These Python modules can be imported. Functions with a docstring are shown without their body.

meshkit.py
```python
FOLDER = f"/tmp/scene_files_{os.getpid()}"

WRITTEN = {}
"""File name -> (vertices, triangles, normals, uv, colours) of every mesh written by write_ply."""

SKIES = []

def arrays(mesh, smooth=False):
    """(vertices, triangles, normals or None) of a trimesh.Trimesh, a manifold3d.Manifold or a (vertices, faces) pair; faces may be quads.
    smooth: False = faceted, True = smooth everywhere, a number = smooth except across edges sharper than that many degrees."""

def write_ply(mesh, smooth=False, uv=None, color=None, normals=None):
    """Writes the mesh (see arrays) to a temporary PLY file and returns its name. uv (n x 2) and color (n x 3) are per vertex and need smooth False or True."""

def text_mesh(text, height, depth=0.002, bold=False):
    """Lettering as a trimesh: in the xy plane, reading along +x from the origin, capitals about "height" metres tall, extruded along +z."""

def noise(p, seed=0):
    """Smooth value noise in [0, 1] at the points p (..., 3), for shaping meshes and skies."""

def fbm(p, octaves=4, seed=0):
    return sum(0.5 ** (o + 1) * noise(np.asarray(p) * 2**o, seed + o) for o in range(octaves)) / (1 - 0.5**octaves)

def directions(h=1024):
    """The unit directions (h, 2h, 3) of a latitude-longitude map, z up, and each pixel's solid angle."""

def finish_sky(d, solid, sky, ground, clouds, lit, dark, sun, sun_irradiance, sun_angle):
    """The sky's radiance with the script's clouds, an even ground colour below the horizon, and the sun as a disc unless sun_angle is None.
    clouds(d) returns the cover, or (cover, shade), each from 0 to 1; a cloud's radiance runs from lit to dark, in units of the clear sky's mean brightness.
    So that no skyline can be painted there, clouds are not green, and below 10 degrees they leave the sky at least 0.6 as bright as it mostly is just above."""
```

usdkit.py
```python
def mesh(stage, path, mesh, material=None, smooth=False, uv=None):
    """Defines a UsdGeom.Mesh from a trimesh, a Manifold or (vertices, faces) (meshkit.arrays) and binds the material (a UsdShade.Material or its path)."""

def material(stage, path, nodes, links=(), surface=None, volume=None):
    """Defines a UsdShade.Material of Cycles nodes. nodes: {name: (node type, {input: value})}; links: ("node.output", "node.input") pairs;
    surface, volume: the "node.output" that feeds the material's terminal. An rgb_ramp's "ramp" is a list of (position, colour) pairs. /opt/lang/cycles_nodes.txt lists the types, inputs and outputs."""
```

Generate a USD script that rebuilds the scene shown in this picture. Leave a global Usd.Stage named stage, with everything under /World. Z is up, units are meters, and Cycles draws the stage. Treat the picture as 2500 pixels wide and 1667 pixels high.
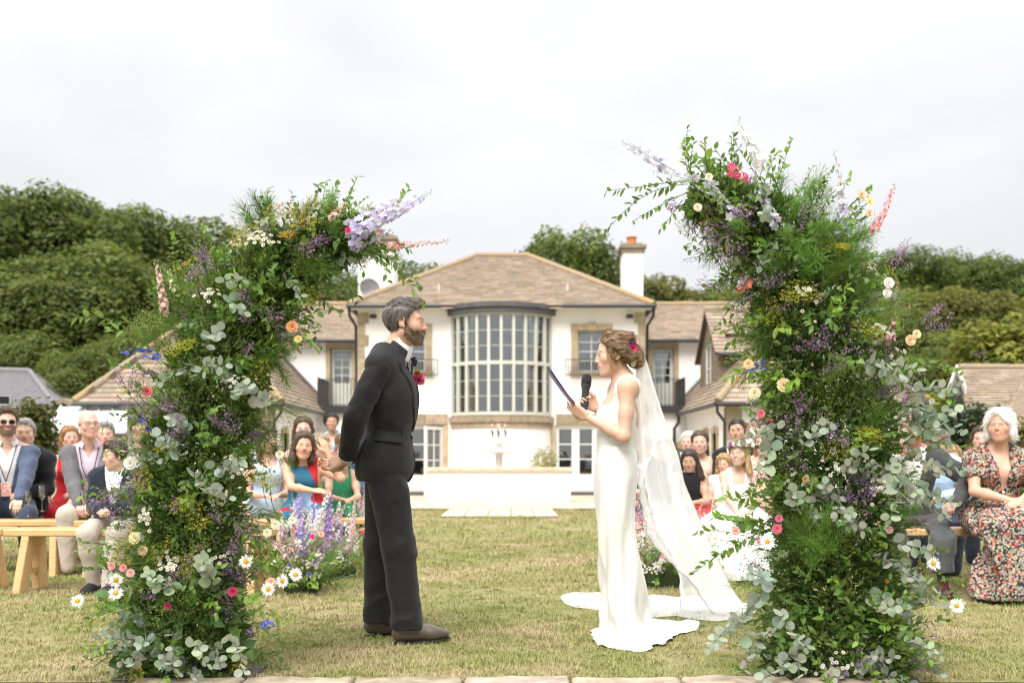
import math, random
import numpy as np, trimesh, usdkit, meshkit, manifold3d
from shapely.geometry import Polygon, box as sbox
from shapely import affinity
from pxr import Usd, UsdGeom, UsdShade, UsdLux, Gf, Sdf, Vt

stage = Usd.Stage.CreateInMemory()
UsdGeom.SetStageUpAxis(stage, UsdGeom.Tokens.z)
UsdGeom.SetStageMetersPerUnit(stage, 1.0)
UsdGeom.Xform.Define(stage, '/World')
UsdGeom.Scope.Define(stage, '/World/Looks')

# ---------------------------------------------------------------- camera, sky, sun, exposure
CAM_H = 0.95                       # eye height; the lens looks level along +Y and is shifted upwards
F_PX = 2430.0                      # focal length in pixels of the 2500 px wide photograph (35 mm lens)
HORIZON = 1125.0
cam = UsdGeom.Camera.Define(stage, '/World/camera')
cam.AddTranslateOp().Set((0, 0, CAM_H))
cam.AddRotateXOp().Set(90)
cam.CreateFocalLengthAttr(35.0)
cam.CreateHorizontalApertureAttr(36.0 * 2430 / 2430)
cam.CreateVerticalApertureOffsetAttr((HORIZON - 833.5) / 2500 * 36.0)
cam.CreateFStopAttr(2.2)
cam.CreateFocusDistanceAttr(5.05)
cam.CreateExposureAttr(1.5)

SUN_EL, SUN_AZ = math.radians(52), math.radians(200)      # azimuth from +Y towards +X: behind the camera
sun_dir = np.array([math.sin(SUN_AZ) * math.cos(SUN_EL), math.cos(SUN_AZ) * math.cos(SUN_EL), math.sin(SUN_EL)])
sun = UsdLux.DistantLight.Define(stage, '/World/sun')
sun.CreateIntensityAttr(0.4)
sun.CreateAngleAttr(32.0)
sun.CreateNormalizeAttr(True)
sun.CreateColorAttr(Gf.Vec3f(1.0, 0.96, 0.9))
sun.AddRotateZOp().Set(-math.degrees(SUN_AZ))
sun.AddRotateXOp().Set(-(90 - math.degrees(SUN_EL)) )

sky_mat = usdkit.material(stage, '/World/Looks/overcast_sky', {
    'tc': ('texture_coordinate', {}),
    'sky': ('sky_texture', {'sky_type': 'single_scattering', 'sun_disc': False, 'sun_elevation': SUN_EL, 'sun_rotation': SUN_AZ}),
    'sep': ('separate_xyz', {}),
    'elev': ('rgb_ramp', {'ramp': [(0.0, (2.95, 2.93, 3.02)), (0.12, (3.15, 3.13, 3.19)), (0.28, (3.38, 3.36, 3.38)), (0.42, (3.65, 3.63, 3.62)), (0.7, (6.4, 6.34, 6.28)), (1.0, (9.4, 9.3, 9.2))]}),
    'map': ('mapping', {'scale': (1.0, 1.0, 2.4)}),
    'n1': ('noise_texture', {'scale': 2.6, 'detail': 5.0, 'roughness': 0.5, 'distortion': 0.3}),
    'nr': ('map_range', {'from_min': 0.3, 'from_max': 0.7, 'to_min': 0.9, 'to_max': 1.1, 'clamp': True}),
    'mul': ('vector_math', {'math_type': 'scale'}),
    'mix': ('mix', {'fac': 0.95}),
    'bg': ('background_shader', {'strength': 0.1})},
    [('tc.generated', 'sep.vector'), ('sep.z', 'elev.fac'), ('tc.generated', 'map.vector'), ('map.vector', 'n1.vector'),
     ('n1.fac', 'nr.value'), ('elev.color', 'mul.vector1'), ('nr.result', 'mul.scale'),
     ('sky.color', 'mix.color1'), ('mul.vector', 'mix.color2'), ('mix.color', 'bg.color')], surface='bg.background')
dome = UsdLux.DomeLight.Define(stage, '/World/sky')
dome.CreateIntensityAttr(1.0)
UsdShade.MaterialBindingAPI.Apply(dome.GetPrim()).Bind(sky_mat)
dome.GetPrim().SetCustomDataByKey('kind', 'structure')

# ---------------------------------------------------------------- naming and prims
USED = {}
def numbered(parent, name):
    n = USED.get((parent, name), 0)
    USED[(parent, name)] = n + 1
    return f'{parent}/{name}' if n == 0 else f'{parent}/{name}_{n:03d}'

def path_of(parent):
    return '/World' if parent is None else str(parent.GetPath())

def keys(o, label=None, cat=None, group=None, kind=None):
    for k, v in (('label', label), ('category', cat), ('group', group), ('kind', kind)):
        if v:
            o.SetCustomDataByKey(k, v)
    return o

def thing(name, label, cat, loc=(0, 0, 0), rotz=0.0, group=None, scale=None, kind=None):
    x = UsdGeom.Xform.Define(stage, numbered('/World', name))
    x.AddTranslateOp().Set(Gf.Vec3d(*map(float, loc)))
    if rotz:
        x.AddRotateZOp().Set(math.degrees(rotz))
    if scale is not None:
        x.AddScaleOp().Set(Gf.Vec3f(*( [float(scale)] * 3 if np.ndim(scale) == 0 else map(float, scale))))
    return keys(x.GetPrim(), label, cat, group, kind)

def holder(name, parent):
    return UsdGeom.Xform.Define(stage, numbered(path_of(parent), name)).GetPrim()

def obj(name, mesh, mat, parent=None, smooth=False, tint=None, label=None, cat=None, group=None, kind=None):
    m = usdkit.mesh(stage, numbered(path_of(parent), name), mesh, mat, smooth)
    if tint is not None:
        tint = np.asarray(tint, np.float32)
        pv = UsdGeom.PrimvarsAPI(m)
        if tint.ndim == 1:
            pv.CreatePrimvar('tint', Sdf.ValueTypeNames.Color3fArray, 'constant').Set(Vt.Vec3fArray([Gf.Vec3f(*map(float, tint))]))
        else:
            pv.CreatePrimvar('tint', Sdf.ValueTypeNames.Color3fArray, 'vertex').Set(Vt.Vec3fArray.FromNumpy(tint))
    return keys(m.GetPrim(), label, cat, group, kind)

def struct(name, mesh, mat, parent=None, smooth=False, tint=None):
    o = obj(name, mesh, mat, parent, smooth, tint)
    if parent is None:
        o.SetCustomDataByKey('kind', 'structure')
    return o

def copy_of(src, name, label, cat, loc, rotz=0.0, scale=None, group=None):
    x = thing(name, label, cat, loc, rotz, group, scale)
    x.GetReferences().AddInternalReference(src.GetPath())
    x.SetInstanceable(True)
    return x

def at(u, v, Y):
    """The point at distance Y that the photograph shows at pixel (u, v)."""
    return np.array([(u - 1250.0) * Y / F_PX, Y, CAM_H + (HORIZON - v) * Y / F_PX])

# ---------------------------------------------------------------- mesh helpers
def cross(a, b):
    a, b = np.asarray(a, float), np.asarray(b, float)
    if a.ndim == 1 and b.ndim == 1:
        (x, y, z), (u, v, w) = a.tolist(), b.tolist()
        return np.array([y * w - z * v, z * u - x * w, x * v - y * u])
    x, y, z = a[..., 0], a[..., 1], a[..., 2]
    u, v, w = b[..., 0], b[..., 1], b[..., 2]
    o = np.empty(np.broadcast(a, b).shape)
    o[..., 0] = y * w - z * v; o[..., 1] = z * u - x * w; o[..., 2] = x * v - y * u
    return o

def bx(x0, x1, y0, y1, z0, z1):
    m = trimesh.creation.box([abs(x1 - x0), abs(y1 - y0), abs(z1 - z0)])
    m.apply_translation([(x0 + x1) / 2, (y0 + y1) / 2, (z0 + z1) / 2])
    return m

def cat(ms):
    return trimesh.util.concatenate([m if isinstance(m, trimesh.Trimesh) else trimesh.Trimesh(*m, process=False) for m in ms])

def rbox(x0, x1, y0, y1, z0, z1, r=0.01):
    """A box with chamfered edges (convex hull of shrunken faces)."""
    r = min(r, abs(x1-x0)/2.01, abs(y1-y0)/2.01, abs(z1-z0)/2.01)
    p = []
    for sx in (0, 1):
        for sy in (0, 1):
            for sz in (0, 1):
                c = np.array([x1 if sx else x0, y1 if sy else y0, z1 if sz else z0])
                d = np.array([-1 if sx else 1, -1 if sy else 1, -1 if sz else 1]) * r
                for k in range(3):
                    q = c + d
                    q[k] = c[k]
                    p.append(q)
    return trimesh.convex.convex_hull(np.array(p))

def tube(points, radii, n=6, cap=True):
    P = np.asarray(points, float)
    R = np.full(len(P), radii, float) if np.ndim(radii) == 0 else np.asarray(radii, float)
    T = np.gradient(P, axis=0)
    T /= np.maximum(np.linalg.norm(T, axis=1, keepdims=True), 1e-9)
    ref = np.array([0, 0, 1.0]) if abs(T[0, 2]) < 0.9 else np.array([1.0, 0, 0])
    N = np.zeros_like(P)
    a = cross(T[0], ref); a /= np.linalg.norm(a)
    for i in range(len(P)):
        a = a - T[i] * (a @ T[i]); a /= max(np.linalg.norm(a), 1e-9)
        N[i] = a
    B = cross(T, N)
    ang = np.arange(n) * 2 * np.pi / n
    V = P[:, None] + R[:, None, None] * (np.cos(ang)[None, :, None] * N[:, None] + np.sin(ang)[None, :, None] * B[:, None])
    F = []
    idx = np.arange(len(P) * n).reshape(len(P), n)
    a0, a1 = idx[:-1], np.roll(idx, -1, 1)[:-1]
    b0, b1 = idx[1:], np.roll(idx, -1, 1)[1:]
    F = np.concatenate([np.stack([a0, a1, b1], -1).reshape(-1, 3), np.stack([a0, b1, b0], -1).reshape(-1, 3)])
    V = V.reshape(-1, 3)
    if cap:
        c0, c1 = len(V), len(V) + 1
        V = np.vstack([V, P[:1], P[-1:]])
        F = np.vstack([F, np.stack([np.full(n, c0), np.roll(idx[0], -1), idx[0]], 1), np.stack([np.full(n, c1), idx[-1], np.roll(idx[-1], -1)], 1)])
    return trimesh.Trimesh(V, F, process=False)

def lathe(profile, n=20):
    pr = np.asarray(profile, float)
    ang = np.arange(n) * 2 * np.pi / n
    V = np.stack([pr[:, None, 0] * np.cos(ang), pr[:, None, 0] * np.sin(ang), np.repeat(pr[:, 1:2], n, 1)], -1).reshape(-1, 3)
    idx = np.arange(len(pr) * n).reshape(len(pr), n)
    a0, a1, b0, b1 = idx[:-1], np.roll(idx, -1, 1)[:-1], idx[1:], np.roll(idx, -1, 1)[1:]
    return trimesh.Trimesh(V, np.concatenate([np.stack([a0, a1, b1], -1).reshape(-1, 3), np.stack([a0, b1, b0], -1).reshape(-1, 3)]), process=False)

def grid_mesh(P, flip=False):
    """A sheet from an (n, m, 3) array of points."""
    n, m = P.shape[:2]
    idx = np.arange(n * m).reshape(n, m)
    a, b, c, d = idx[:-1, :-1].ravel(), idx[1:, :-1].ravel(), idx[1:, 1:].ravel(), idx[:-1, 1:].ravel()
    F = np.concatenate([np.stack([a, b, c], 1), np.stack([a, c, d], 1)])
    return trimesh.Trimesh(P.reshape(-1, 3), F[:, ::-1] if flip else F, process=False)

def rotm(axis, ang):
    axis = np.asarray(axis, float); axis = axis / np.linalg.norm(axis)
    K = np.array([[0, -axis[2], axis[1]], [axis[2], 0, -axis[0]], [-axis[1], axis[0], 0]])
    return np.eye(3) + math.sin(ang) * K + (1 - math.cos(ang)) * K @ K

def frame_z(d, up=(0, 0, 1)):
    """Rotation matrix whose third column is d."""
    d = np.asarray(d, float); d = d / np.linalg.norm(d)
    x = cross(up, d)
    if np.linalg.norm(x) < 1e-6:
        x = np.array([1.0, 0, 0])
    x /= np.linalg.norm(x)
    return np.stack([x, cross(d, x), d], 1)

# ---------------------------------------------------------------- materials
def mat(name, col, rough=0.6, var=0.0, vscale=3.0, bump=0.0, bscale=40.0, col2=None, detail=4.0, spec=0.5, tint=False, random=0.0, trans=0.0, back=None, **kw):
    """A principled material: colour varied by noise in space, optional relief, optional per-vertex tint."""
    p = '/World/Looks/' + name
    n = {'p': ('principled_bsdf', {'roughness': rough, 'specular_ior_level': spec, **kw}), 'g': ('geometry', {})}
    L = []
    src = None
    c = np.array(col, float)
    if var or col2 is not None:
        lo, hi = (c * (1 - var), c * (1 + var)) if col2 is None else (c, np.array(col2, float))
        n['n'] = ('noise_texture', {'scale': vscale, 'detail': detail, 'roughness': 0.6})
        n['r'] = ('rgb_ramp', {'ramp': [(0.0, tuple(lo)), (0.36, tuple(lo)), (0.64, tuple(hi)), (1.0, tuple(hi))]})
        L += [('g.position', 'n.vector'), ('n.fac', 'r.fac')]
        src = 'r.color'
    if tint:
        n['a'] = ('attribute', {'attribute': 'tint'})
        if src:
            n['m'] = ('mix', {'mix_type': 'multiply', 'fac': 1.0})
            L += [('a.color', 'm.color1'), (src, 'm.color2')]
            src = 'm.color'
        else:
            src = 'a.color'
    if random:
        n['oi'] = ('object_info', {})
        n['mr'] = ('map_range', {'to_min': 1 - random, 'to_max': 1 + random})
        n['h'] = ('hsv', {'color': tuple(c)})
        L += [('oi.random', 'mr.value'), ('mr.result', 'h.value')]
        if src:
            L.append((src, 'h.color'))
        src = 'h.color'
    if src:
        L.append((src, 'p.base_color'))
    else:
        n['p'][1]['base_color'] = tuple(c)
    if bump:
        n['bn'] = ('noise_texture', {'scale': bscale, 'detail': 3.0})
        n['b'] = ('bump', {'strength': bump, 'distance': 0.01})
        L += [('g.position', 'bn.vector'), ('bn.fac', 'b.height'), ('b.normal', 'p.normal')]
    out = 'p.BSDF'
    if trans:
        n['t'] = ('translucent_bsdf', {'color': tuple(c)})
        n['mx'] = ('mix_closure', {'fac': trans})
        if src:
            L.append((src, 't.color'))
        L += [('p.BSDF', 'mx.closure1'), ('t.BSDF', 'mx.closure2')]
        out = 'mx.closure'
    return usdkit.material(stage, p, n, L, surface=out)

def glass_pane(name, tint=(0.85, 0.9, 0.9), refl=0.06):
    return usdkit.material(stage, '/World/Looks/' + name, {
        'f': ('fresnel', {'IOR': 1.5}), 'fm': ('math', {'math_type': 'multiply_add', 'value2': 1.0, 'value3': refl, 'use_clamp': True}),
        't': ('transparent_bsdf', {'color': tint}), 'g': ('glossy_bsdf', {'roughness': 0.02, 'color': (0.95, 0.95, 0.95)}), 'mx': ('mix_closure', {})},
        [('f.fac', 'fm.value1'), ('fm.value', 'mx.fac'), ('t.BSDF', 'mx.closure1'), ('g.BSDF', 'mx.closure2')], surface='mx.closure')

M = {}
# ---------------------------------------------------------------- materials of the setting
def lawn_material(name, dark, straw, fresh):
    return usdkit.material(stage, '/World/Looks/' + name, {
        'g': ('geometry', {}),
        'n1': ('noise_texture', {'scale': 0.85, 'detail': 5.0, 'roughness': 0.62, 'distortion': 0.4}),
        'n2': ('noise_texture', {'scale': 3.1, 'detail': 4.0, 'roughness': 0.6}),
        'n3': ('noise_texture', {'scale': 55.0, 'detail': 2.0}),
        'r1': ('rgb_ramp', {'ramp': [(0, fresh), (0.43, fresh), (0.52, dark), (0.63, straw), (1, straw)]}),
        'r2': ('rgb_ramp', {'ramp': [(0, dark), (0.42, dark), (0.64, straw), (1, straw)]}),
        'mx': ('mix', {'fac': 0.45}),
        'v': ('map_range', {'from_min': 0.25, 'from_max': 0.75, 'to_min': 0.82, 'to_max': 1.2}),
        'h': ('hsv', {}),
        'p': ('principled_bsdf', {'roughness': 0.9, 'specular_ior_level': 0.15})},
        [('g.position', 'n1.vector'), ('g.position', 'n2.vector'), ('g.position', 'n3.vector'), ('n1.fac', 'r1.fac'), ('n2.fac', 'r2.fac'),
         ('r1.color', 'mx.color1'), ('r2.color', 'mx.color2'), ('mx.color', 'h.color'), ('n3.fac', 'v.value'), ('v.result', 'h.value'), ('h.color', 'p.base_color')], surface='p.BSDF')

M['lawn'] = lawn_material('dry_lawn', (0.20, 0.192, 0.075), (0.33, 0.265, 0.165), (0.17, 0.19, 0.058))
M['blade'] = lawn_material('grass_blades', (0.29, 0.285, 0.112), (0.49, 0.395, 0.25), (0.25, 0.288, 0.09))
M['terrain'] = mat('woodland_floor', (0.03, 0.045, 0.012), 0.95, 0.4, 0.6)
M['render'] = mat('white_render', (0.80, 0.785, 0.765), 0.85, 0.03, 0.8, bump=0.15, bscale=30)
M['stone'] = mat('honey_stone', (0.40, 0.31, 0.19), 0.85, 0.25, 4.0, bump=0.4, bscale=25, tint=True, col2=(1, 1, 1))
M['stone'] = mat('sandstone', (0.74, 0.72, 0.70), 0.85, col2=(1.0, 1.0, 1.0), vscale=6.0, bump=0.4, bscale=25, tint=True)
M['tile'] = usdkit.material(stage, '/World/Looks/stone_roof_tiles', {
    'g': ('geometry', {}), 'a': ('attribute', {'attribute': 'tint'}),
    'n': ('noise_texture', {'scale': 1.6, 'detail': 6.0, 'roughness': 0.7}),
    'r': ('rgb_ramp', {'ramp': [(0, (0, 0, 0)), (0.62, (0, 0, 0)), (0.70, (0.55, 0.55, 0.55)), (1, (0.9, 0.9, 0.9))]}),
    'm': ('mix', {'color2': (0.34, 0.24, 0.10)}),
    'n2': ('noise_texture', {'scale': 22.0, 'detail': 4.0}), 'v': ('map_range', {'to_min': 0.7, 'to_max': 1.3}), 'h': ('hsv', {}),
    'p': ('principled_bsdf', {'roughness': 0.85})},
    [('g.position', 'n.vector'), ('g.position', 'n2.vector'), ('n.fac', 'r.fac'), ('r.color', 'm.fac'), ('a.color', 'm.color1'),
     ('n2.fac', 'v.value'), ('v.result', 'h.value'), ('m.color', 'h.color'), ('h.color', 'p.base_color')], surface='p.BSDF')
M['ridge'] = mat('lichen_ridge_tiles', (0.30, 0.24, 0.175), 0.85, col2=(0.37, 0.26, 0.125), vscale=1.6, detail=7.0)
M['under'] = mat('roof_underlay', (0.10, 0.075, 0.055), 0.9)
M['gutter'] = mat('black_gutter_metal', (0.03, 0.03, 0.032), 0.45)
M['lead'] = mat('grey_lead', (0.085, 0.085, 0.09), 0.5, 0.15, 3.0)
M['frame'] = mat('pale_sage_paint', (0.55, 0.56, 0.50), 0.45, 0.04, 2.0)
M['frame_w'] = mat('white_joinery_paint', (0.70, 0.70, 0.67), 0.45, 0.04, 2.0)
M['pane'] = glass_pane('window_glass', refl=0.13)
M['room'] = mat('dim_room_plaster', (0.55, 0.52, 0.46), 0.9, 0.25, 0.7)
M['curtain'] = mat('pale_curtain', (0.62, 0.60, 0.54), 0.9, 0.1, 8.0)
M['iron'] = mat('dark_wrought_iron', (0.035, 0.033, 0.03), 0.5)
M['timber'] = mat('weathered_boards', (0.20, 0.155, 0.11), 0.8, 0.25, 9.0)
M['paver'] = mat('sandstone_paving', (0.80, 0.78, 0.76), 0.85, col2=(1.06, 1.03, 1.0), vscale=5.0, bump=0.3, bscale=18, tint=True)
M['kerb'] = mat('old_limestone', (0.62, 0.56, 0.48), 0.9, col2=(1.08, 1.04, 0.98), vscale=9.0, detail=8.0, bump=0.9, bscale=45, tint=True)
M['slate'] = mat('grey_slate', (0.19, 0.185, 0.195), 0.7, 0.12, 5.0, tint=False)
M['leaf'] = mat('tree_leaves', (0.8, 0.8, 0.8), 0.55, tint=True, col2=(1.15, 1.12, 1.0), vscale=0.9, trans=0.46, spec=0.35, random=0.0)
M['bark'] = mat('tree_bark', (0.085, 0.068, 0.05), 0.95, 0.35, 8.0, bump=0.8, bscale=20)
M['whiteglass'] = mat('white_translucent_roofing', (0.75, 0.77, 0.76), 0.35)
M['terracotta'] = mat('terracotta', (0.45, 0.16, 0.06), 0.8, 0.15, 6.0)
M['white_stone'] = mat('white_painted_stone', (0.72, 0.70, 0.67), 0.7, 0.05, 3.0)

# ---------------------------------------------------------------- ground
def ground_height(x, y):
    t = np.clip((y - 33) / 30, 0, 1)
    side = np.clip((np.abs(x + 3) - 7) / 20, 0, 1)
    return t * t * (3 - 2 * t) * (1.5 + 5.5 * side)

gx = np.concatenate([[-260, -120, -60], np.arange(-40, 41, 2.0), [60, 120, 260]])
gy = np.concatenate([[-60, -20, 0, 4, 10, 20, 28, 33], np.arange(35, 70, 2.0), [90, 140, 400]])
GX, GY = np.meshgrid(gx, gy, indexing='ij')
sheet = np.stack([GX, GY, ground_height(GX, GY)], -1)
far = gy >= 33
struct('hill', grid_mesh(sheet[:, 7:]), M['terrain'], smooth=True)
struct('lawn', grid_mesh(sheet[:, :8]), M['lawn'], smooth=True)

rng = np.random.default_rng(7)
def warm(rng, base, amt=0.12):
    return np.array(base) * (1 + rng.normal(0, amt)) * np.array([1 + rng.normal(0, 0.03), 1, 1 + rng.normal(0, 0.05)])

# the terrace in front of the house and the short path that runs from it onto the lawn, flag by flag
def flags(name, x0, x1, y0, y1, nx, ny, z0, z1, base):
    slab = struct(name, bx(x0, x1, y0, y1, z0 - 0.05, z0), M['terrain'])
    ys = np.linspace(y0, y1, ny + 1)
    for j in range(ny):
        xs = np.linspace(x0, x1, nx + 1) + (0.25 * (j % 2) * (x1 - x0) / nx if nx > 6 else 0)
        xs = np.clip(xs, x0, x1)
        for i in range(nx):
            if xs[i + 1] - xs[i] < 0.1:
                continue
            top = z1 + rng.normal(0, 0.002)
            obj('paving_stone', rbox(xs[i] + .006, xs[i + 1] - .006, ys[j] + .006, ys[j + 1] - .006, z0 + 0.002, top, 0.006), M['paver'], slab, tint=warm(rng, (0.56, 0.47, 0.365), 0.06))
flags('terrace_paving', -5.0, 4.5, 19.3, 26.3, 15, 10, 0.02, 0.045, None)
flags('garden_path', -1.21, 0.78, 16.7, 19.29, 5, 4, 0.015, 0.035, None)

# the row of flat old stones that edges the lawn nearest the viewer
edge = struct('stone_edging', bx(-3.2, 3.2, 3.4, 4.28, -0.14, 0.0), M['terrain'])
xe = np.array([330, 595, 863, 1132, 1392, 1663, 1930, 2190])
xe = (xe - 1250) * 4.25 / F_PX
xs = np.concatenate([[xe[0] - 0.9, xe[0] - 0.45], xe, [xe[-1] + 0.46]])
for i in range(len(xs) - 1):
    if i < 2 or i > 8:
        continue
    w = xs[i + 1] - xs[i]
    nu, nv = 22, 16
    U, Vv = np.meshgrid(np.linspace(-1, 1, nu), np.linspace(-1, 1, nv), indexing='ij')
    U, Vv = (np.sign(q) * (1 - (1 - np.abs(q)) ** 2.2) for q in (U, Vv))
    X = (xs[i] + xs[i + 1]) / 2 + U * (w / 2 - 0.004)
    Y = 3.93 + Vv * (0.365 + 0.006 * rng.normal())
    r = np.maximum(np.abs(U) ** 30, np.abs(Vv) ** 30) * .4
    P = np.stack([X, Y, 0.026 + rng.normal(0, 0.003) + 0.02 * (meshkit.fbm(np.stack([X * 9, Y * 9, X * 0 + i], -1), 4, i) - .5) - 0.05 * r], -1)
    P[:, :, 1] += (0.03 * (meshkit.noise(np.stack([X * 6, Y * 0, X * 0 + i * 3.1], -1)) - .5)) * np.abs(Vv)
    P[[0, -1], :, 2] = -0.09; P[:, [0, -1], 2] = -0.09
    obj('edging_stone', grid_mesh(P), M['kerb'], edge, smooth=True, tint=warm(rng, (0.44, 0.385, 0.31), 0.06))

# ---------------------------------------------------------------- the house
house = thing('country_house', 'white rendered two-storey country house with stone tiled roofs and a curved glazed bay', 'house')
TILE_PARTS = [0]
class Wall:
    """A vertical plane from p0 to p1 (plan), outside on the right-hand side of the walk; local axes s along, d outwards, z up."""
    def __init__(self, p0, p1):
        self.p0 = np.array(p0, float); self.v = np.array(p1, float) - self.p0
        self.len = np.linalg.norm(self.v); self.v /= self.len
        self.n = np.array([self.v[1], -self.v[0]])
    def put(self, m):
        m = m.copy(); V = np.array(m.vertices)
        m.vertices = np.column_stack([self.p0[0] + V[:, 0] * self.v[0] + V[:, 1] * self.n[0], self.p0[1] + V[:, 0] * self.v[1] + V[:, 1] * self.n[1], V[:, 2]])
        m.invert()
        return m
    def box(self, s0, s1, d0, d1, z0, z1):
        return self.put(bx(s0, s1, d0, d1, z0, z1))
    def wall(self, z0, z1, holes, th=0.25, s0=0.0, s1=None, poly=None):
        s1 = self.len if s1 is None else s1
        pg = Polygon(poly) if poly is not None else sbox(s0, z0, s1, z1)
        for h in holes:
            pg = pg.difference(sbox(h[0], h[2], h[1], h[3]))
        ms = []
        for g in getattr(pg, 'geoms', [pg]):
            m = trimesh.creation.extrude_polygon(g, th, engine='earcut')
            V = np.array(m.vertices)
            m.vertices = np.column_stack([V[:, 0], V[:, 2] - th, V[:, 1]])
            m.invert()
            ms.append(self.put(m))
        return cat(ms)
    def window(self, parent, s0, s1, z0, z1, cols, rows, fm, inset=0.1, fw=0.05, bar=0.028, solid=0.0, name='window', lights=None):
        """A frame with muntins and a pane of glass for each opening; solid: share of the height closed by a bottom panel."""
        zs = z0 + solid * (z1 - z0)
        fr = [self.box(s0, s0 + fw, -inset - .05, -inset, z0, z1), self.box(s1 - fw, s1, -inset - .05, -inset, z0, z1),
              self.box(s0 + fw, s1 - fw, -inset - .05, -inset, z1 - fw, z1), self.box(s0 + fw, s1 - fw, -inset - .05, -inset, z0, max(z0 + fw, zs))]
        w = obj(name, cat(fr), fm, parent)
        a0, a1, b0, b1 = s0 + fw, s1 - fw, max(z0 + fw, zs), z1 - fw
        for i in range(1, cols):
            s = a0 + (a1 - a0) * i / cols
            obj('muntin', self.box(s - bar / 2, s + bar / 2, -inset - .045, -inset - .004, b0, b1), fm, w)
        for j in range(1, rows):
            z = b0 + (b1 - b0) * j / rows
            obj('muntin', self.box(a0, a1, -inset - .043, -inset - .007, z - bar / 2, z + bar / 2), fm, w)
        for i in range(cols):
            for j in range(rows):
                e = bar / 2
                obj('pane', self.box(a0 + (a1 - a0) * i / cols + e, a0 + (a1 - a0) * (i + 1) / cols - e, -inset - .030, -inset - .024,
                    b0 + (b1 - b0) * j / rows + e, b0 + (b1 - b0) * (j + 1) / rows - e), M['pane'], w)
        return w
    def surround(self, parent, s0, s1, z0, z1, w=0.15, d=0.04, sill=True, key=True):
        c = warm(rng, (0.46, 0.37, 0.24), 0.05)
        ms = [self.box(s0 - w, s0, -0.12, d, z0, z1), self.box(s1, s1 + w, -0.12, d, z0, z1), self.box(s0 - w, s1 + w, -0.12, d + .004, z1, z1 + w)]
        if sill:
            ms.append(self.box(s0 - w - .03, s1 + w + .03, -0.12, d + .05, z0 - 0.09, z0))
        if key:
            m = (s0 + s1) / 2
            ms.append(self.box(m - .12, m + .12, d + .004, d + .03, z1 - 0.01, z1 + w + .04))
        m = cat(ms)
        return obj('stone_surround', m, M['stone'], parent, tint=c)
    def quoins(self, parent, s, z0, z1, side=1, d=0.022, a=0.30, b=0.20, h=0.3):
        z, k = z0, 0
        while z < z1 - 0.05:
            t = min(z + h, z1)
            L = a if k % 2 == 0 else b
            obj('quoin', self.put(rbox(min(s, s + side * L), max(s, s + side * L), -0.1, d, z + .004, t - .004, 0.008)), M['stone'], parent, tint=warm(rng, (0.44, 0.36, 0.25), 0.1))
            z, k = t, k + 1
    def railing(self, parent, s0, s1, d, z0, z1, gap=0.1):
        ms = [self.box(s0, s1, d - .012, d + .012, z1 - .02, z1), self.box(s0, s1, d - .012, d + .012, z0 + .06, z0 + .08)]
        n = max(2, int((s1 - s0) / gap))
        for i in range(n + 1):
            s = s0 + (s1 - s0) * i / n
            ms.append(self.box(s - .008, s + .008, d - .008, d + .008, z0, z1 - .02))
        return obj('balcony_railing', cat(ms), M['iron'], parent)

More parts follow.
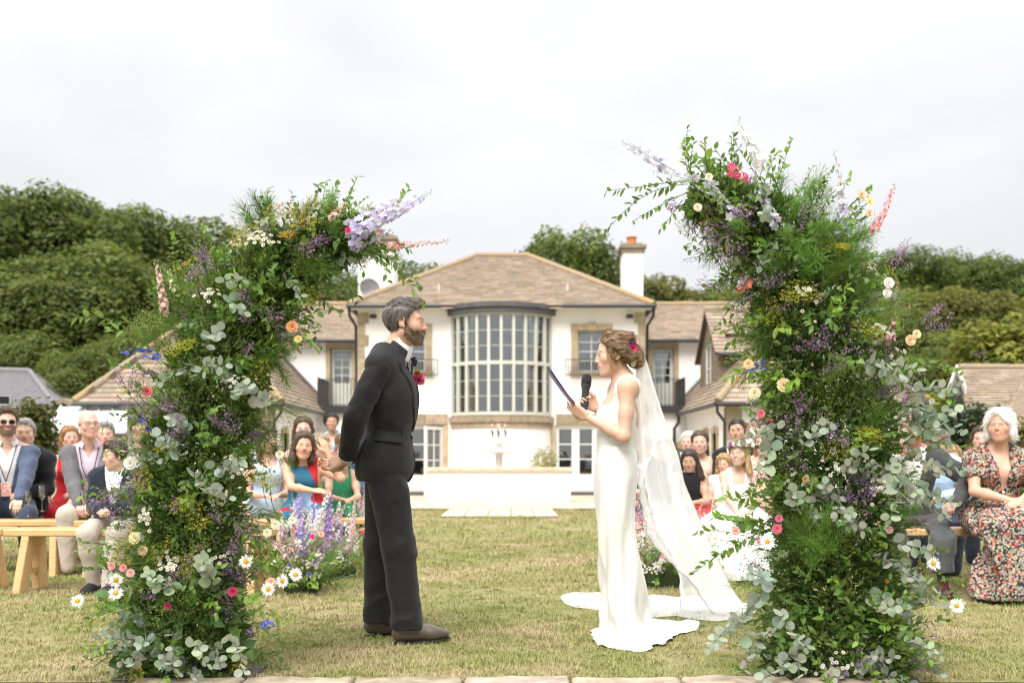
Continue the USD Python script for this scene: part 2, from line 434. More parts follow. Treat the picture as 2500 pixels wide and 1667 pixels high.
def roof_slope(parent, poly3, first=False, course=0.15, width=0.26, base=(0.30, 0.235, 0.175), parts=0):
    """Tiles on a plane roof slope: poly3 lists the corners; the first two are the eave, left to right as seen from outside."""
    P = np.array(poly3, float)
    ex = P[1] - P[0]; ex /= np.linalg.norm(ex)
    nrm = cross(ex, P[2] - P[0]); nrm /= np.linalg.norm(nrm)
    ey = cross(nrm, ex)
    loc = np.stack([(P - P[0]) @ ex, (P - P[0]) @ ey], 1)
    pg = Polygon(loc)
    under = trimesh.creation.extrude_polygon(pg, 0.05, engine='earcut')
    V = np.array(under.vertices)
    under.vertices = P[0] + V[:, :1] * ex + V[:, 1:2] * ey + (V[:, 2:3] - 0.06) * nrm
    obj('roof', under, M['under'], parent)
    ms, tints = [], []
    y, k = 0.0, 0
    top = loc[:, 1].max()
    pool = []
    while y < top - 0.02:
        y1 = min(y + course, top)
        band = pg.intersection(sbox(-100, y + 0.3 * course, 200, y + 0.32 * course))
        for g in getattr(band, 'geoms', [band]):
            if g.is_empty:
                continue
            a, _, b, _ = g.bounds
            x = a - (0.5 * width if k % 2 else 0.0) - rng.uniform(0, .05)
            while x < b:
                w = width * rng.uniform(0.85, 1.15)
                xa, xb = max(x, a), min(x + w, b)
                x += w
                if xb - xa < 0.03:
                    continue
                lift = 0.024 + rng.uniform(0, 0.012)
                q = np.array([[xa + .003, y - .02, 0.0], [xb - .003, y - .02, 0.0], [xb - .003, y1 + .02, -0.012], [xa + .003, y1 + .02, -0.012],
                              [xa + .003, y - .02, lift], [xb - .003, y - .02, lift], [xb - .003, y1 + .02, 0.0], [xa + .003, y1 + .02, 0.0]])
                W = P[0] + q[:, :1] * ex + q[:, 1:2] * ey + q[:, 2:3] * nrm
                F = np.array([[4, 5, 6], [4, 6, 7], [0, 1, 5], [0, 5, 4], [0, 4, 7], [0, 7, 3], [1, 2, 6], [1, 6, 5]])
                pool.append((W, F, warm(rng, base, 0.12)))
        y, k = y1, k + 1
    pool.sort(key=lambda t: t[0][:, 1].min())
    for W, F, c in pool[:parts]:
        if TILE_PARTS[0] < 300:
            TILE_PARTS[0] += 1
            obj('roof_tile', (W, F), M['tile'], parent, tint=c)
            continue
        ms.append((W, F)); tints.append(np.repeat(c[None], 8, 0))
    for W, F, c in pool[parts:]:
        ms.append((W, F)); tints.append(np.repeat(c[None], 8, 0))
    if ms:
        V = np.concatenate([m[0] for m in ms])
        Fc = np.concatenate([m[1] + 8 * i for i, m in enumerate(ms)])
        obj('roof_tiling', (V, Fc), M['tile'], parent, tint=np.concatenate(tints), kind='stuff')
    return nrm

def ridge_line(parent, a, b, r=0.085):
    a, b = np.array(a, float), np.array(b, float)
    n = max(2, int(np.linalg.norm(b - a) / 0.4))
    for i in range(n):
        p, q = a + (b - a) * (i / n), a + (b - a) * ((i + 1) / n)
        obj('ridge_tile', tube([p + (0, 0, rng.uniform(-.008, .008)), q], r * rng.uniform(0.92, 1.05), 8), M['ridge'], parent, smooth=40)

def gutter(parent, a, b):
    a, b = np.array(a, float), np.array(b, float)
    obj('gutter', tube([a, b], 0.055, 8), M['gutter'], parent, smooth=40)

def downpipe(parent, pts, r=0.035):
    obj('downpipe', tube(pts, r, 8), M['gutter'], parent, smooth=50)

XC = -0.28
def hx(d):   # mirrored about the bay's axis
    return XC + d

# main block
FY = 26.5
main = Wall((hx(-3.83), FY), (hx(3.83), FY))
S = lambda x: x + 3.83           # from the axis to the wall's own s
ZE = 4.96                        # soffit
bayL, bayR = S(-1.32), S(1.32)
winz = (3.32, 4.42)
holes = [(bayL, bayR, 2.05, ZE - .05), (S(2.02), S(2.78), *winz), (S(-2.78), S(-2.02), *winz),
         (S(1.43), S(3.61), 0.02, 1.9), (S(-3.25), S(-1.55), 0.02, 1.9)]
obj('wall', main.wall(0.0, ZE, holes), M['render'], house)
for sd in (-1, 1):
    main.quoins(house, 0.0 if sd < 0 else main.len, 2.2, ZE - .02, side=1 if sd < 0 else -1)
    side = Wall((hx(3.83), FY), (hx(3.83), FY + 7)) if sd > 0 else Wall((hx(-3.83), FY + 7), (hx(-3.83), FY))
    obj('wall', side.wall(0.0, ZE, [], s0=0.25 if sd > 0 else 0, s1=side.len - (0 if sd > 0 else .25)), M['render'], house)
    a, b = (S(2.02), S(2.78)) if sd > 0 else (S(-2.78), S(-2.02))
    main.surround(house, a, b, *winz, w=0.17)
    main.window(house, a, b, *winz, 2, 4, M['frame'], inset=0.09)
    main.railing(house, a - 0.33, b + 0.33, 0.22, winz[0] - .16, winz[0] + .32, 0.075)
    for q in (a - .33, b + .33):
        obj('railing_bracket', main.box(q - .01, q + .01, 0.0, 0.22, winz[0] + .30, winz[0] + .318), M['iron'], house)
    # french doors at ground level
    a, b = (S(1.43), S(3.61)) if sd > 0 else (S(-3.25), S(-1.55))
    c = (a + b) / 2
    if sd > 0:
        for q in range(4):
            main.window(house, a + (b - a) * q / 4, a + (b - a) * (q + 1) / 4, 0.02, 1.9, 1, 3, M['frame_w'], inset=0.06, fw=0.105, solid=0.31, name='french_door')
    else:
        main.window(house, a, b - .42, 0.02, 1.9, 2, 3, M['frame_w'], inset=0.06, fw=0.1, solid=0.3, name='french_door')
        o = main.p0 + main.v * (b - .42)
        leaf = Wall(o + np.array([0, -0.62]), o + np.array([0.42, -0.02]))   # a leaf that stands open
        leaf.window(house, 0, leaf.len, 0.02, 1.86, 2, 3, M['frame_w'], inset=0.0, fw=0.09, solid=0.3, name='french_door')
    obj('door_step', main.box(a - .1, b + .1, 0.0, 0.35, 0.046, 0.14), M['lead'], house)
    st = warm(rng, (0.46, 0.37, 0.24), 0.04)
    obj('stone_surround', cat([main.box(a - .13, a, -.1, .035, 0.05, 1.9), main.box(b, b + .13, -.1, .035, 0.05, 1.9)]), M['stone'], house, tint=st)
# stone string course, blocks either side of the bay
for i, (a, b) in enumerate([(S(-3.83) + 0.6 * k, S(-3.83) + 0.6 * (k + 1)) for k in range(4)] + [(S(1.45) + 0.6 * k, S(1.45) + 0.6 * (k + 1)) for k in range(4)]):
    obj('string_course_block', main.put(rbox(a + .003, min(b, main.len) - .003, -.05, 0.05, 1.92, 2.2, .01)), M['stone'], house, tint=warm(rng, (0.40, 0.32, 0.225), 0.1))

# curved bay
bc = np.array([hx(0), FY + 0.72]); br = 1.5
th0 = math.asin(1.32 / br)
def arc(r, z0, z1, t0=-th0, t1=th0, n=28, dr=0.1):
    pr = []
    t = np.linspace(t0, t1, n)
    X, Yy = bc[0] + np.sin(t) * r, bc[1] - np.cos(t) * r
    Xi, Yi = bc[0] + np.sin(t) * (r - dr), bc[1] - np.cos(t) * (r - dr)
    ring = np.stack([np.stack([X, Yy, X * 0 + z0], -1), np.stack([X, Yy, X * 0 + z1], -1), np.stack([Xi, Yi, X * 0 + z1], -1), np.stack([Xi, Yi, X * 0 + z0], -1), np.stack([X, Yy, X * 0 + z0], -1)], 0)
    m = grid_mesh(ring, flip=True)
    ends = [[0, n, 2 * n], [0, 2 * n, 3 * n], [n - 1, 3 * n - 1, 2 * n - 1], [n - 1, 4 * n - 1, 3 * n - 1]]
    return trimesh.Trimesh(m.vertices, np.vstack([m.faces, ends]), process=False)
obj('bay_wall', arc(br, 0.0, 2.0, dr=0.2), M['render'], house, smooth=30)
nb = 7
for k in range(nb):
    t0, t1 = -th0 + 2 * th0 * k / nb, -th0 + 2 * th0 * (k + 1) / nb
    obj('bay_cornice_block', arc(br + .09, 1.96, 2.12, t0 + .003, t1 - .003, 6, .3), M['stone'], house, smooth=30, tint=warm(rng, (0.38, 0.30, 0.21), 0.1))
    obj('bay_cornice_block', arc(br + .045, 1.83, 1.957, t0 + .003, t1 - .003, 6, .2), M['stone'], house, smooth=30, tint=warm(rng, (0.42, 0.335, 0.235), 0.1))
bz0, bz1, btr = 2.14, 4.80, 3.50
bay = obj('bay_window', cat([arc(br + .02, bz0, bz0 + .09, dr=.14), arc(br + .02, btr - .045, btr + .045, dr=.12), arc(br + .02, bz1 - .06, bz1, dr=.14)]), M['frame'], house, smooth=30)
NM = 10
tm = np.linspace(-th0, th0, NM + 1)
for t in tm:
    wd = 0.07
    x, y = bc[0] + math.sin(t) * (br - .03), bc[1] - math.cos(t) * (br - .03)
    m = bx(-wd / 2, wd / 2, -.06, .06, bz0 + .09, bz1 - .06)
    R = np.eye(4); R[:3, :3] = rotm((0, 0, 1), t); R[:3, 3] = (x, y, 0)
    m.apply_transform(R)
    obj('mullion', m, M['frame'], bay)
for i in range(NM):
    for (z0, z1) in ((bz0 + .09, btr - .045), (btr + .045, bz1 - .06)):
        obj('pane', arc(br - .035, z0, z1, tm[i] + .026, tm[i + 1] - .026, 3, .006), M['pane'], bay)
        for q in (1, 2):
            zz = z0 + (z1 - z0) * q / 3
            obj('glazing_bar', arc(br - .02, zz - .007, zz + .007, tm[i] + .026, tm[i + 1] - .026, 3, .03), M['frame'], bay)
obj('bay_roof', cat([arc(br + .13, 4.80, 4.97, dr=1.2), arc(br + .18, 4.93, 5.05, dr=1.2)]), M['lead'], house, smooth=30)
for sd in (-1, 1):     # curtains drawn back at both sides of the bay
    tt = np.linspace(0.62, th0 - .02, 26) * sd
    rr = br - .22 + .03 * np.sin(np.arange(26) * 1.7)
    Pc = np.stack([np.stack([bc[0] + np.sin(tt) * rr, bc[1] - np.cos(tt) * rr, tt * 0 + z], -1) for z in (2.15, 4.78)], 0)
    obj('curtain', grid_mesh(Pc), M['curtain'], house, smooth=True)

# rooms behind the glass
def room(x0, x1, y0, y1, z0, z1):
    m = bx(x0, x1, y0, y1, z0, z1)
    keep = m.face_normals[:, 1] > -0.5
    m.update_faces(keep)
    obj('room', m, M['room'], house)
room(hx(-3.5), hx(3.5), FY + .3, FY + 4.6, 2.15, ZE - .02)
room(hx(-3.5), hx(-1.35), FY + .3, FY + 4.6, 0.0, 2.05)
room(hx(1.35), hx(3.5), FY + .3, FY + 4.6, 0.0, 2.05)
for i in range(10):   # dark furniture shapes and pictures in the rooms
    pass

# main roof (hipped)
ZR0, ey = 5.03, 26.08
L0, R0 = hx(-4.0), hx(4.0)
RL, RR, ry, rz = hx(-0.80), hx(0.78), 29.8, 7.06
back = 33.5
roof_slope(house, [(L0, ey, ZR0), (R0, ey, ZR0), (RR, ry, rz), (RL, ry, rz)], course=0.145, width=0.24, parts=40)
roof_slope(house, [(R0, ey, ZR0), (R0, back, ZR0), (RR, ry, rz)])
roof_slope(house, [(L0, back, ZR0), (L0, ey, ZR0), (RL, ry, rz)])
roof_slope(house, [(R0, back, ZR0), (L0, back, ZR0), (RL, ry, rz), (RR, ry, rz)], course=0.5, width=1.0)
ridge_line(house, (RL, ry, rz + .03), (RR, ry, rz + .03), .1)
for e, r in (((L0, ey, ZR0 + .03), (RL, ry, rz + .03)), ((R0, ey, ZR0 + .03), (RR, ry, rz + .03))):
    ridge_line(house, e, r)
obj('soffit', bx(L0 + .03, R0 - .03, ey + .03, FY + .02, ZE - .001, ZE + .04), M['frame_w'], house)
gutter(house, (L0 - .03, ey - .02, ZR0 - .02), (bc[0] - br - .1, ey - .02, ZR0 - .02))
gutter(house, (bc[0] + br + .1, ey - .02, ZR0 - .02), (R0 + .03, ey - .02, ZR0 - .02))
for sd, x in ((-1, L0 - .02), (1, R0 + .02)):
    gutter(house, (x, ey, ZR0 - .02), (x, back, ZR0 - .02))
    downpipe(house, [(x, ey + .15, ZR0 - .06), (x, ey + .3, ZR0 - .25), (x - sd * .1, ey + .7, ZR0 - .45), (x - sd * .12, ey + .75, 2.5)], .04)
    obj('flood_lamp', cat([rbox(-.09, .09, -.06, .06, -.05, .05, .015), bx(-.02, .02, -.02, .1, .03, .06)]).apply_translation([hx(sd * 3.4), FY - .12, 4.78]), M['gutter'], house)
for x in (hx(-1.7), hx(1.78)):
    obj('roof_vent', tube([(x, 27.0, 5.45), (x, 26.95, 5.75)], 0.02, 6), M['frame_w'], house)

# chimneys
def chimney(x0, x1, y0, y1, z0, z1, pot=True):
    c = obj('chimney', bx(x0, x1, y0, y1, z0, z1), M['render'], house)
    obj('chimney_cap', cat([bx(x0 - .05, x1 + .05, y0 - .05, y1 + .05, z1, z1 + .1), bx(x0 - .09, x1 + .09, y0 - .09, y1 + .09, z1 + .1, z1 + .2), bx(x0 + .02, x1 - .02, y0 + .02, y1 - .02, z1 + .2, z1 + .26)]), M['stone'], house, tint=(0.27, 0.22, 0.16))
    if pot:
        mx, my = (x0 + x1) / 2, (y0 + y1) / 2
        obj('chimney_pot', lathe([(0, z1 + .26), (.17, z1 + .26), (.15, z1 + .3), (.13, z1 + .45), (.16, z1 + .47), (.16, z1 + .5), (.11, z1 + .5), (.10, z1 + .3)], 14).apply_translation([mx, my, 0]), M['terracotta'], house, smooth=40)
    return c
p = at(1518, 620, 29.5); q = at(1567, 745, 29.5)
chimney(p[0], q[0], 29.2, 29.9, 4.5, p[2])
p = at(878, 600, 28.5); q = at(965, 745, 28.5)
chimney(p[0], q[0], 28.2, 29.2, 4.2, p[2])
dp = at(901, 707, 28.0)
dish = lathe([(0, 0.0), (.12, .012), (.22, .045), (.3, .09), (.295, .1), (.2, .06), (0, .02)], 24)
R = np.eye(4); R[:3, :3] = frame_z((0.5, -1, 0.2)); R[:3, 3] = dp
obj('satellite_dish', dish.apply_transform(R).apply_transform(trimesh.transformations.scale_matrix(1, [0, 0, 0])), M['slate'], house, smooth=50)
obj('satellite_dish_arm', tube([dp + (0, .1, 0), dp + (0.0, 0.22, -.05)], .02, 6), M['gutter'], house)

# recessed upper side sections with balconies, lower storey below them
for sd in (-1, 1):
    xa, xb = (hx(-8.5), hx(-3.83)) if sd < 0 else (hx(3.83), hx(8.5))
    UY, LY = 29.0, 27.3
    up = Wall((xa, UY), (xb, UY)); lo = Wall((xa, LY), (xb, LY))
    s_of = lambda d: (d - xa)
    # french window of the balcony
    wu0, wu1 = (807, 860) if sd < 0 else (1593, 1645)
    a, b = s_of(at(wu0, 900, UY)[0]), s_of(at(wu1, 900, UY)[0])
    z0, z1 = 2.5, at(0, 850, UY)[2]
    obj('wall', up.wall(2.4, 4.42, [(a, b, z0, z1)]), M['render'], house)
    up.surround(house, a, b, z0, z1, w=0.13, sill=False, key=False)
    up.window(house, a, b, z0, z1, 2, 4, M['frame'], inset=0.1, fw=0.1, solid=0.42, name='balcony_door')
    room(xa + .3, xb - .3, UY + .28, UY + 3, 2.4, 4.4)
    # balcony floor
    obj('balcony_floor', bx(xa + 2.2, xb, LY - .12, UY, 2.33, 2.42) if sd < 0 else bx(xa, xb - 2.2, LY - .12, UY, 2.33, 2.42), M['lead'], house)
    obj('balcony_fascia', bx(xa + 2.2, xb, LY - .16, LY - .12, 2.25, 2.46) if sd < 0 else bx(xa, xb - 2.2, LY - .16, LY - .12, 2.25, 2.46), M['gutter'], house)
    bx0 = at(776, 900, LY)[0] if sd < 0 else at(1672, 900, LY)[0]
    lo.railing(house, min(bx0, hx(sd * 3.83)) - xa, max(bx0, hx(sd * 3.83)) - xa, 0.02, 2.42, 3.2, 0.1)
    rp = Wall((bx0, LY), (bx0, UY))
    rp.railing(house, 0, rp.len, 0.0, 2.42, 3.25, 0.085)
    # lower wall and window
    lw0, lw1 = (770, 815) if sd < 0 else (1640, 1690)
    a, b = s_of(at(lw0, 1100, LY)[0]), s_of(at(lw1, 1100, LY)[0])
    obj('wall', lo.wall(0, 2.3, [(a, b, 0.4, 1.3)]), M['render'], house)
    lo.surround(house, a, b, 0.4, 1.3, w=0.14)
    lo.window(house, a, b, 0.4, 1.3, 2, 3, M['frame'])
    room(xa + .3, xb - .3, LY + .28, LY + 1.6, 0.02, 2.2)
    # roof of the section
    ye, ze, yr, zr = 28.7, 4.46, 31.0, at(0, 744, 31.0)[2]
    roof_slope(house, [(xa, ye, ze), (xb, ye, ze), (xb, yr, zr), (xa, yr, zr)], parts=0)
    ridge_line(house, (xa, yr, zr + .02), (xb, yr, zr + .02))
    obj('roof', grid_mesh(np.array([[(xa, yr, zr), (xb, yr, zr)], [(xa, 33.5, ze), (xb, 33.5, ze)]])), M['under'], house)
    gutter(house, (xa, ye - .02, ze - .04), (xb, ye - .02, ze - .04))
    obj('soffit', bx(xa, xb, ye + .03, UY + .02, ze - .06, ze - .03), M['frame_w'], house)

# front wings
for sd in (-1, 1):
    fy, rb = 22.0, 29.0
    inner, outer = hx(sd * 4.82), hx(sd * 9.4)
    zi = 2.24
    xi, xo = inner - sd * 0.0, outer
    xl, xr = min(xi, xo), max(xi, xo)
    wl, wr = xl + .22, xr - .22
    front = Wall((wl, fy + .25), (wr, fy + .25))
    obj('wall', front.wall(0, zi, []), M['render'], house)
    if sd < 0:
        sw = Wall((wr, fy + .25), (wr, 27.3))
    else:
        sw = Wall((wl, 27.3), (wl, fy + .25))
    ws = [(0.8, 1.25), (1.9, 2.25)] if sd < 0 else [(sw.len - 1.25, sw.len - .8), (sw.len - 2.3, sw.len - 1.9)]
    obj('wall', sw.wall(0, zi, [(a, b, .35, 1.6) for a, b in ws], s0=.25 if sd < 0 else 0, s1=sw.len - (0 if sd < 0 else .25)), M['render'], house)
    for a, b in ws:
        sw.surround(house, a, b, .35, 1.6, w=.12)
        sw.window(house, a, b, .35, 1.6, 1, 2, M['frame_w'])
    front.quoins(house, front.len if sd < 0 else 0, 0.0, zi - .05, side=-1 if sd < 0 else 1, a=.55, b=.38, h=.36)
    obj('room', bx(wl + .4, wr - .4, fy + .6, 27, 0.01, 2.2), M['room'], house)
    xm = (xl + xr) / 2; hw = (xr - xl) / 2
    zt = zi + hw * 1.06
    e0 = fy
    roof_slope(house, [(xl, e0, zi), (xr, e0, zi), (xm, e0 + hw, zt)], course=0.165, width=0.27, parts=130)
    if sd < 0:
        roof_slope(house, [(xr, e0, zi), (xr, rb, zi), (xm, rb, zt), (xm, e0 + hw, zt)], course=0.165, width=0.27)
        roof_slope(house, [(xl, rb, zi), (xl, e0, zi), (xm, e0 + hw, zt), (xm, rb, zt)], course=0.5, width=1.0)
    else:
        roof_slope(house, [(xl, rb, zi), (xl, e0, zi), (xm, e0 + hw, zt), (xm, rb, zt)], course=0.165, width=0.27)
        roof_slope(house, [(xr, e0, zi), (xr, rb, zi), (xm, rb, zt), (xm, e0 + hw, zt)], course=0.5, width=1.0)
    ridge_line(house, (xl, e0, zi + .04), (xm, e0 + hw, zt + .04))
    ridge_line(house, (xr, e0, zi + .04), (xm, e0 + hw, zt + .04))
    ridge_line(house, (xm, e0 + hw, zt + .04), (xm, rb, zt + .04))
    gutter(house, (xl - .03, e0 - .03, zi - .03), (xr + .03, e0 - .03, zi - .03))
    gutter(house, (xi - sd * .03, e0, zi - .03), (xi - sd * .03, 27.2, zi - .03))
    obj('soffit', cat([bx(xl, xr, e0 + .03, fy + .3, zi - .07, zi - .045), bx(min(xi, xi + sd * .22), max(xi, xi + sd * .22), fy + .3, 27.2, zi - .072, zi - .047)]), M['frame_w'], house)
    fx = xi
    downpipe(house, [(fx, e0 + .02, zi - .06), (fx, e0 + .02, zi - .2), (fx + sd * .12, e0 + .15, zi - .32), (fx + sd * .2, e0 + .2, zi - .42), (fx + sd * .2, e0 + .2, 0.1)])
    downpipe(house, [(fx - sd * .02, 27.0, zi - .06), (fx - sd * .02, 27.0, zi - .25), (fx - sd * .12, 27.1, zi - .4), (fx - sd * .12, 27.1, 0.1)], .045)
    # flashing where the roof meets the upper wall
    obj('flashing', tube([(xi, 28.93, zi + .06), (xi + sd * 1.6, 28.93, zi + 1.6 * 1.06 + .08)], .06, 6), M['lead'], house)

# dormer on the right wing, its gable towards the courtyard
dg = at(1738, 900, 26.0)[0]
dy0, dy1, dyr = 25.1, 27.7, 26.4
zed, zrd = 3.72, at(0, 757, dyr)[2]
gab = Wall((dg, dy1), (dg, dy0))
L = gab.len
gh = [(0.75, 1.75, 2.75, 4.05)]
obj('dormer_wall', gab.wall(0, 0, gh, th=.15, poly=[(0.1, 2.2), (L - .1, 2.2), (L - .1, zed), (L / 2, zrd - .12), (.1, zed)]), M['timber'], house)
gab.window(house, *gh[0], 2, 2, M['frame_w'], inset=.03)
room(dg + .2, dg + 2, dy0 + .25, dy1 - .2, 2.4, 4.2)
for k in range(7):
    obj('weatherboard', bx(dg + .04, dg + 2.6, dy0 + .12, dy0 + .17 + .004 * (k % 2), 2.5 + k * .17, 2.5 + k * .17 + .162), M['timber'], house)
roof_slope(house, [(dg - .12, dy0 - .12, zed - .05), (dg + 3.0, dy0 - .12, zed - .05), (dg + 3.0, dyr, zrd), (dg - .12, dyr, zrd)], course=0.165, width=0.25, parts=40)
roof_slope(house, [(dg + 3.0, dy1 + .12, zed - .05), (dg - .12, dy1 + .12, zed - .05), (dg - .12, dyr, zrd), (dg + 3.0, dyr, zrd)], course=.4, width=.6)
ridge_line(house, (dg - .12, dyr, zrd + .03), (dg + 3.0, dyr, zrd + .03))
gutter(house, (dg - .05, dy0 - .16, zed - .1), (dg + 3.0, dy0 - .16, zed - .1))

# ---------------------------------------------------------------- low wall and fountain before the bay, potted olive
pw0, pw1 = (1045 - 1250) / 110.5, (1393 - 1250) / 110.5
pw = thing('garden_wall', 'low white rendered wall with a pale stone coping in front of the bay', 'wall')
obj('wall_face', bx(pw0, pw1, 22.0, 22.35, 0.02, 0.72), M['render'], pw)
n = 6
for k in range(n):
    a, b = pw0 - .04 + (pw1 - pw0 + .08) * k / n, pw0 - .04 + (pw1 - pw0 + .08) * (k + 1) / n
    obj('coping_stone', rbox(a + .002, b - .002, 21.94, 22.42, 0.72, 0.81, .012), M['stone'], pw, tint=warm(rng, (0.66, 0.54, 0.40), 0.03))
fc = at(1218.5, 1130, 24.6)
fo = thing('fountain', 'white stone fountain with a flat bowl and three dark spouts behind the low wall', 'fountain', (fc[0], 24.6, 0))
obj('pedestal', lathe([(0, 0.02), (.2, .02), (.2, .2), (.09, .26), (.085, .9), (.1, 1.13), (0, 1.13)], 16), M['white_stone'], fo, smooth=40)
obj('bowl', lathe([(0, 1.13), (.12, 1.13), (.38, 1.155), (.41, 1.18), (.38, 1.19), (.1, 1.165), (0, 1.165)], 24), M['white_stone'], fo, smooth=40)
obj('centre_column', lathe([(0, 1.16), (.12, 1.17), (.08, 1.22), (.075, 1.36), (.2, 1.41), (.21, 1.44), (.09, 1.46), (.07, 1.52), (0, 1.9)], 16), M['white_stone'], fo, smooth=40)
for k, dx in enumerate((-.17, -.03, .15)):
    obj('spout', tube([(dx, -.1, 1.55), (dx + .02, -.13, 1.63), (dx, -.16, 1.68), (dx - .03, -.15, 1.7)], [.018, .026, .03, .012], 8), M['iron'], fo, smooth=True)
    obj('finial', lathe([(0, 1.73), (.02, 1.74), (.028, 1.8), (.015, 1.86), (0, 1.88)], 10).apply_translation([dx, -.1, 0]), M['stone'], fo, smooth=True, tint=(.66, .52, .34))

# ---------------------------------------------------------------- neighbouring buildings
barn = thing('slate_barn', 'long grey slate roof of a barn beyond the leafy shrub', 'barn')
r0, r1 = at(-60, 895, 30), at(73, 908, 30)
e0, e1 = at(-60, 1040, 27), at(150, 1003, 27)
obj('roof', cat([grid_mesh(np.array([[e0 - (4, 0, 0), at(146, 1006, 27.2)], [r0 - (4, 0, 0), r1]])), grid_mesh(np.array([[at(146, 1006, 27.2), (at(146, 1000, 27.2) + (0, 5, 0))], [r1, r1 + (0, .3, 0)]]))]), M['slate'], barn)
nsl = 0
P0, P1, P2, P3 = e0 - (4, 0, 0), at(146, 1006, 27.2), r1, r0 - (4, 0, 0)
nr = cross(P1 - P0, P3 - P0); nr /= np.linalg.norm(nr)
for j in range(16):
    t0, t1 = j / 16, (j + 1) / 16
    A0, A1 = P0 + (P3 - P0) * t0, P1 + (P2 - P1) * t0
    B0, B1 = P0 + (P3 - P0) * t1, P1 + (P2 - P1) * t1
    obj('slate_course', grid_mesh(np.array([[A0 + nr * .03, A1 + nr * .03], [B0 + nr * .008, B1 + nr * .008]])), M['slate'], barn)
obj('ridge', tube([P3 + (0, 0, .03), P2 + (0, 0, .03)], .09, 8), M['slate'], barn)
obj('ridge', tube([P1 + (0, 0, .03), P2 + (0, 0, .03)], .07, 8), M['slate'], barn)
bw = Wall((P0[0], 27.4), (P1[0] - .3, 27.4))
obj('wall', bw.wall(0, 2.2, []), M['stone'], barn, tint=(.40, .34, .26))

porch = thing('gabled_outbuilding', 'small brown tiled gable peeping over the white conservatory roof', 'outbuilding')
a, pk, b = at(104, 1010, 24.5), at(153, 973, 24.5), at(200, 985, 24.5)
for s0, s1, nm in ((a, pk, 0), (pk, b + (0.3, 0, -.35), 1)):
    d = np.array([0, 2.5, 0])
    obj('roof', trimesh.convex.convex_hull(np.array([s0, s1, s0 + d, s1 + d, s0 + (0, 0, -.09), s1 + (0, 0, -.09), s0 + d + (0, 0, -.09), s1 + d + (0, 0, -.09)])), M['tile'], porch, tint=(.27, .21, .15))
    for k in range(9):
        p0, p1 = s0 + (s1 - s0) * k / 9, s0 + (s1 - s0) * (k + 1) / 9
        obj('roof_tile', trimesh.convex.convex_hull(np.array([p0 + (0, 0, .02), p1 + (0, 0, .008), p0 + d + (0, 0, .02), p1 + d + (0, 0, .008), p0 + (0, 0, -.005), p1 + (0, 0, -.005)])), M['tile'], porch, tint=warm(rng, (.30, .235, .17)))
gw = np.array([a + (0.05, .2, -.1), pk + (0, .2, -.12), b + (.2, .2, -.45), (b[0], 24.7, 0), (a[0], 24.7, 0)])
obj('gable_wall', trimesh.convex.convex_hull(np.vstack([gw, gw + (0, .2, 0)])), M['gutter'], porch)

cons = thing('conservatory', 'conservatory with a white ribbed translucent roof behind the bald man', 'conservatory')
c0, c1, c2, c3 = at(108, 1056, 20.5), at(214, 1056, 20.5), at(222, 990, 22.4), at(172, 1000, 22.4)
quad = np.array([[c0, c1 + (.8, 0, 0)], [at(150, 993, 22.4), c2 + (.8, 0, 0)]])
obj('roof_panel', grid_mesh(quad), M['whiteglass'], cons)
for k in range(6):
    t = k / 5
    p0, p1 = quad[0, 0] + (quad[0, 1] - quad[0, 0]) * t, quad[1, 0] + (quad[1, 1] - quad[1, 0]) * t
    obj('roof_bar', tube([p0 + (0, -.02, .03), p1 + (0, 0, .03)], .018, 5), M['frame_w'], cons)
obj('eave_gutter', tube([quad[0, 0] + (0, -.03, -.03), quad[0, 1] + (0, -.03, -.03)], .04, 6), M['lead'], cons)
cw = Wall((quad[0, 0][0], 20.6), (quad[0, 1][0], 20.6))
hs = [(cw.len * k / 3 + .06, cw.len * (k + 1) / 3 - .06, .6, 1.35) for k in range(3)]
zt = quad[0, 0][2] - .06
obj('wall', cw.wall(0, zt, [(h[0], h[1], .55, zt - .12) for h in hs], th=.1), M['stone'], cons, tint=(.5, .45, .36))
for h in hs:
    cw.window(cons, h[0], h[1], .55, zt - .12, 1, 1, M['frame_w'], inset=.02)
sidec = Wall((quad[0, 0][0], 23), (quad[0, 0][0], 20.6))
obj('wall', sidec.wall(0, zt, [], th=.1), M['stone'], cons, tint=(.5, .45, .36))

cot = thing('tiled_cottage', 'brown tiled cottage roof with white bargeboards above the dark hedge', 'cottage')
k0, k1 = at(2340, 899, 25), at(2700, 899, 25)
f0, f1 = at(2358, 1000, 23), at(2700, 1000, 23)
roof_slope(cot, [f0, f1, k1, k0], course=.15, width=.24, parts=0)
ridge_line(cot, k0 + (0, 0, .03), k1 + (0, 0, .03))
v0, v1, v2 = at(2455, 985, 22.7), at(2530, 890, 24.9), at(2700, 1010, 21.5)
roof_slope(cot, [at(2430, 1050, 21.2), at(2760, 1050, 21.2), at(2760, 905, 24.6), at(2512, 905, 24.6)], course=.15, width=.24)
gL = at(2312, 966, 23.2); gP = at(2334, 905, 24.9)
for q0, q1 in ((gL, gP), (gP, at(2356, 962, 23.05))):
    obj('bargeboard', trimesh.convex.convex_hull(np.array([q0, q1, q0 + (0, 0, .16), q1 + (0, 0, .16), q0 + (.05, .04, 0), q1 + (.05, .04, 0), q0 + (.05, .04, .16), q1 + (.05, .04, .16)])), M['frame_w'], cot)
cwl = Wall((gL[0] + .2, 23.4), (k1[0], 23.4))
obj('wall', cwl.wall(0, 2.2, []), M['render'], cot)
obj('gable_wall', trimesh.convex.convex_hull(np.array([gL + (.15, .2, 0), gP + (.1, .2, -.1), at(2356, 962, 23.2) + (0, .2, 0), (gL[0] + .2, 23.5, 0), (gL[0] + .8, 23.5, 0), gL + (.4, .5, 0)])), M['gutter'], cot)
pa = at(2402, 895, 25)
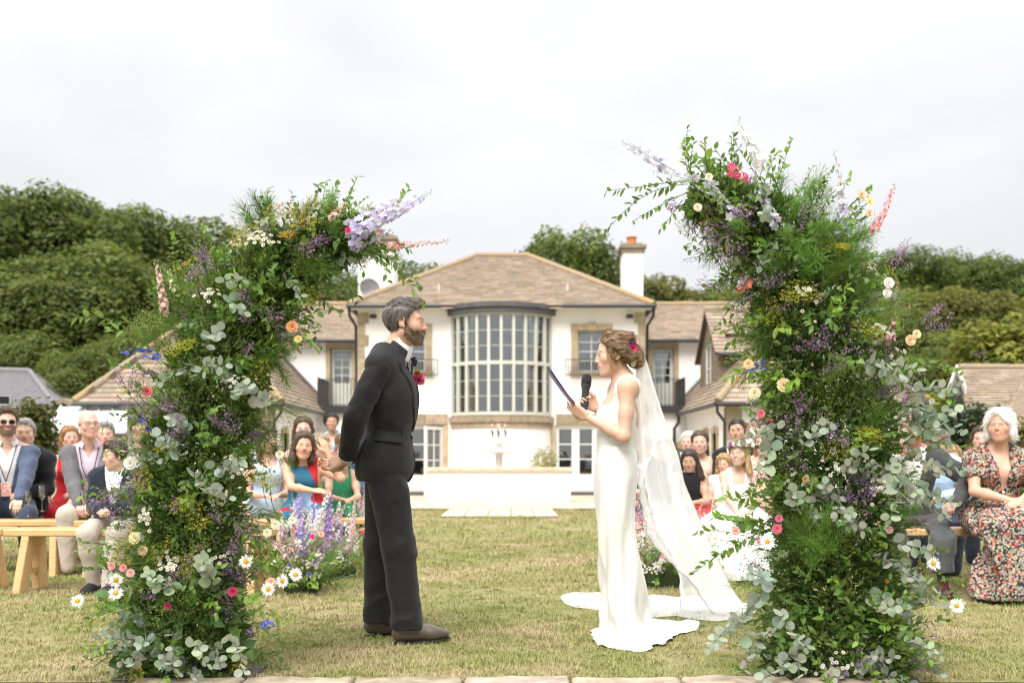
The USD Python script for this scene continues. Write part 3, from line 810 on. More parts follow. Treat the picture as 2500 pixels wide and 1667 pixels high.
obj('aerial', cat([tube([pa, pa + (0, 0, .45)], .015, 5), tube([pa + (-.35, 0, .3), pa + (.05, 0, .34)], .012, 5), tube([pa + (-.1, -.1, .38), pa + (-.16, .1, .2)], .01, 5), tube([pa + (-.2, -.1, .4), pa + (-.08, .1, .18)], .01, 5)]), M['lead'], cot)
# ---------------------------------------------------------------- trees, shrubs
def leaf_cards(rng, centres, normals, size, colours, aspect=1.0, fold=0.25):
    """Small folded leaf-spray faces at the given centres: two triangles each pair, rotated at random about the normals."""
    n = len(centres)
    nr = normals / np.maximum(np.linalg.norm(normals, axis=1, keepdims=True), 1e-9)
    r = rng.normal(size=(n, 3)); a = cross(nr, r); a /= np.maximum(np.linalg.norm(a, axis=1, keepdims=True), 1e-9)
    b = cross(nr, a)
    s = (size * rng.uniform(0.6, 1.35, n))[:, None]
    f = s * fold * rng.uniform(-1, 1, (n, 1))
    p0, p2 = centres - a * s * 0.5 * aspect, centres + a * s * 0.5 * aspect
    p1, p3 = centres - b * s * 0.36 + nr * f, centres + b * s * 0.36 + nr * f
    V = np.stack([p0, p1, p2, p3], 1).reshape(-1, 3)
    i = np.arange(n)[:, None] * 4
    F = np.concatenate([i + [0, 1, 2], i + [0, 2, 3]])
    return (V, F), np.repeat(colours, 4, 0)

def crown(rng, lobes, count, size, green, spread=0.22, inner=0.35):
    """Leaf faces over the outer shells of the lobes (centre, radii); tone varies from lobe to lobe and leaf to leaf."""
    lob = np.array([[*c, *r] for c, r in lobes], float)
    area = (lob[:, 3] * lob[:, 4] + lob[:, 3] * lob[:, 5] + lob[:, 4] * lob[:, 5])
    k = rng.choice(len(lob), count, p=area / area.sum())
    d = rng.normal(size=(count, 3)); d /= np.linalg.norm(d, axis=1, keepdims=True)
    rad = 1 - inner * rng.random(count) ** 2 + rng.normal(0, 0.05, count)
    bump = meshkit.noise(d * 2.3 + k[:, None] * 7.7) * 0.5 + 0.72
    C = lob[k, :3] + d * lob[k, 3:] * (rad * bump)[:, None]
    N = d / lob[k, 3:] + rng.normal(0, 0.5, (count, 3)) * np.linalg.norm(d / lob[k, 3:], axis=1, keepdims=True) + np.array([0, 0, 1.0]) / lob[k, 3:].mean(1)[:, None]
    lt = 1 + rng.normal(0, spread, len(lob))[k]
    col = 1.25 * np.array(green)[None] * (lt * rng.uniform(0.7, 1.3, count))[:, None]
    col = col * np.stack([1 + rng.normal(0, .10, count), np.ones(count), 1 + rng.normal(0, .15, count)], 1)
    return leaf_cards(rng, C, N, size, np.clip(col, 0.004, 0.9))

def tree_lobes(rng, R, H, z0, n, flat=0.8):
    """Lobes of a broad crown: radius R, from z0 up to H."""
    out = []
    for i in range(n):
        th = i * 2.399 + rng.uniform(-.3, .3)
        t = (i + .5) / n
        zc = z0 + (H - z0) * (0.12 + 0.72 * t)
        prof = math.sin(math.pi * min(1, 0.22 + 0.62 * t)) 
        rr = R * prof * rng.uniform(0.45, 0.78)
        lr = R * rng.uniform(0.20, 0.36)
        out.append(((rr * math.cos(th), rr * math.sin(th), zc), (lr, lr, lr * flat)))
    out.append(((0, 0, z0 + (H - z0) * .5), (R * .55, R * .55, (H - z0) * .36)))
    return out

def tree_proto(name, seed, R, H, z0, n, count, size, green, path='/World'):
    rng = np.random.default_rng(seed)
    x = UsdGeom.Xform(stage.CreateClassPrim(f'/World/_class_{name}'))
    root = stage.CreateClassPrim(f'/World/_class_{name}')
    lobes = tree_lobes(rng, R, H, z0, n)
    trunk = [tube([(0, 0, -1), (0.05, 0, z0 * .6), (0.12 * R * .3, .1, z0 + (H - z0) * .3), (0.1, .15, z0 + (H - z0) * .6)], [.09 * R * .55, .07 * R * .55, .05 * R * .5, .02 * R], 9)]
    for c, r in lobes[:10]:
        c = np.array(c)
        st = np.array([0.04, .02, z0 * .8 + rng.uniform(0, 1) * (H - z0) * .25])
        trunk.append(tube([st, st * .5 + c * .5 + (0, 0, -.1 * R), c], [.03 * R, .02 * R, .006 * R], 6))
    obj('trunk', cat(trunk), M['bark'], root, smooth=60)
    m, col = crown(rng, lobes, count, size, green)
    obj('crown', m, M['leaf'], root, tint=col)
    return root

T = {
    'oak_a': tree_proto('oak_a', 11, 4.2, 11.0, 1.0, 40, 44000, 0.175, (0.098, 0.134, 0.028)),
    'oak_b': tree_proto('oak_b', 12, 4.0, 9.0, 0.6, 36, 40000, 0.175, (0.105, 0.138, 0.030)),
    'oak_c': tree_proto('oak_c', 13, 3.4, 7.5, 0.4, 30, 34000, 0.165, (0.118, 0.150, 0.034)),
    'ash_a': tree_proto('ash_a', 14, 3.2, 8.5, 2.6, 26, 17000, 0.18, (0.10, 0.135, 0.03)),
    'oak_d': tree_proto('oak_d', 17, 3.4, 7.5, 0.4, 30, 30000, 0.165, (0.150, 0.160, 0.034)),
    'acacia': tree_proto('acacia', 15, 2.4, 5.5, 0.3, 16, 9000, 0.20, (0.21, 0.225, 0.04)),
}
TREES = [  # kind, pixel of the crown's top, distance, height wanted, width factor, turn, label
    ('oak_a', 80, 446, 42, 1.0, 0.3, 'tallest broad oak of the wood, at its near end above the slate barn'),
    ('oak_b', -70, 462, 41, 1.1, 1.2, 'dark oak at the frame edge, above the shrub and the slate barn'),
    ('oak_c', 20, 640, 37, 1.0, 2.2, 'rounded oak low on the wooded slope over the slate barn'),
    ('oak_b', 190, 470, 43, 1.0, 2.9, 'second oak from the tall one along the wooded skyline'),
    ('oak_c', 150, 690, 36, 1.05, 4.1, 'shaded oak above the gap between the slate barn and the house'),
    ('oak_a', 300, 496, 46, 1.0, 5.0, 'oak on the wooded skyline above the pink larkspur of the arch'),
    ('oak_c', 235, 600, 39, 1.15, 0.9, 'oak in the middle of the wood, lower than the skyline'),
    ('oak_b', 345, 640, 38, 1.0, 1.9, 'oak above the hipped roof of the near wing'),
    ('oak_b', 410, 535, 48, 1.0, 3.6, 'oak where the wooded skyline dips behind the flowers'),
    ('oak_c', 500, 560, 50, 1.1, 4.4, 'oak of the skyline mostly covered by the dill flowers'),
    ('oak_c', 590, 600, 50, 1.1, 5.5, 'oak behind the top of the shorter flower arch'),
    ('oak_b', 690, 660, 48, 1.0, 0.2, 'oak between the flower arch and the chimney with the dish'),
    ('oak_c', 800, 655, 47, 1.0, 2.4, 'oak just beside the chimney with the dish'),
    ('oak_c', 60, 830, 33, 0.9, 3.1, 'low bushy oak directly above the slate ridge'),
    ('oak_c', 190, 850, 31, 0.75, 5.1, 'small oak beside the lichen-covered hip of the roof'),
    ('oak_c', 320, 800, 34, 0.8, 0.5, 'small oak half hidden by the wing roof'),
    ('oak_c', 1010, 640, 46, 0.9, 1.1, 'oak showing between the chimney with the dish and the main roof'),
    ('ash_a', 1390, 575, 44, .8, 2.0, 'tall lone tree rising behind the ridge of the main roof'),
    ('ash_a', 1335, 592, 45, 0.62, 4.0, 'slimmer tree joined to the lone tree behind the roof ridge'),
    ('oak_c', 1450, 625, 46, 0.9, 3.3, 'rounded tree beside the chimney with the orange pot'),
    ('oak_d', 1590, 662, 47, 1.1, 0.7, 'bright green tree just past the chimney with the orange pot'),
    ('oak_d', 1690, 700, 46, 1.1, 5.2, 'tree above the tiled side roof near the dormer'),
    ('oak_b', 1800, 690, 48, 1.0, 1.6, 'tree hidden in part by the taller flower arch'),
    ('oak_b', 1930, 640, 50, 1.0, 2.6, 'tree behind the top of the taller flower arch'),
    ('oak_b', 2090, 625, 50, 1.0, 4.7, 'tree at the shoulder of the taller flower arch'),
    ('oak_a', 2230, 598, 50, 1.0, 3.9, 'highest dark tree of the wood beyond the cottage'),
    ('oak_b', 2350, 612, 52, 1.1, 0.1, 'skyline tree over the cottage aerial'),
    ('oak_b', 2480, 612, 50, 1.0, 5.9, 'skyline tree above the white-haired woman'),
    ('oak_d', 2270, 690, 40, 1.1, 1.4, 'olive-green oak in front of the darker wood'),
    ('oak_d', 2390, 700, 41, 1.2, 2.8, 'second olive-green oak of the slope, over the aerial'),
    ('oak_d', 2500, 720, 42, 1.1, 4.3, 'olive-green oak at the edge of the frame'),
    ('oak_c', 2160, 760, 38, 1.0, 5.4, 'oak just behind the yellow blooms of the taller arch'),
    ('oak_c', 2290, 850, 34, 0.8, 0.6, 'shaded oak between the arch and the white bargeboard'),
    ('acacia', 2440, 770, 31, 1.05, 1.0, 'yellow-green young tree above the cottage ridge'),
    ('acacia', 2530, 790, 30, 1.0, 3.0, 'yellow-green young tree at the frame edge over the cottage'),
]
HT = {'oak_a': 11.0, 'oak_b': 9.0, 'oak_c': 7.5, 'oak_d': 7.5, 'ash_a': 8.5, 'acacia': 5.5}
NAME = {'oak_a': 'oak_tree', 'oak_b': 'oak_tree', 'oak_c': 'oak_tree', 'oak_d': 'oak_tree', 'ash_a': 'ash_tree', 'acacia': 'acacia_tree'}
for kd, u, v, Y, wf, rot, lab in TREES:
    top = at(u, v, Y)
    g = float(ground_height(top[0], Y))
    s = (top[2] - g) / HT[kd] * 1.07
    copy_of(T[kd], NAME[kd], lab, 'tree', (top[0], Y, g), rot, (max(s, .75) * wf, max(s, .75) * wf, s), group='trees of the woods around the house')

def shrub(name, label, u, v, Y, width, seed, green, count=3500, size=.12, zb=0.0, green2=None, catg='shrub', tall=None):
    top = at(u, v, Y)
    h = top[2]
    rng = np.random.default_rng(seed)
    t = thing(name, label, catg, (top[0], Y, 0))
    lobes = []
    for i in range(9):
        th = i * 2.4
        r = width * .5
        lobes.append(((r * .55 * math.cos(th) * rng.uniform(.6, 1), r * .45 * math.sin(th), h * rng.uniform(.35, .72)), (r * rng.uniform(.4, .6), r * .5, h * rng.uniform(.24, .3))))
    lobes.append(((0, 0, h * .5), (width * .36, width * .36, h * .48)))
    obj('stem', cat([tube([(0, 0, -.05), (0.02, 0, h * .3), (rng.uniform(-.3, .3) * width, rng.uniform(-.2, .2), h * .75)], [.04, .03, .01], 6) for _ in range(5)]), M['bark'], t)
    m, col = crown(rng, lobes, count, size, green)
    if green2 is not None:
        pick = rng.random(len(col) // 4) < .3
        col[np.repeat(pick, 4)] = np.array(green2) * rng.uniform(.8, 1.2)
    obj('foliage', m, M['leaf'], t, tint=col)
    return t
shrub('leafy_shrub', 'loose olive-green shrub behind the man in sunglasses', 62, 958, 15.5, 1.1, 3, (.075, .088, .018), 3500, .10)
shrub('clipped_hedge', 'dark green clipped hedge below the cottage roof', 2365, 962, 19.0, 1.35, 4, (.028, .052, .018), 4200, .10, catg='hedge')
shrub('clipped_hedge', 'dark green hedge between the arch and the cottage gable', 2270, 975, 21.0, 1.2, 14, (.045, .066, .018), 3200, .12, catg='hedge')
shrub('spindle_shrub', 'rusty green shrub behind the woman with white hair', 2440, 1010, 13.5, 1.3, 5, (.085, .105, .025), 3800, .085, green2=(.22, .13, .05))
shrub('spindle_shrub', 'rusty shrub at the frame edge beyond the white-haired woman', 2530, 1000, 13.0, 1.0, 6, (.09, .10, .025), 2500, .085, green2=(.24, .12, .05))
shrub('leafy_shrub', 'bright yellow-green shrub glimpsed beside the arch and the hedge', 2268, 1020, 17.5, .6, 8, (.17, .20, .03), 1200, .09)
ol = at(1328, 1078, 23.4)
pt = thing('potted_olive_tree', 'small grey-green olive tree in a pot beside the french doors', 'tree', (ol[0], 23.4, 0))
r5 = np.random.default_rng(21)
obj('pot', lathe([(0, .03), (.17, .03), (.2, .3), (.23, .32), (.23, .36), (.19, .36), (.18, .3), (0, .3)], 18), M['terracotta'], pt, smooth=40)
obj('trunk', tube([(0, 0, .28), (.02, .01, .55), (-.01, 0, .85)], [.03, .022, .012], 7), M['bark'], pt, smooth=True)
m, col = crown(r5, [((0, 0, 1.0), (.3, .3, .3)), ((-.12, 0, .9), (.22, .22, .2)), ((.14, 0, .95), (.2, .2, .22))], 800, .055, (.32, .32, .14))
obj('crown', m, M['leaf'], pt, tint=col)

# ---------------------------------------------------------------- grass: real tufts near the viewer
def tuft(rng, n, h, w):
    V, F = [], []
    for i in range(n):
        p = np.array([rng.normal(0, .022), rng.normal(0, .022), 0])
        th = rng.uniform(0, 2 * np.pi); a = rng.uniform(.15, 1.25)
        d = np.array([math.cos(th) * math.sin(a), math.sin(th) * math.sin(a), math.cos(a)])
        L = h * rng.uniform(.6, 1.25)
        s = cross(d, [0, 0, 1]); s /= max(np.linalg.norm(s), 1e-6)
        mid = p + d * L * .55; tip = p + d * L + np.array([math.cos(th), math.sin(th), -.5]) * L * .22
        k = len(V)
        V += [p - s * w / 2, p + s * w / 2, mid - s * w * .4, mid + s * w * .4, tip]
        F += [[k, k + 1, k + 3], [k, k + 3, k + 2], [k + 2, k + 3, k + 4]]
    return np.array(V), np.array(F)
rg = np.random.default_rng(5)
inst = UsdGeom.PointInstancer.Define(stage, '/World/grass')
keys(inst.GetPrim(), 'short dry mown grass covering the lawn', 'grass', kind='stuff')
protos = []
for i in range(8):
    pm = obj('grass_tuft', tuft(rg, 18, .023 if i < 6 else .034, .0026 if i < 6 else .0032), M['blade'], inst.GetPrim())
    protos.append(pm.GetPath())
inst.CreatePrototypesRel().SetTargets(protos)
pts, sc = [], []
for y0, y1, dens, s0 in ((4.30, 6.2, 1500, .95), (6.2, 8.5, 800, 1.15), (8.5, 12.0, 340, 1.5), (12, 19.2, 100, 2.2)):
    w = .54 * y1 + .3
    n = int((y1 - y0) * 2 * w * dens)
    q = np.column_stack([rg.uniform(-w, w, n), rg.uniform(y0, y1, n)])
    q = q[np.abs(q[:, 0]) < .53 * q[:, 1] + .3]
    q = q[~((q[:, 1] > 16.65) & (np.abs(q[:, 0] + .21) < 1.02))]
    nz = meshkit.fbm(np.column_stack([q * 1.1, q[:, 0] * 0]), 3, 9)
    q = q[rg.random(len(q)) < np.clip(.35 + 1.6 * (nz - .25), .35, 1)]
    pts.append(np.column_stack([q, np.full(len(q), -.002)])); sc.append(np.full(len(q), s0) * rg.uniform(.7, 1.25, len(q)))
pts, sc = np.vstack(pts), np.concatenate(sc)
inst.CreatePositionsAttr(Vt.Vec3fArray.FromNumpy(pts.astype(np.float32)))
inst.CreateProtoIndicesAttr(Vt.IntArray.FromNumpy(rg.integers(0, 8, len(pts)).astype(np.int32)))
inst.CreateScalesAttr(Vt.Vec3fArray.FromNumpy(np.repeat(sc[:, None], 3, 1).astype(np.float32)))
ang = rg.uniform(0, np.pi, len(pts))
qs = Vt.QuathArray(len(pts))
inst.CreateOrientationsAttr(Vt.QuathArray([Gf.Quath(float(math.cos(a)), 0.0, 0.0, float(math.sin(a))) for a in ang]))
# ---------------------------------------------------------------- figures: smooth distance fields turned into one surface
def surface_nets(F, lo, h):
    """The zero surface of the sampled field F as (vertices, triangles): one vertex in each cell the surface crosses."""
    S = F < 0
    nx, ny, nz = F.shape
    c = np.zeros((nx - 1, ny - 1, nz - 1), np.int8)
    for i, j, k in np.ndindex(2, 2, 2):
        c += S[i:nx - 1 + i, j:ny - 1 + j, k:nz - 1 + k]
    act = np.argwhere((c > 0) & (c < 8))
    if len(act) == 0:
        return np.zeros((0, 3)), np.zeros((0, 3), int)
    idx = np.full(c.shape, -1, np.int32)
    idx[tuple(act.T)] = np.arange(len(act))
    corners = [(0, 0, 0), (1, 0, 0), (0, 1, 0), (1, 1, 0), (0, 0, 1), (1, 0, 1), (0, 1, 1), (1, 1, 1)]
    vals = np.stack([F[act[:, 0] + a, act[:, 1] + b, act[:, 2] + d] for a, b, d in corners], 1)
    edges = [(0, 1), (2, 3), (4, 5), (6, 7), (0, 2), (1, 3), (4, 6), (5, 7), (0, 4), (1, 5), (2, 6), (3, 7)]
    acc, cnt = np.zeros((len(act), 3)), np.zeros(len(act))
    ca = np.array(corners, float)
    for a, b in edges:
        va, vb = vals[:, a], vals[:, b]
        m = (va < 0) != (vb < 0)
        t = np.where(m, va / np.where(m, va - vb, 1), 0)
        acc += np.where(m[:, None], ca[a] + (ca[b] - ca[a]) * t[:, None], 0)
        cnt += m
    V = lo + (act + acc / cnt[:, None]) * h
    quads = []
    for ax in range(3):
        o = [1, 1, 1]
        sl0 = [slice(1, -1)] * 3; sl1 = [slice(1, -1)] * 3
        sl0[ax] = slice(0, -1); sl1[ax] = slice(1, None)
        A, B = S[tuple(sl0)], S[tuple(sl1)]
        e = np.argwhere(A != B)
        if len(e) == 0:
            continue
        flip = A[tuple(e.T)]
        e = e + np.array([0 if k == ax else 1 for k in range(3)])
        u, v = [(1, 2), (2, 0), (0, 1)][ax]
        du, dv = np.zeros(3, int), np.zeros(3, int)
        du[u] = 1; dv[v] = 1
        q = np.stack([idx[tuple((e - du - dv).T)], idx[tuple((e - dv).T)], idx[tuple(e.T)], idx[tuple((e - du).T)]], 1)
        q = np.where(flip[:, None], q, q[:, ::-1])
        quads.append(q)
    Q = np.vstack(quads)
    Q = Q[(Q >= 0).all(1)]
    return V, np.concatenate([Q[:, [0, 1, 2]], Q[:, [0, 2, 3]]])

class Field:
    def __init__(self, lo, hi, h):
        self.lo, self.h = np.array(lo, float), h
        self.n = np.maximum(np.ceil((np.array(hi, float) - self.lo) / h).astype(int) + 1, 4)
        self.F = np.full(self.n, 0.5, np.float32)
    def region(self, lo, hi):
        a = np.clip(np.floor((np.asarray(lo) - self.lo) / self.h).astype(int), 0, self.n)
        b = np.clip(np.ceil((np.asarray(hi) - self.lo) / self.h).astype(int) + 1, 0, self.n)
        if (b <= a).any():
            return None, None
        ax = [(self.lo[k] + np.arange(a[k], b[k]) * self.h).astype(np.float32) for k in range(3)]
        P = np.stack(np.meshgrid(*ax, indexing='ij'), -1)
        return tuple(slice(a[k], b[k]) for k in range(3)), P
    def add(self, prim, off=0.0, k=None):
        k = prim.k if k is None else k
        m = off + k + 3 * self.h + 0.01
        sl, P = self.region(prim.lo - m, prim.hi + m)
        if sl is None:
            return
        d = prim.dist(P) - off
        a = self.F[sl]
        if k > 0:
            hh = np.clip(0.5 + 0.5 * (a - d) / k, 0, 1)
            self.F[sl] = a * (1 - hh) + d * hh - k * hh * (1 - hh)
        else:
            self.F[sl] = np.minimum(a, d)
    def cut(self, prim, off=0.0, k=0.006):
        m = off + k + 3 * self.h + .01
        sl, P = self.region(prim.lo - m, prim.hi + m)
        if sl is None:
            return
        d = -(prim.dist(P) - off)
        a = self.F[sl]
        hh = np.clip(0.5 + 0.5 * (d - a) / k, 0, 1)
        self.F[sl] = a * (1 - hh) + d * hh + k * hh * (1 - hh)
    def clip(self, fn):
        """Keeps where fn(P) < 0."""
        P = self.region(self.lo, self.lo + (self.n - 1) * self.h)[1]
        f = fn(P)
        self.F = np.maximum(self.F[:f.shape[0], :f.shape[1], :f.shape[2]], f.astype(np.float32))
    def mesh(self):
        return surface_nets(self.F, self.lo, self.h)

class Cone:
    """Round cone from a to b; flat: {axis vector: factor} widens the section along that axis."""
    def __init__(self, a, b, r1, r2=None, k=0.03, flat=None, tag=''):
        self.a, self.b = np.array(a, float), np.array(b, float)
        self.r1, self.r2 = r1, r1 if r2 is None else r2
        self.k, self.tag, self.flat = k, tag, flat
        r = max(self.r1, self.r2) * (max(1, flat[1]) if flat else 1)
        self.lo, self.hi = np.minimum(self.a, self.b) - r, np.maximum(self.a, self.b) + r
    def dist(self, P):
        ba = (self.b - self.a).astype(np.float32); pa = P - self.a.astype(np.float32)
        t = np.clip(pa @ ba / max(float(ba @ ba), 1e-9), 0, 1)
        q = pa - t[..., None] * ba
        if self.flat:
            ax, f = np.asarray(self.flat[0], np.float32), self.flat[1]
            ax = ax / np.linalg.norm(ax)
            c = q @ ax
            q = q + (c * (1 / f - 1))[..., None] * ax
        return np.sqrt(np.einsum('...i,...i->...', q, q)) - (self.r1 + (self.r2 - self.r1) * t)

class Ell:
    def __init__(self, c, r, R=None, k=0.03, tag=''):
        self.c, self.r, self.R = np.array(c, float), np.array(r, float), np.eye(3) if R is None else R
        self.k, self.tag = k, tag
        ext = np.sqrt(((self.R * self.r[None]) ** 2).sum(1))
        self.lo, self.hi = self.c - ext, self.c + ext
    def dist(self, P):
        q = (P - self.c.astype(np.float32)) @ self.R.astype(np.float32)
        q = q / self.r.astype(np.float32)
        k0 = np.sqrt(np.einsum('...i,...i->...', q, q))
        q = q / self.r.astype(np.float32)
        k1 = np.sqrt(np.einsum('...i,...i->...', q, q))
        return np.where(k1 > 1e-6, k0 * (k0 - 1) / np.maximum(k1, 1e-6), -self.r.min())

def field_of(prims, off=0.0, h=0.008, pad=0.03, k=None):
    lo = np.min([p.lo for p in prims], 0) - off - pad
    hi = np.max([p.hi for p in prims], 0) + off + pad
    f = Field(lo, hi, h)
    for p in prims:
        f.add(p, off, k)
    return f

def unit(v):
    v = np.asarray(v, float)
    return v / max(math.sqrt(float(v @ v)), 1e-9)

def ik(a, t, l1, l2, hint):
    """Middle joint of a two-bone chain from a to the target t, bending towards hint; returns (middle, end)."""
    a, t = np.asarray(a, float), np.asarray(t, float)
    d = t - a; L = np.linalg.norm(d)
    L2 = min(L, (l1 + l2) * 0.998)
    d = d / max(L, 1e-9)
    x = (l1 * l1 - l2 * l2 + L2 * L2) / (2 * L2)
    y = math.sqrt(max(l1 * l1 - x * x, 0))
    hn = np.asarray(hint, float); hn = hn - d * (hn @ d)
    return a + d * x + unit(hn) * y, a + d * L2

def hand_prims(wrist, d, nrm, side, s=1.0, curl=0.45, spread=0.06, thumb=0.7, tag='hand', curls=None):
    """A palm and five fingers. d: towards the fingertips, nrm: out of the back of the hand, side: +1 when the thumb lies along cross(d, nrm)."""
    d = unit(d); nrm = unit(np.asarray(nrm, float) - d * (np.asarray(nrm, float) @ d))
    t = cross(d, nrm) * side
    out = []
    W = np.asarray(wrist, float)
    offs = [0.027, 0.009, -0.009, -0.026]
    lens = [0.070, 0.079, 0.073, 0.057]
    for i in range(4):
        kn = W + s * (d * (0.088 - 0.004 * abs(i - 1.2)) + t * offs[i])
        out.append(Cone(W + s * (d * 0.012 + t * offs[i] * .62), kn, .0145 * s, .0125 * s, k=.010 * s, tag=tag))
        c = curl if curls is None else curls[i]
        a, p, dd = 0, kn, unit(d + t * spread * (1.5 - i) * .6)
        for j, fr in enumerate((.46, .30, .24)):
            a = c * (0.9 if j == 0 else 1.05)
            ax = cross(dd, -nrm) if j == 0 else ax0
            if j == 0:
                ax0 = unit(ax)
            dd = rotm(ax0, a) @ dd
            q = p + dd * lens[i] * fr * s
            r0 = (.0092 - .0011 * j) * s * (0.88 if i == 3 else 1)
            out.append(Cone(p, q, r0, r0 * .9, k=.004 * s, tag=tag))
            p = q
    b = W + s * (d * .022 + t * .024)
    m = b + s * .040 * unit(d * .62 + t * .72 - nrm * .35 * thumb)
    e = m + s * .032 * unit(d * .85 + t * (.42 - .4 * thumb) - nrm * .5 * thumb)
    f = e + s * .026 * unit(d * .95 + t * (.22 - .5 * thumb) - nrm * .45 * thumb)
    out += [Cone(b, m, .0155 * s, .0125 * s, k=.012 * s, tag=tag), Cone(m, e, .0115 * s, .0105 * s, k=.005 * s, tag=tag), Cone(e, f, .0105 * s, .0085 * s, k=.004 * s, tag=tag)]
    return out

def head_prims(c, R, s=1.0, male=True, jaw=1.0, nose=1.0, smile=0.0, ear=True, child=0.0):
    """Skull, face, nose, lips, ears in the head's own axes (x to its right, y forwards, z up)."""
    T = lambda p: c + R @ (np.array(p, float) * s)
    E = lambda p, r, k: Ell(T(p), np.array(r) * s, R, k * s, 'head')
    C = lambda a, b, r1, r2, k: Cone(T(a), T(b), r1 * s, r2 * s, k * s, tag='head')
    j = jaw
    o = [E((0, -.014, .034), (.0755, .0945, .083), .02), E((0, .024, -.022), (.0625 - .004 * (not male), .064, .084), .03)]
    for sx in (-1, 1):
        o.append(C((sx * .046 * j, -.002, -.058), (sx * .016, .058, -.098), .026, .019, .028))
        o.append(E((sx * .041, .052, -.022), (.025, .024, .024), .025))
        o.append(C((sx * .044, .066 - .002 * (not male), .021), (sx * .012, .083 - .003 * (not male), .016), .0115 if male else .0085, .0115 if male else .0085, .014))
    o.append(E((0, .066, -.1), (.021, .018, .017), .018))
    o.append(E((0, .066, -.06), (.036, .027, .032), .02))
    nr = .0115 if male else .0095
    o.append(C((0, .082, .016), (0, .0925 + .004 * nose, -.012), .0085, .008, .012))
    o.append(C((0, .091, -.008), (0, .100 + .005 * nose, -.029), .008, nr, .008))
    for sx in (-1, 1):
        o.append(E((sx * .0105, .0935, -.033), (.0075, .010, .007), .007))
    sm = smile
    for sx in (-1, 1):
        o.append(C((0, .0915, -.0565), (sx * (.023 + .004 * sm), .080, -.0575 + .006 * sm), .0062, .004, .004))
        o.append(C((0, .0905, -.0675), (sx * (.020 + .004 * sm), .0805, -.061 + .006 * sm), .0068, .004, .004))
        if sm > .4:
            o.append(E((sx * .043, .058, -.034), (.02, .02, .018), .02))
    if ear:
        for sx in (-1, 1):
            Re = R @ rotm((0, 0, 1), sx * -.35) @ rotm((1, 0, 0), -.15)
            o.append(Ell(T((sx * .080, -.014, -.004)), np.array((.008, .019, .031)) * s, Re, .006 * s, 'head'))
            o.append(Ell(T((sx * .080, -.004, -.03)), np.array((.008, .010, .010)) * s, Re, .006 * s, 'head'))
    return o

def head_cuts(f, c, R, s, mouth=0.0):
    T = lambda p: c + R @ (np.array(p, float) * s)
    for sx in (-1, 1):
        f.cut(Ell(T((sx * .032, .096, .000)), np.array((.018, .0155, .0105)) * s, R), 0, .010 * s)
        f.add(Ell(T((sx * .0325, .0695, -.0005)), np.array((.0145, .0145, .0135)) * s, R), 0, .003 * s)
        f.add(Cone(T((sx * .047, .074, -.001)), T((sx * .02, .082, .006)), .0042 * s, .0042 * s), 0, .004 * s)
        f.cut(Ell(T((sx * .088, -.012, -.003)), np.array((.006, .009, .016)) * s, R), 0, .004 * s)
    if mouth > 0:
        f.cut(Ell(T((0, .099, -.0625)), np.array((.020, .014, .004 + .010 * mouth)) * s, R), 0, .003 * s)

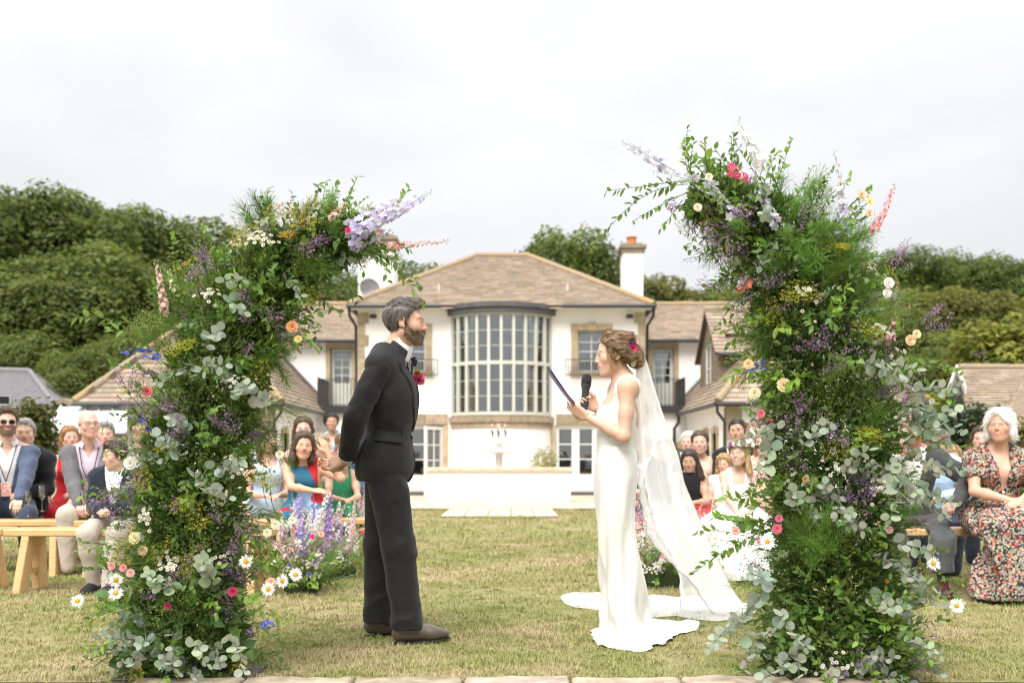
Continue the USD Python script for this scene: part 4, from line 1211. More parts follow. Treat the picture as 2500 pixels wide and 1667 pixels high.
def face_colour(V, c, R, s, skin, lips, brow, eye=(.05, .035, .02), smile=0.0, mouth=0.0, stubble=0.0, hair=(.05, .03, .02), squint=0.0, female=False):
    q = (V - c) @ R / s
    x, y, z = np.abs(q[:, 0]), q[:, 1], q[:, 2]
    col = np.repeat(np.array(skin, float)[None], len(V), 0)
    n = meshkit.fbm(q * 28, 3, 3)
    col *= (1 + (n - .5)[:, None] * 0.14)
    def blend(mask, c2, a=1.0):
        m = np.clip(mask, 0, 1)[:, None] * a
        return col * (1 - m) + np.array(c2, float) * m
    sk = np.array(skin)
    front = y > .03
    cheek = np.exp(-(((x - .042) / .02) ** 2 + ((z + .028) / .02) ** 2)) * front
    col = blend(cheek, sk * np.array([1.06, .80, .74]), .5)
    nosem = np.exp(-((x / .014) ** 2 + ((z + .03) / .014) ** 2)) * (y > .085)
    col = blend(nosem, sk * np.array([1.05, .80, .74]), .45)
    if stubble:
        jaw = np.clip((-.028 - z - .35 * np.maximum(0, .07 - y - .05)) / .012, 0, 1) * (y > -.005) * np.clip((z + .135) / .02, 0, 1)
        mous = np.exp(-(((z + .046) / .007) ** 2)) * (x < .03) * (y > .07)
        keep = 1 - np.exp(-((x / .024) ** 4 + ((z + .062) / .011) ** 4)) * (y > .07)
        col = blend(np.maximum(jaw * keep, mous), hair, stubble)
    lw = .025 + .004 * smile
    zc = -.0625 + .006 * smile * (x / .025) ** 2
    lipm = np.clip(1.25 - ((x / lw) ** 2 + ((z - zc) / (.0095 + .008 * mouth)) ** 2), 0, 1) * 3 * (y > .075)
    col = blend(lipm, lips)
    if smile > .5 or mouth > 0:
        tw, th = .015 + .003 * smile, .0014 + .0026 * smile + .002 * mouth
        teeth = np.clip(1.2 - ((x / tw) ** 2 + ((z - zc - .0008) / th) ** 2), 0, 1) * 4 * (y > .075)
        col = blend(teeth, (.66, .60, .54))
        if mouth > 0.4:
            dark = np.clip(1.2 - ((x / .014) ** 2 + ((z - zc + .005) / .0045) ** 2), 0, 1) * 4 * (y > .07)
            col = blend(dark, (.12, .03, .03))
    bz = .0215 - ((x - .030) / .03) ** 2 * .006
    brm = np.clip(1.3 - (np.abs(z - bz) / (.0042 if not female else .0030)) ** 2, 0, 1) * ((x > .013) & (x < .050) & (y > .045))
    col = blend(brm, brow, .68)
    op = .0058 * (1 - .6 * squint)
    ex = (x - .0325)
    eyem = np.clip(1.25 - ((ex / .0145) ** 2 + ((z + .0005) / op) ** 2), 0, 1) * 4 * (y > .055)
    col = blend(eyem, (.62, .58, .55))
    iris = np.clip(1.3 - ((ex / .0062) ** 2 + ((z + .0005) / .0062) ** 2), 0, 1) * 4 * (eyem > .3)
    col = blend(iris, eye)
    lid = np.exp(-((z - op + .0002 + (ex / .0145) ** 2 * op * .8) / .0018) ** 2) * (np.abs(ex) < .016) * (y > .05)
    col = blend(lid, np.array(brow) * .5, .6 if female else .45)
    low = np.exp(-((z + op) / .0028) ** 2) * (np.abs(ex) < .015) * (y > .05)
    col = blend(low, sk * np.array([.84, .68, .62]), .35)
    return np.clip(col, 0.002, 0.95)

def hair_line(q, style):
    """< 0 where hair grows, in head axes (unit scale)."""
    y, z, x = q[..., 1], q[..., 2], np.abs(q[..., 0])
    if style == 'long':
        yy = [-.14, -.05, .0, .035, .06, .085, .12]; zz = [-.4, -.4, -.3, -.02, .045, .080, .095]
    elif style == 'receding':
        yy = [-.14, -.09, -.045, -.015, .015, .04, .06, .085, .12]; zz = [-.08, -.075, -.05, .0, .0, .05, .085, .10, .12]
    else:
        yy = [-.14, -.09, -.045, -.018, .012, .028, .05, .078, .12]; zz = [-.085, -.08, -.058, -.012, -.012, .03, .055, .078, .10]
    return np.interp(y, yy, zz) - z

def hair_mesh(c, R, s, style, thick=.016, h=.006, extra=(), seed=0, strands=.0035, top=0.0, sfreq=60.0, cutoff=None):
    T = lambda p: c + R @ (np.array(p, float) * s)
    prims = [Ell(T((0, -.014, .034)), (np.array((.0755, .0945, .083)) + thick) * s, R, .02, 'h'), Ell(T((0, .0, -.01)), np.array((.060 + thick, .060 + thick, .07)) * s, R, .02, 'h')]
    if top:
        prims.append(Ell(T((0, .02, .085 + top)), np.array((.055, .065, .035)) * s, R, .03 * s, 'h'))
    base = field_of(prims, h=h, k=.012)
    f = base
    ext = [Cone(T(a), T(b), r1 * s, r2 * s, k=.018 * s, flat=None) for a, b, r1, r2 in extra]
    if ext:
        f2 = field_of(prims + ext, h=h, k=.012)
        for e in ():
            pass
        f = f2
    def clipfn(P):
        q = (P - c.astype(np.float32)) @ R.astype(np.float32) / s
        return hair_line(q, style) * s
    P0 = f.region(f.lo, f.lo + (f.n - 1) * f.h)[1] if not ext else None
    if not ext:
        f.F = f.F + (thick * s * .95 * np.clip(1 + clipfn(P0) / (.034 * s), 0, 1) ** 2).astype(np.float32)
    keep = None
    if ext:
        P = f.region(f.lo, f.lo + (f.n - 1) * f.h)[1]
        g = clipfn(P)
        ef = Field(f.lo, f.lo + (f.n - 1) * f.h, f.h); ef.n = f.n; ef.F = np.full(f.F.shape, .5, np.float32)
        for e in ext:
            ef.add(e, 0, .018 * s)
        hf = Field(f.lo, f.lo + (f.n - 1) * f.h, f.h); hf.n = f.n; hf.F = np.full(f.F.shape, .5, np.float32)
        for p in prims:
            hf.add(p, 0, .012)
        core = np.maximum(hf.F + (thick * s * .95 * np.clip(1 + g / (.034 * s), 0, 1) ** 2).astype(np.float32), g)
        kk = .012 * s
        hh = np.clip(.5 + .5 * (ef.F - core) / kk, 0, 1)
        f.F = (ef.F * (1 - hh) + core * hh - kk * hh * (1 - hh)).astype(np.float32)
    else:
        f.clip(clipfn)
    V, Fc = f.mesh()
    if len(V) == 0:
        return None
    m = trimesh.Trimesh(V, Fc, process=False)
    q = (V - c) @ R / s
    az = np.arctan2(q[:, 0], q[:, 1] + .02)
    n = meshkit.fbm(np.column_stack([az * 9, q[:, 2] * 9, q[:, 1] * 9]) + seed * 3.7, 3, seed) - .5
    n2 = meshkit.noise(np.column_stack([q[:, 0] * sfreq * 2.2, q[:, 1] * 14, q[:, 2] * 14]) + seed) - .5
    V2 = V + m.vertex_normals * ((n * 2.2 + n2 * 1.4) * strands * s)[:, None]
    return trimesh.Trimesh(V2, Fc, process=False)

def hair_tint(V, c, R, s, cols, seed=0, freq=120.0):
    q = (V - c) @ R / s
    a = meshkit.fbm(np.column_stack([q[:, 0] * freq, q[:, 1] * 22, q[:, 2] * 22]) + seed, 3, seed)
    a = np.clip((a - .3) / .4, 0, 1)[:, None]
    return np.array(cols[0]) * (1 - a) + np.array(cols[1]) * a

def hair_strands(root, hm, c, R, s, P, n=None):
    """Loose single hairs lying over the hair's surface."""
    rs = np.random.default_rng(P.get('seed', 1) + 50)
    n = n or P.get('nstrands', 700)
    V, N, Fc = np.array(hm.vertices), hm.vertex_normals, np.array(hm.faces)
    ar = hm.area_faces; k = rs.choice(len(Fc), n, p=ar / ar.sum())
    p = V[Fc[k]].mean(1); nn = N[Fc[k]].mean(1)
    q = (p - c) @ R / s
    flow = np.column_stack([q[:, 0] * 1.2, q[:, 1] + .02, np.where(q[:, 2] > .06, -.02, -.10)]) if P.get('comb', 'down') == 'down' else np.column_stack([q[:, 0] * .4, -.10 + 0 * q[:, 1], .03 - .5 * q[:, 2]])
    if P.get('comb') == 'quiff':
        flow = np.column_stack([q[:, 0] * .6, np.where(q[:, 2] > .07, .09, -.06), np.where(q[:, 2] > .07, .035, -.08)])
    d = flow @ R.T; d = d / np.linalg.norm(d, axis=1, keepdims=True) + rs.normal(0, P.get('fly', .2), (n, 3))
    d -= nn * (d * nn).sum(1, keepdims=True); d /= np.linalg.norm(d, axis=1, keepdims=True)
    L = P.get('strandlen', .04) * s * rs.uniform(.6, 1.3, (n, 1))
    a = p + nn * .0005; b = p + d * L * .5 + nn * .0032 * s; e = p + d * L + nn * (.0015 + rs.normal(.001, .0035, (n, 1))) * s
    cols = P.get('hair', [(.05, .03, .02), (.1, .06, .04)])
    for m, col in ((0, cols[0]), (1, cols[1])):
        w = np.arange(n) % 2 == m
        cv = UsdGeom.BasisCurves.Define(stage, numbered(str(root.GetPath()), 'hair_strands'))
        cv.CreateTypeAttr('linear')
        cv.CreatePointsAttr(Vt.Vec3fArray.FromNumpy(np.stack([a[w], b[w], e[w]], 1).reshape(-1, 3).astype(np.float32)))
        cv.CreateCurveVertexCountsAttr(Vt.IntArray.FromNumpy(np.full(int(w.sum()), 3, np.int32)))
        cv.CreateWidthsAttr(Vt.FloatArray.FromNumpy(np.tile(np.array([.0016, .0013, .0005], np.float32), int(w.sum()))))
        cv.SetWidthsInterpolation('vertex')
        UsdGeom.PrimvarsAPI(cv).CreatePrimvar('tint', Sdf.ValueTypeNames.Color3fArray, 'constant').Set(Vt.Vec3fArray([Gf.Vec3f(*map(float, col))]))
        UsdShade.MaterialBindingAPI.Apply(cv.GetPrim()).Bind(M['hair'])
        keys(cv.GetPrim(), kind='stuff')

def wrinkle(V, Fc, amp, fn=None, freq=(10, 10, 7), seed=0):
    """Cloth folds: soft ridges running obliquely, fading in and out over the surface."""
    m = trimesh.Trimesh(V, Fc, process=False)
    A = rotm((0, 1, .3), .6 + .2 * (seed % 3)); A2 = rotm((1, .2, 0), -.7)
    p = V @ A.T * np.array(freq) + seed * 5.3
    p = p + 1.2 * (meshkit.noise(V * 5 + seed)[:, None] - .5)
    r1 = 1 - np.abs(2 * meshkit.noise(p, seed) - 1)
    r2 = 1 - np.abs(2 * meshkit.noise(V @ A2.T * np.array(freq) * 1.7 + seed, seed + 3) - 1)
    mask = np.clip(meshkit.noise(V * 6.5 + seed * 2.1, seed + 5) * 2 - .5, 0, 1)
    n = (r1 ** 2 - .4) * mask + .45 * (r2 ** 2 - .4) * (1 - .5 * mask)
    w = 1.0 if fn is None else fn(V)
    return trimesh.Trimesh(V + m.vertex_normals * (n * 1.6 * amp * w)[:, None], Fc, process=False)

def skeleton(P):
    """Joints of a figure in its own axes (x to its right, y forwards, z up, metres)."""
    s = P.get('s', 1.0); sit = P.get('sit', True); fem = P.get('fem', False)
    lean, side = P.get('lean', 0.0), P.get('side', 0.0)
    J = {}
    hz = (P.get('seat', .455) + .085 * s) if sit else P.get('hip', .93 * s)
    J['hip'] = np.array([0, 0, hz])
    tw = P.get('twist', 0.0)
    up = unit([math.sin(side), math.sin(lean), math.cos(lean) * math.cos(side)])
    fw = unit(np.array([0, 1.0, 0]) - up * up[1]); fw = rotm(up, tw) @ fw
    rt = cross(fw, up)
    J['up'], J['fw'], J['rt'] = up, fw, rt
    ts = s * P.get('torso', 1.0)
    J['waist'] = J['hip'] + up * .14 * ts
    J['chest'] = J['hip'] + up * .32 * ts
    J['sh'] = J['hip'] + up * .445 * ts
    J['neck'] = J['hip'] + up * .50 * ts
    nl = P.get('necklean', .25)
    hu = unit(up + fw * nl)
    J['head'] = J['neck'] + hu * P.get('necklen', .190) * ts
    w = P.get('shw', .172 if not fem else .148) * s
    for sd, k in ((1, 'R'), (-1, 'L')):
        J['sh' + k] = J['sh'] + rt * sd * w + up * (-.012 * s)
        J['hp' + k] = J['hip'] + rt * sd * .092 * s
    for sd, k in ((1, 'R'), (-1, 'L')):
        ft = P.get('foot' + k)
        if ft is None:
            ft = (sd * .13 * s, .43 * s, .08 * s) if sit else (sd * .10 * s, 0.0, .08 * s)
        kn, an = ik(J['hp' + k], np.array(ft, float), P.get('thigh', .435) * s, P.get('shin', .42) * s, P.get('knee' + k, (sd * .12, 1.0, .35)))
        J['kn' + k], J['an' + k] = kn, an
        hd = P.get('hand' + k, (sd * .06 * s, .30 * s, hz + .13 * s) if sit else (sd * .24 * s, .05 * s, hz - .06 * s))
        el, wr = ik(J['sh' + k], np.array(hd, float), .275 * s, .25 * s, P.get('elbow' + k, (sd * .55, -.6, -.6)))
        J['el' + k], J['wr' + k] = el, wr
    yaw, pit, rol = P.get('look', (0, 0, 0))
    B = np.stack([rt, fw, up], 1)
    B0 = np.stack([unit(cross(unit([fw[0], fw[1], 0]), [0, 0, 1.0])), unit([fw[0], fw[1], 0]), [0, 0, 1.0]], 1)
    J['R'] = B0 @ rotm((0, 0, 1), yaw) @ rotm((1, 0, 0), pit) @ rotm((0, 1, 0), rol)
    J['hs'] = P.get('hs', s)
    for k, v in P.get('joints', {}).items():
        J[k] = np.array(v, float)
    return J

def body_prims(P, J):
    s = P.get('s', 1.0); fem = P.get('fem', False); g = P.get('girth', 1.0)
    up, fw, rt = J['up'], J['fw'], J['rt']
    B = np.stack([rt, fw, up], 1)
    W = (1.0 if not fem else .90)
    o = []
    o.append(Ell(J['hip'] + up * .02 * s, np.array((.158, .115 * g, .12)) * s, B, .05, 'torso'))
    o.append(Ell(J['waist'] + up * .02 * s, np.array((.138 * W, .102 * g, .13)) * s, B, .06, 'torso'))
    o.append(Ell(J['chest'], np.array((.160 * W, .112 * (g * .5 + .5), .16)) * s, B, .06, 'torso'))
    o.append(Cone(J['shR'] + (J['shL'] - J['shR']) * .12, J['shL'] + (J['shR'] - J['shL']) * .12, .058 * s * W, k=.06, tag='torso'))
    for k in 'RL':
        o.append(Cone(J['neck'] + up * .03 * s - fw * .012 * s, J['sh' + k] + up * .004 * s - fw * .008 * s, .046 * s * W, .051 * s * W, k=.05, tag='torso'))
        if fem and P.get('bust', 1):
            o.append(Ell(J['chest'] + up * (.015 * s) + fw * .085 * s + rt * (.07 if k == 'R' else -.07) * s, np.array((.062, .058, .062)) * s * P.get('bust', 1), B, .05, 'torso'))
    r = (.055 if not fem else .047) * s
    hn = J['head'] + J['R'] @ np.array((0, -.024, -.085)) * J['hs']
    o.append(Cone(J['neck'] - up * .03 * s, hn, r * 1.12, r, k=.035, tag='neck'))
    a = 1.0 if not fem else .84
    a *= P.get('arm', 1.0)
    for k in 'RL':
        o.append(Cone(J['sh' + k], J['sh' + k] + (J['el' + k] - J['sh' + k]) * .55, .054 * s * a, .047 * s * a, k=.03, tag='up' + k))
        o.append(Cone(J['sh' + k] + (J['el' + k] - J['sh' + k]) * .5, J['el' + k], .047 * s * a, .039 * s * a, k=.02, tag='up' + k))
        m = J['el' + k] + (J['wr' + k] - J['el' + k]) * .35
        o.append(Cone(J['el' + k], m, .040 * s * a, .040 * s * a, k=.02, tag='fo' + k))
        o.append(Cone(m, J['wr' + k], .040 * s * a, .0255 * s * a, k=.02, tag='fo' + k))
        fd = unit(J['wr' + k] - J['el' + k])
        hd = P.get('hd' + k, fd + np.array([0, 0, -.0]))
        nr = P.get('hn' + k, (0, .2, 1))
        side = P.get('hside' + k)
        if side is None:
            dd = unit(hd); nn = unit(np.asarray(nr, float) - dd * (np.asarray(nr, float) @ dd))
            tdir = cross(dd, nn)
            side = 1 if tdir @ (rt * (-1 if k == 'R' else 1)) > 0 else -1
        o += hand_prims(J['wr' + k], hd, nr, side, s * P.get('handsize', .98 if not fem else .88), P.get('curl' + k, P.get('curl', .4)), thumb=P.get('thumb', .6), tag='ha' + k, curls=P.get('curls' + k))
    if P.get('legs', True):
        for k in 'RL':
            o.append(Cone(J['hp' + k], J['kn' + k], .082 * s, .058 * s, k=.05, tag='th' + k))
            m = J['kn' + k] + (J['an' + k] - J['kn' + k]) * .35
            o.append(Cone(J['kn' + k], m, .057 * s, .056 * s, k=.03, tag='si' + k))
            o.append(Cone(m, J['an' + k], .056 * s, .036 * s, k=.03, tag='si' + k))
            toe = P.get('toe' + k, (0.0, 1.0, -.12))
            t = unit(toe)
            o.append(Cone(J['an' + k] - t * .03 * s + (0, 0, -.035 * s), J['an' + k] + t * .15 * s + (0, 0, -.025 * s), .036 * s, .03 * s, k=.03, tag='ft' + k))
    return o

def sel(prims, tags):
    return [p for p in prims if any(p.tag.startswith(t) for t in tags)]

def person(P, h=.0062, hc=.0095):
    """Builds a figure from its description P and returns the thing."""
    s = P.get('s', 1.0)
    J = skeleton(P); prims = body_prims(P, J)
    root = thing('person', P['label'], 'person', P['loc'], P.get('rotz', 0.0), P.get('group'))
    hs = J['hs']; c, R = J['head'], J['R']
    male = not P.get('fem', False)
    hp = head_prims(c, R, hs, male, P.get('jaw', 1.0), P.get('nose', 1.0), P.get('smile', 0))
    want = P.get('skin_parts', ['head', 'neck', 'torso', 'up', 'fo', 'ha'])
    bp = sel(prims + hp, want)
    f = field_of(bp, h=h)
    head_cuts(f, c, R, hs, P.get('mouth', 0))
    V, Fc = f.mesh()
    skin = P.get('skin', (.55, .33, .24))
    col = face_colour(V, c, R, hs, skin, P.get('lips', np.array(skin) * (.85, .5, .5)), P.get('brow', P.get('hair', [(.05, .03, .02)])[0]), P.get('eye', (.05, .035, .02)),
                      P.get('smile', 0), P.get('mouth', 0), P.get('stubble', 0), P.get('beardcol', P.get('hair', [(.05, .03, .02)])[0]), P.get('squint', 0), P.get('fem', False))
    obj('body', (V, Fc), M['skin'], root, smooth=True, tint=col)
    st = P.get('style', 'short')
    if st != 'bald':
        hm = hair_mesh(c, R, hs, P.get('line', st if st in ('long', 'receding') else 'short'), P.get('thick', .014), P.get('hh', .0065), P.get('locks', ()), P.get('seed', 1), P.get('strands', .0035), P.get('top', 0.0))
        if hm is not None:
            hair_strands(root, hm, c, R, hs, P)
            obj('hair', hm, M['hair'], root, smooth=True, tint=hair_tint(np.array(hm.vertices), c, R, hs, P.get('hair', [(.05, .03, .02), (.1, .06, .04)]), P.get('seed', 1)))
    for cl in P.get('clothes', ()):
        garment(root, P, J, prims, cl, hc)
    return root, J, prims

def garment(root, P, J, prims, cl, hc=.0095):
    """One piece of clothing: the chosen body parts grown outwards, cut to shape, creased."""
    s = P.get('s', 1.0)
    ps = sel(prims, cl['parts']) + list(cl.get('extra', []))
    off = cl.get('off', .012)
    f = field_of(ps, off, cl.get('h', hc), k=None)
    up, fw, rt = J['up'], J['fw'], J['rt']
    B = np.stack([rt, fw, up], 1).astype(np.float32)
    o = J['hip'].astype(np.float32)
    for kind, a in cl.get('cuts', ()):
        if kind == 'above':      # remove above this height along the torso
            f.clip(lambda Q: (Q - o) @ B[:, 2] - a * s)
        elif kind == 'below':
            f.clip(lambda Q: a * s - (Q - o) @ B[:, 2])
        elif kind == 'vneck':    # (top height, depth, half width at the top)
            z1, z0, w = a
            def fn(Q):
                q = (Q - o) @ B
                t = np.clip((q[..., 2] - z0 * s) / max((z1 - z0) * s, 1e-6), 0, 1.3)
                inside = np.minimum(np.minimum(w * s * t - np.abs(q[..., 0]), q[..., 1] - .0), q[..., 2] - z0 * s)
                return inside
            f.clip(fn)
        elif kind == 'neckhole': # (height, radius x, radius y): an oval hole round the neck
            z0, rx, ry = a
            def fn(Q):
                q = (Q - o) @ B
                rr = 1 - np.sqrt((q[..., 0] / (rx * s)) ** 2 + ((q[..., 1] - .01) / (ry * s)) ** 2)
                return np.minimum(rr * min(rx, ry) * s, q[..., 2] - z0 * s)
            f.clip(fn)
        elif kind == 'sleeve':   # cut the arms off beyond this share of the upper arm
            for k in 'RL':
                p0, d = J['sh' + k], unit(J['el' + k] - J['sh' + k])
                L = np.linalg.norm(J['el' + k] - J['sh' + k]) * a
                rr = .105 * s
                f.clip(lambda Q, p0=p0.astype(np.float32), d=d.astype(np.float32), L=L, rr=rr: np.minimum((Q - p0) @ d - L, rr - np.linalg.norm((Q - p0) - ((Q - p0) @ d)[..., None] * d, axis=-1)))
        elif kind == 'armhole':
            for k in 'RL':
                d = (J['rt'] * (1 if k == 'R' else -1)).astype(np.float32)
                p0 = J['sh' + k].astype(np.float32)
                f.clip(lambda Q, p0=p0, d=d: np.minimum((Q - p0) @ d + a * s, (Q - p0) @ B[:, 2] + .13 * s))
        elif kind == 'fn':
            f.clip(a)
    V, Fc = f.mesh()
    if len(V) == 0:
        return None
    m = wrinkle(V, Fc, cl.get('wr', .004), seed=cl.get('seed', 1), freq=cl.get('freq', (10, 10, 7)))
    return obj(cl['name'], m, M[cl['mat']], root, smooth=True, label=cl.get('label'))

M['skin'] = usdkit.material(stage, '/World/Looks/skin', {
    'a': ('attribute', {'attribute': 'tint'}),
    'p': ('principled_bsdf', {'roughness': 0.48, 'specular_ior_level': 0.4, 'subsurface_weight': 0.15, 'subsurface_scale': 0.006, 'subsurface_radius': (1.0, 0.35, 0.2)})},
    [('a.color', 'p.base_color')], surface='p.BSDF')
M['hair'] = usdkit.material(stage, '/World/Looks/hair', {
    'a': ('attribute', {'attribute': 'tint'}), 'p': ('principled_bsdf', {'roughness': 0.42, 'specular_ior_level': 0.45})}, [('a.color', 'p.base_color')], surface='p.BSDF')
def cloth(name, col, rough=.85, var=.06, sheen=.15, **kw):
    M[name] = mat('cloth_' + name, col, rough, var, 25.0, bump=.12, bscale=220, sheen_weight=sheen, spec=.25, **kw)
def print_cloth(name, base, cols, scale=24.0, cover=.5):
    """Fabric with a scattered flower print: cells of several colours on a ground colour."""
    n = len(cols)
    ramp = []
    for i, c in enumerate(cols):
        ramp += [(i / n + .002, c), ((i + 1) / n - .002, c)]
    M[name] = usdkit.material(stage, '/World/Looks/print_' + name, {
        'g': ('geometry', {}), 'v': ('voronoi_texture', {'scale': scale, 'randomness': 1.0}), 'sep': ('separate_color', {}),
        'r': ('rgb_ramp', {'ramp': ramp}), 'n': ('noise_texture', {'scale': scale * 2.2, 'detail': 2.0}),
        'ad': ('math', {'math_type': 'multiply_add', 'value2': .55}), 'cm': ('map_range', {'from_min': cover - .06, 'from_max': cover + .06, 'to_min': 0.0, 'to_max': 1.0, 'clamp': True}),
        'm': ('mix', {'color2': base}), 'p': ('principled_bsdf', {'roughness': .85, 'specular_ior_level': .25})},
        [('g.position', 'v.vector'), ('v.color', 'sep.color'), ('sep.r', 'r.fac'), ('g.position', 'n.vector'), ('n.fac', 'ad.value1'), ('v.distance', 'ad.value3'),
         ('ad.value', 'cm.value'), ('cm.result', 'm.fac'), ('r.color', 'm.color1'), ('m.color', 'p.base_color')], surface='p.BSDF')
# ---------------------------------------------------------------- benches and glasses
M['pine'] = usdkit.material(stage, '/World/Looks/varnished_pine', {
    'tc': ('texture_coordinate', {}), 'mp': ('mapping', {'scale': (2.0, 14.0, 14.0)}), 'n': ('noise_texture', {'scale': 3.0, 'detail': 6.0, 'distortion': 1.5}),
    'r': ('rgb_ramp', {'ramp': [(0, (.46, .27, .105)), (.42, (.56, .35, .15)), (.6, (.66, .44, .22)), (.72, (.42, .22, .08)), (1, (.60, .40, .19))]}),
    'p': ('principled_bsdf', {'roughness': .45, 'coat_weight': .15})},
    [('tc.object', 'mp.vector'), ('mp.vector', 'n.vector'), ('n.fac', 'r.fac'), ('r.color', 'p.base_color')], surface='p.BSDF')
def bench(label, x0, x1, y, g='rustic pine benches for the guests'):
    L = x1 - x0
    b = thing('bench', label, 'bench', ((x0 + x1) / 2, y, 0), rng.normal(0, .012), g)
    rb = np.random.default_rng(int(abs(x0) * 100 + y * 10))
    obj('seat', rbox(-L / 2, L / 2, -.135, .135, .408, .46, .008), M['pine'], b)
    for sx in (-1, 1):
        ex = sx * (L / 2 - .16)
        for sy in (-1, 1):
            m = rbox(-.028, .028, -.065, .065, 0, .415, .005)
            V = np.array(m.vertices)
            k = (.415 - V[:, 2]) / .415
            m.vertices = np.column_stack([V[:, 0] + ex + sx * .03 * k, V[:, 1] * (1 - .15 * (1 - k)) + sy * (.075 + .075 * k), V[:, 2]])
            obj('leg', m, M['pine'], b)
        obj('brace', rbox(ex - .03, ex + .03, -.10, .10, .345, .412, .004), M['pine'], b)
        obj('stretcher', rbox(ex + sx * .02 - .016, ex + sx * .02 + .016, -.105, .105, .13, .17, .004), M['pine'], b)
    return b
bench('front pine bench with the boy seated at its far end', -3.66, -1.72, 7.28)
bench('front pine bench cut by the frame edge, nearest the man in the blue suit', -5.6, -3.70, 7.32)
bench('second-row pine bench holding a champagne flute', -5.5, -3.64, 8.36)
bench('second-row pine bench behind the boy, half covered by the flowers', -3.60, -1.75, 8.30)
bench('third-row pine bench under the men in jackets', -5.6, -3.7, 9.35)
bench('third-row pine bench behind the shorter flower arch', -3.65, -1.8, 9.35)
bench('pine bench carrying the laughing woman', -2.2, -1.2, 8.62)
bench('pine bench under the dark-haired girl, behind the veil', 1.15, 3.0, 8.95)
bench('pine bench in the row behind the dark-haired girl', 1.15, 3.0, 9.9)
bench('pine bench under the man in the slate suit and the white-haired woman', 2.35, 4.3, 7.32)
bench('pine bench behind the man in the slate suit', 2.4, 4.3, 8.5)

M['flute'] = usdkit.material(stage, '/World/Looks/clear_glass', {
    'f': ('fresnel', {'IOR': 1.5}), 'fm': ('math', {'math_type': 'multiply_add', 'value2': 1.0, 'value3': 0.10, 'use_clamp': True}),
    't': ('transparent_bsdf', {'color': (.93, .94, .95)}), 'g': ('glossy_bsdf', {'roughness': 0.03}), 'mx': ('mix_closure', {})},
    [('f.fac', 'fm.value1'), ('fm.value', 'mx.fac'), ('t.BSDF', 'mx.closure1'), ('g.BSDF', 'mx.closure2')], surface='mx.closure')
def flute(label, u, v, Y, lift=0.0):
    p = at(u, v, Y)
    t = thing('champagne_flute', label, 'glass', (p[0], Y, p[2]), 0, 'champagne flutes')
    obj('foot', lathe([(0, .002), (.032, .001), (.033, .003), (.008, .006), (.004, .012), (.0035, .085), (.006, .095)], 18), M['flute'], t, smooth=50)
    obj('cup', lathe([(.004, .093), (.018, .105), (.027, .13), (.030, .165), (.027, .215), (.0255, .215), (.0285, .165), (.0255, .132), (.016, .108), (0, .098)], 22), M['flute'], t, smooth=50)
flute('empty champagne flute standing on the second-row bench', 68, 1261, 8.33)
flute('champagne flute held by the man in the blue suit', 103, 1248, 8.25)
flute('champagne flute between the hands of the bald man', 205, 1262, 8.05)
flute('champagne flute held near the floral dress, behind the slate suit', 2372, 1262, 7.7)
# ---------------------------------------------------------------- fabrics
cloth('charcoal_wool', (.0165, .0165, .0185), .75, .12, sheen=.08)
cloth('black_wool', (.010, .010, .011), .85, .1)
cloth('blue_wool', (.075, .10, .16), .85, .08)
cloth('blue_wool_dark', (.045, .062, .105), .85, .08)
cloth('grey_tweed', (.13, .13, .14), .9, .12)
cloth('slate_suit', (.062, .066, .066), .88, .12)
cloth('navy_wool', (.016, .022, .036), .9, .1)
cloth('white_cotton', (.74, .74, .77), .85, .03)
cloth('pink_cotton', (.66, .52, .64), .85, .04)
cloth('sky_cotton', (.42, .55, .70), .85, .05)
cloth('lilac_cotton', (.34, .33, .42), .85, .05)
cloth('stone_chino', (.48, .42, .36), .9, .05)
cloth('red_crepe', (.50, .012, .022), .75, .05)
cloth('bright_red', (.62, .02, .015), .7, .05)
cloth('tan_linen', (.62, .48, .36), .9, .05)
cloth('cream_satin', (.78, .76, .72), .5, .03)
cloth('black_sock', (.02, .02, .022), .95, .1)
cloth('brown_tweed', (.19, .145, .10), .95, .2)
cloth('blue_denim', (.06, .12, .22), .9, .1)
cloth('ivory_tulle', (.82, .80, .79), .9, .02)
print_cloth('garden_print', (.035, .032, .03), [(.40, .09, .06), (.46, .20, .11), (.33, .15, .21), (.27, .29, .22), (.44, .35, .26), (.36, .09, .07), (.17, .20, .15), (.42, .26, .23), (.36, .33, .26), (.30, .32, .26), (.27, .29, .23), (.04, .04, .04)], 60.0, .88)
print_cloth('leaf_print', (.03, .20, .10), [(.05, .26, .14), (.60, .62, .50), (.03, .18, .09), (.55, .40, .20), (.04, .22, .12)], 26.0, .52)
print_cloth('blue_print', (.36, .55, .66), [(.42, .60, .70), (.30, .48, .62), (.60, .62, .55), (.14, .24, .30)], 26.0, .42)
print_cloth('colour_block', (.05, .2, .3), [(.03, .13, .22), (.04, .28, .16), (.30, .42, .60), (.22, .55, .10), (.02, .16, .20), (.45, .02, .03)], 5.5, 5.0)
M['leather_brown'] = mat('brown_leather', (.085, .062, .05), .32, .12, 9.0, bump=.1, bscale=150, coat_weight=.25)
M['leather_oxblood'] = mat('oxblood_leather', (.05, .014, .013), .28, .1, 9.0, coat_weight=.3)
M['sole'] = mat('dark_sole', (.022, .016, .013), .5)
M['canvas_black'] = mat('black_canvas', (.012, .013, .017), .85)
M['rubber_white'] = mat('white_rubber', (.66, .66, .64), .6)
M['lens_dark'] = mat('dark_lens', (.008, .007, .007), .08)
M['specs'] = mat('spectacle_frame', (.03, .025, .022), .3)
M['badge'] = mat('red_white_badge', (.70, .22, .18), .5, col2=(.75, .62, .58), vscale=38.0)
M['strap'] = mat('black_ribbon', (.015, .015, .018), .7)
M['button'] = mat('pearl_button', (.78, .76, .72), .25)

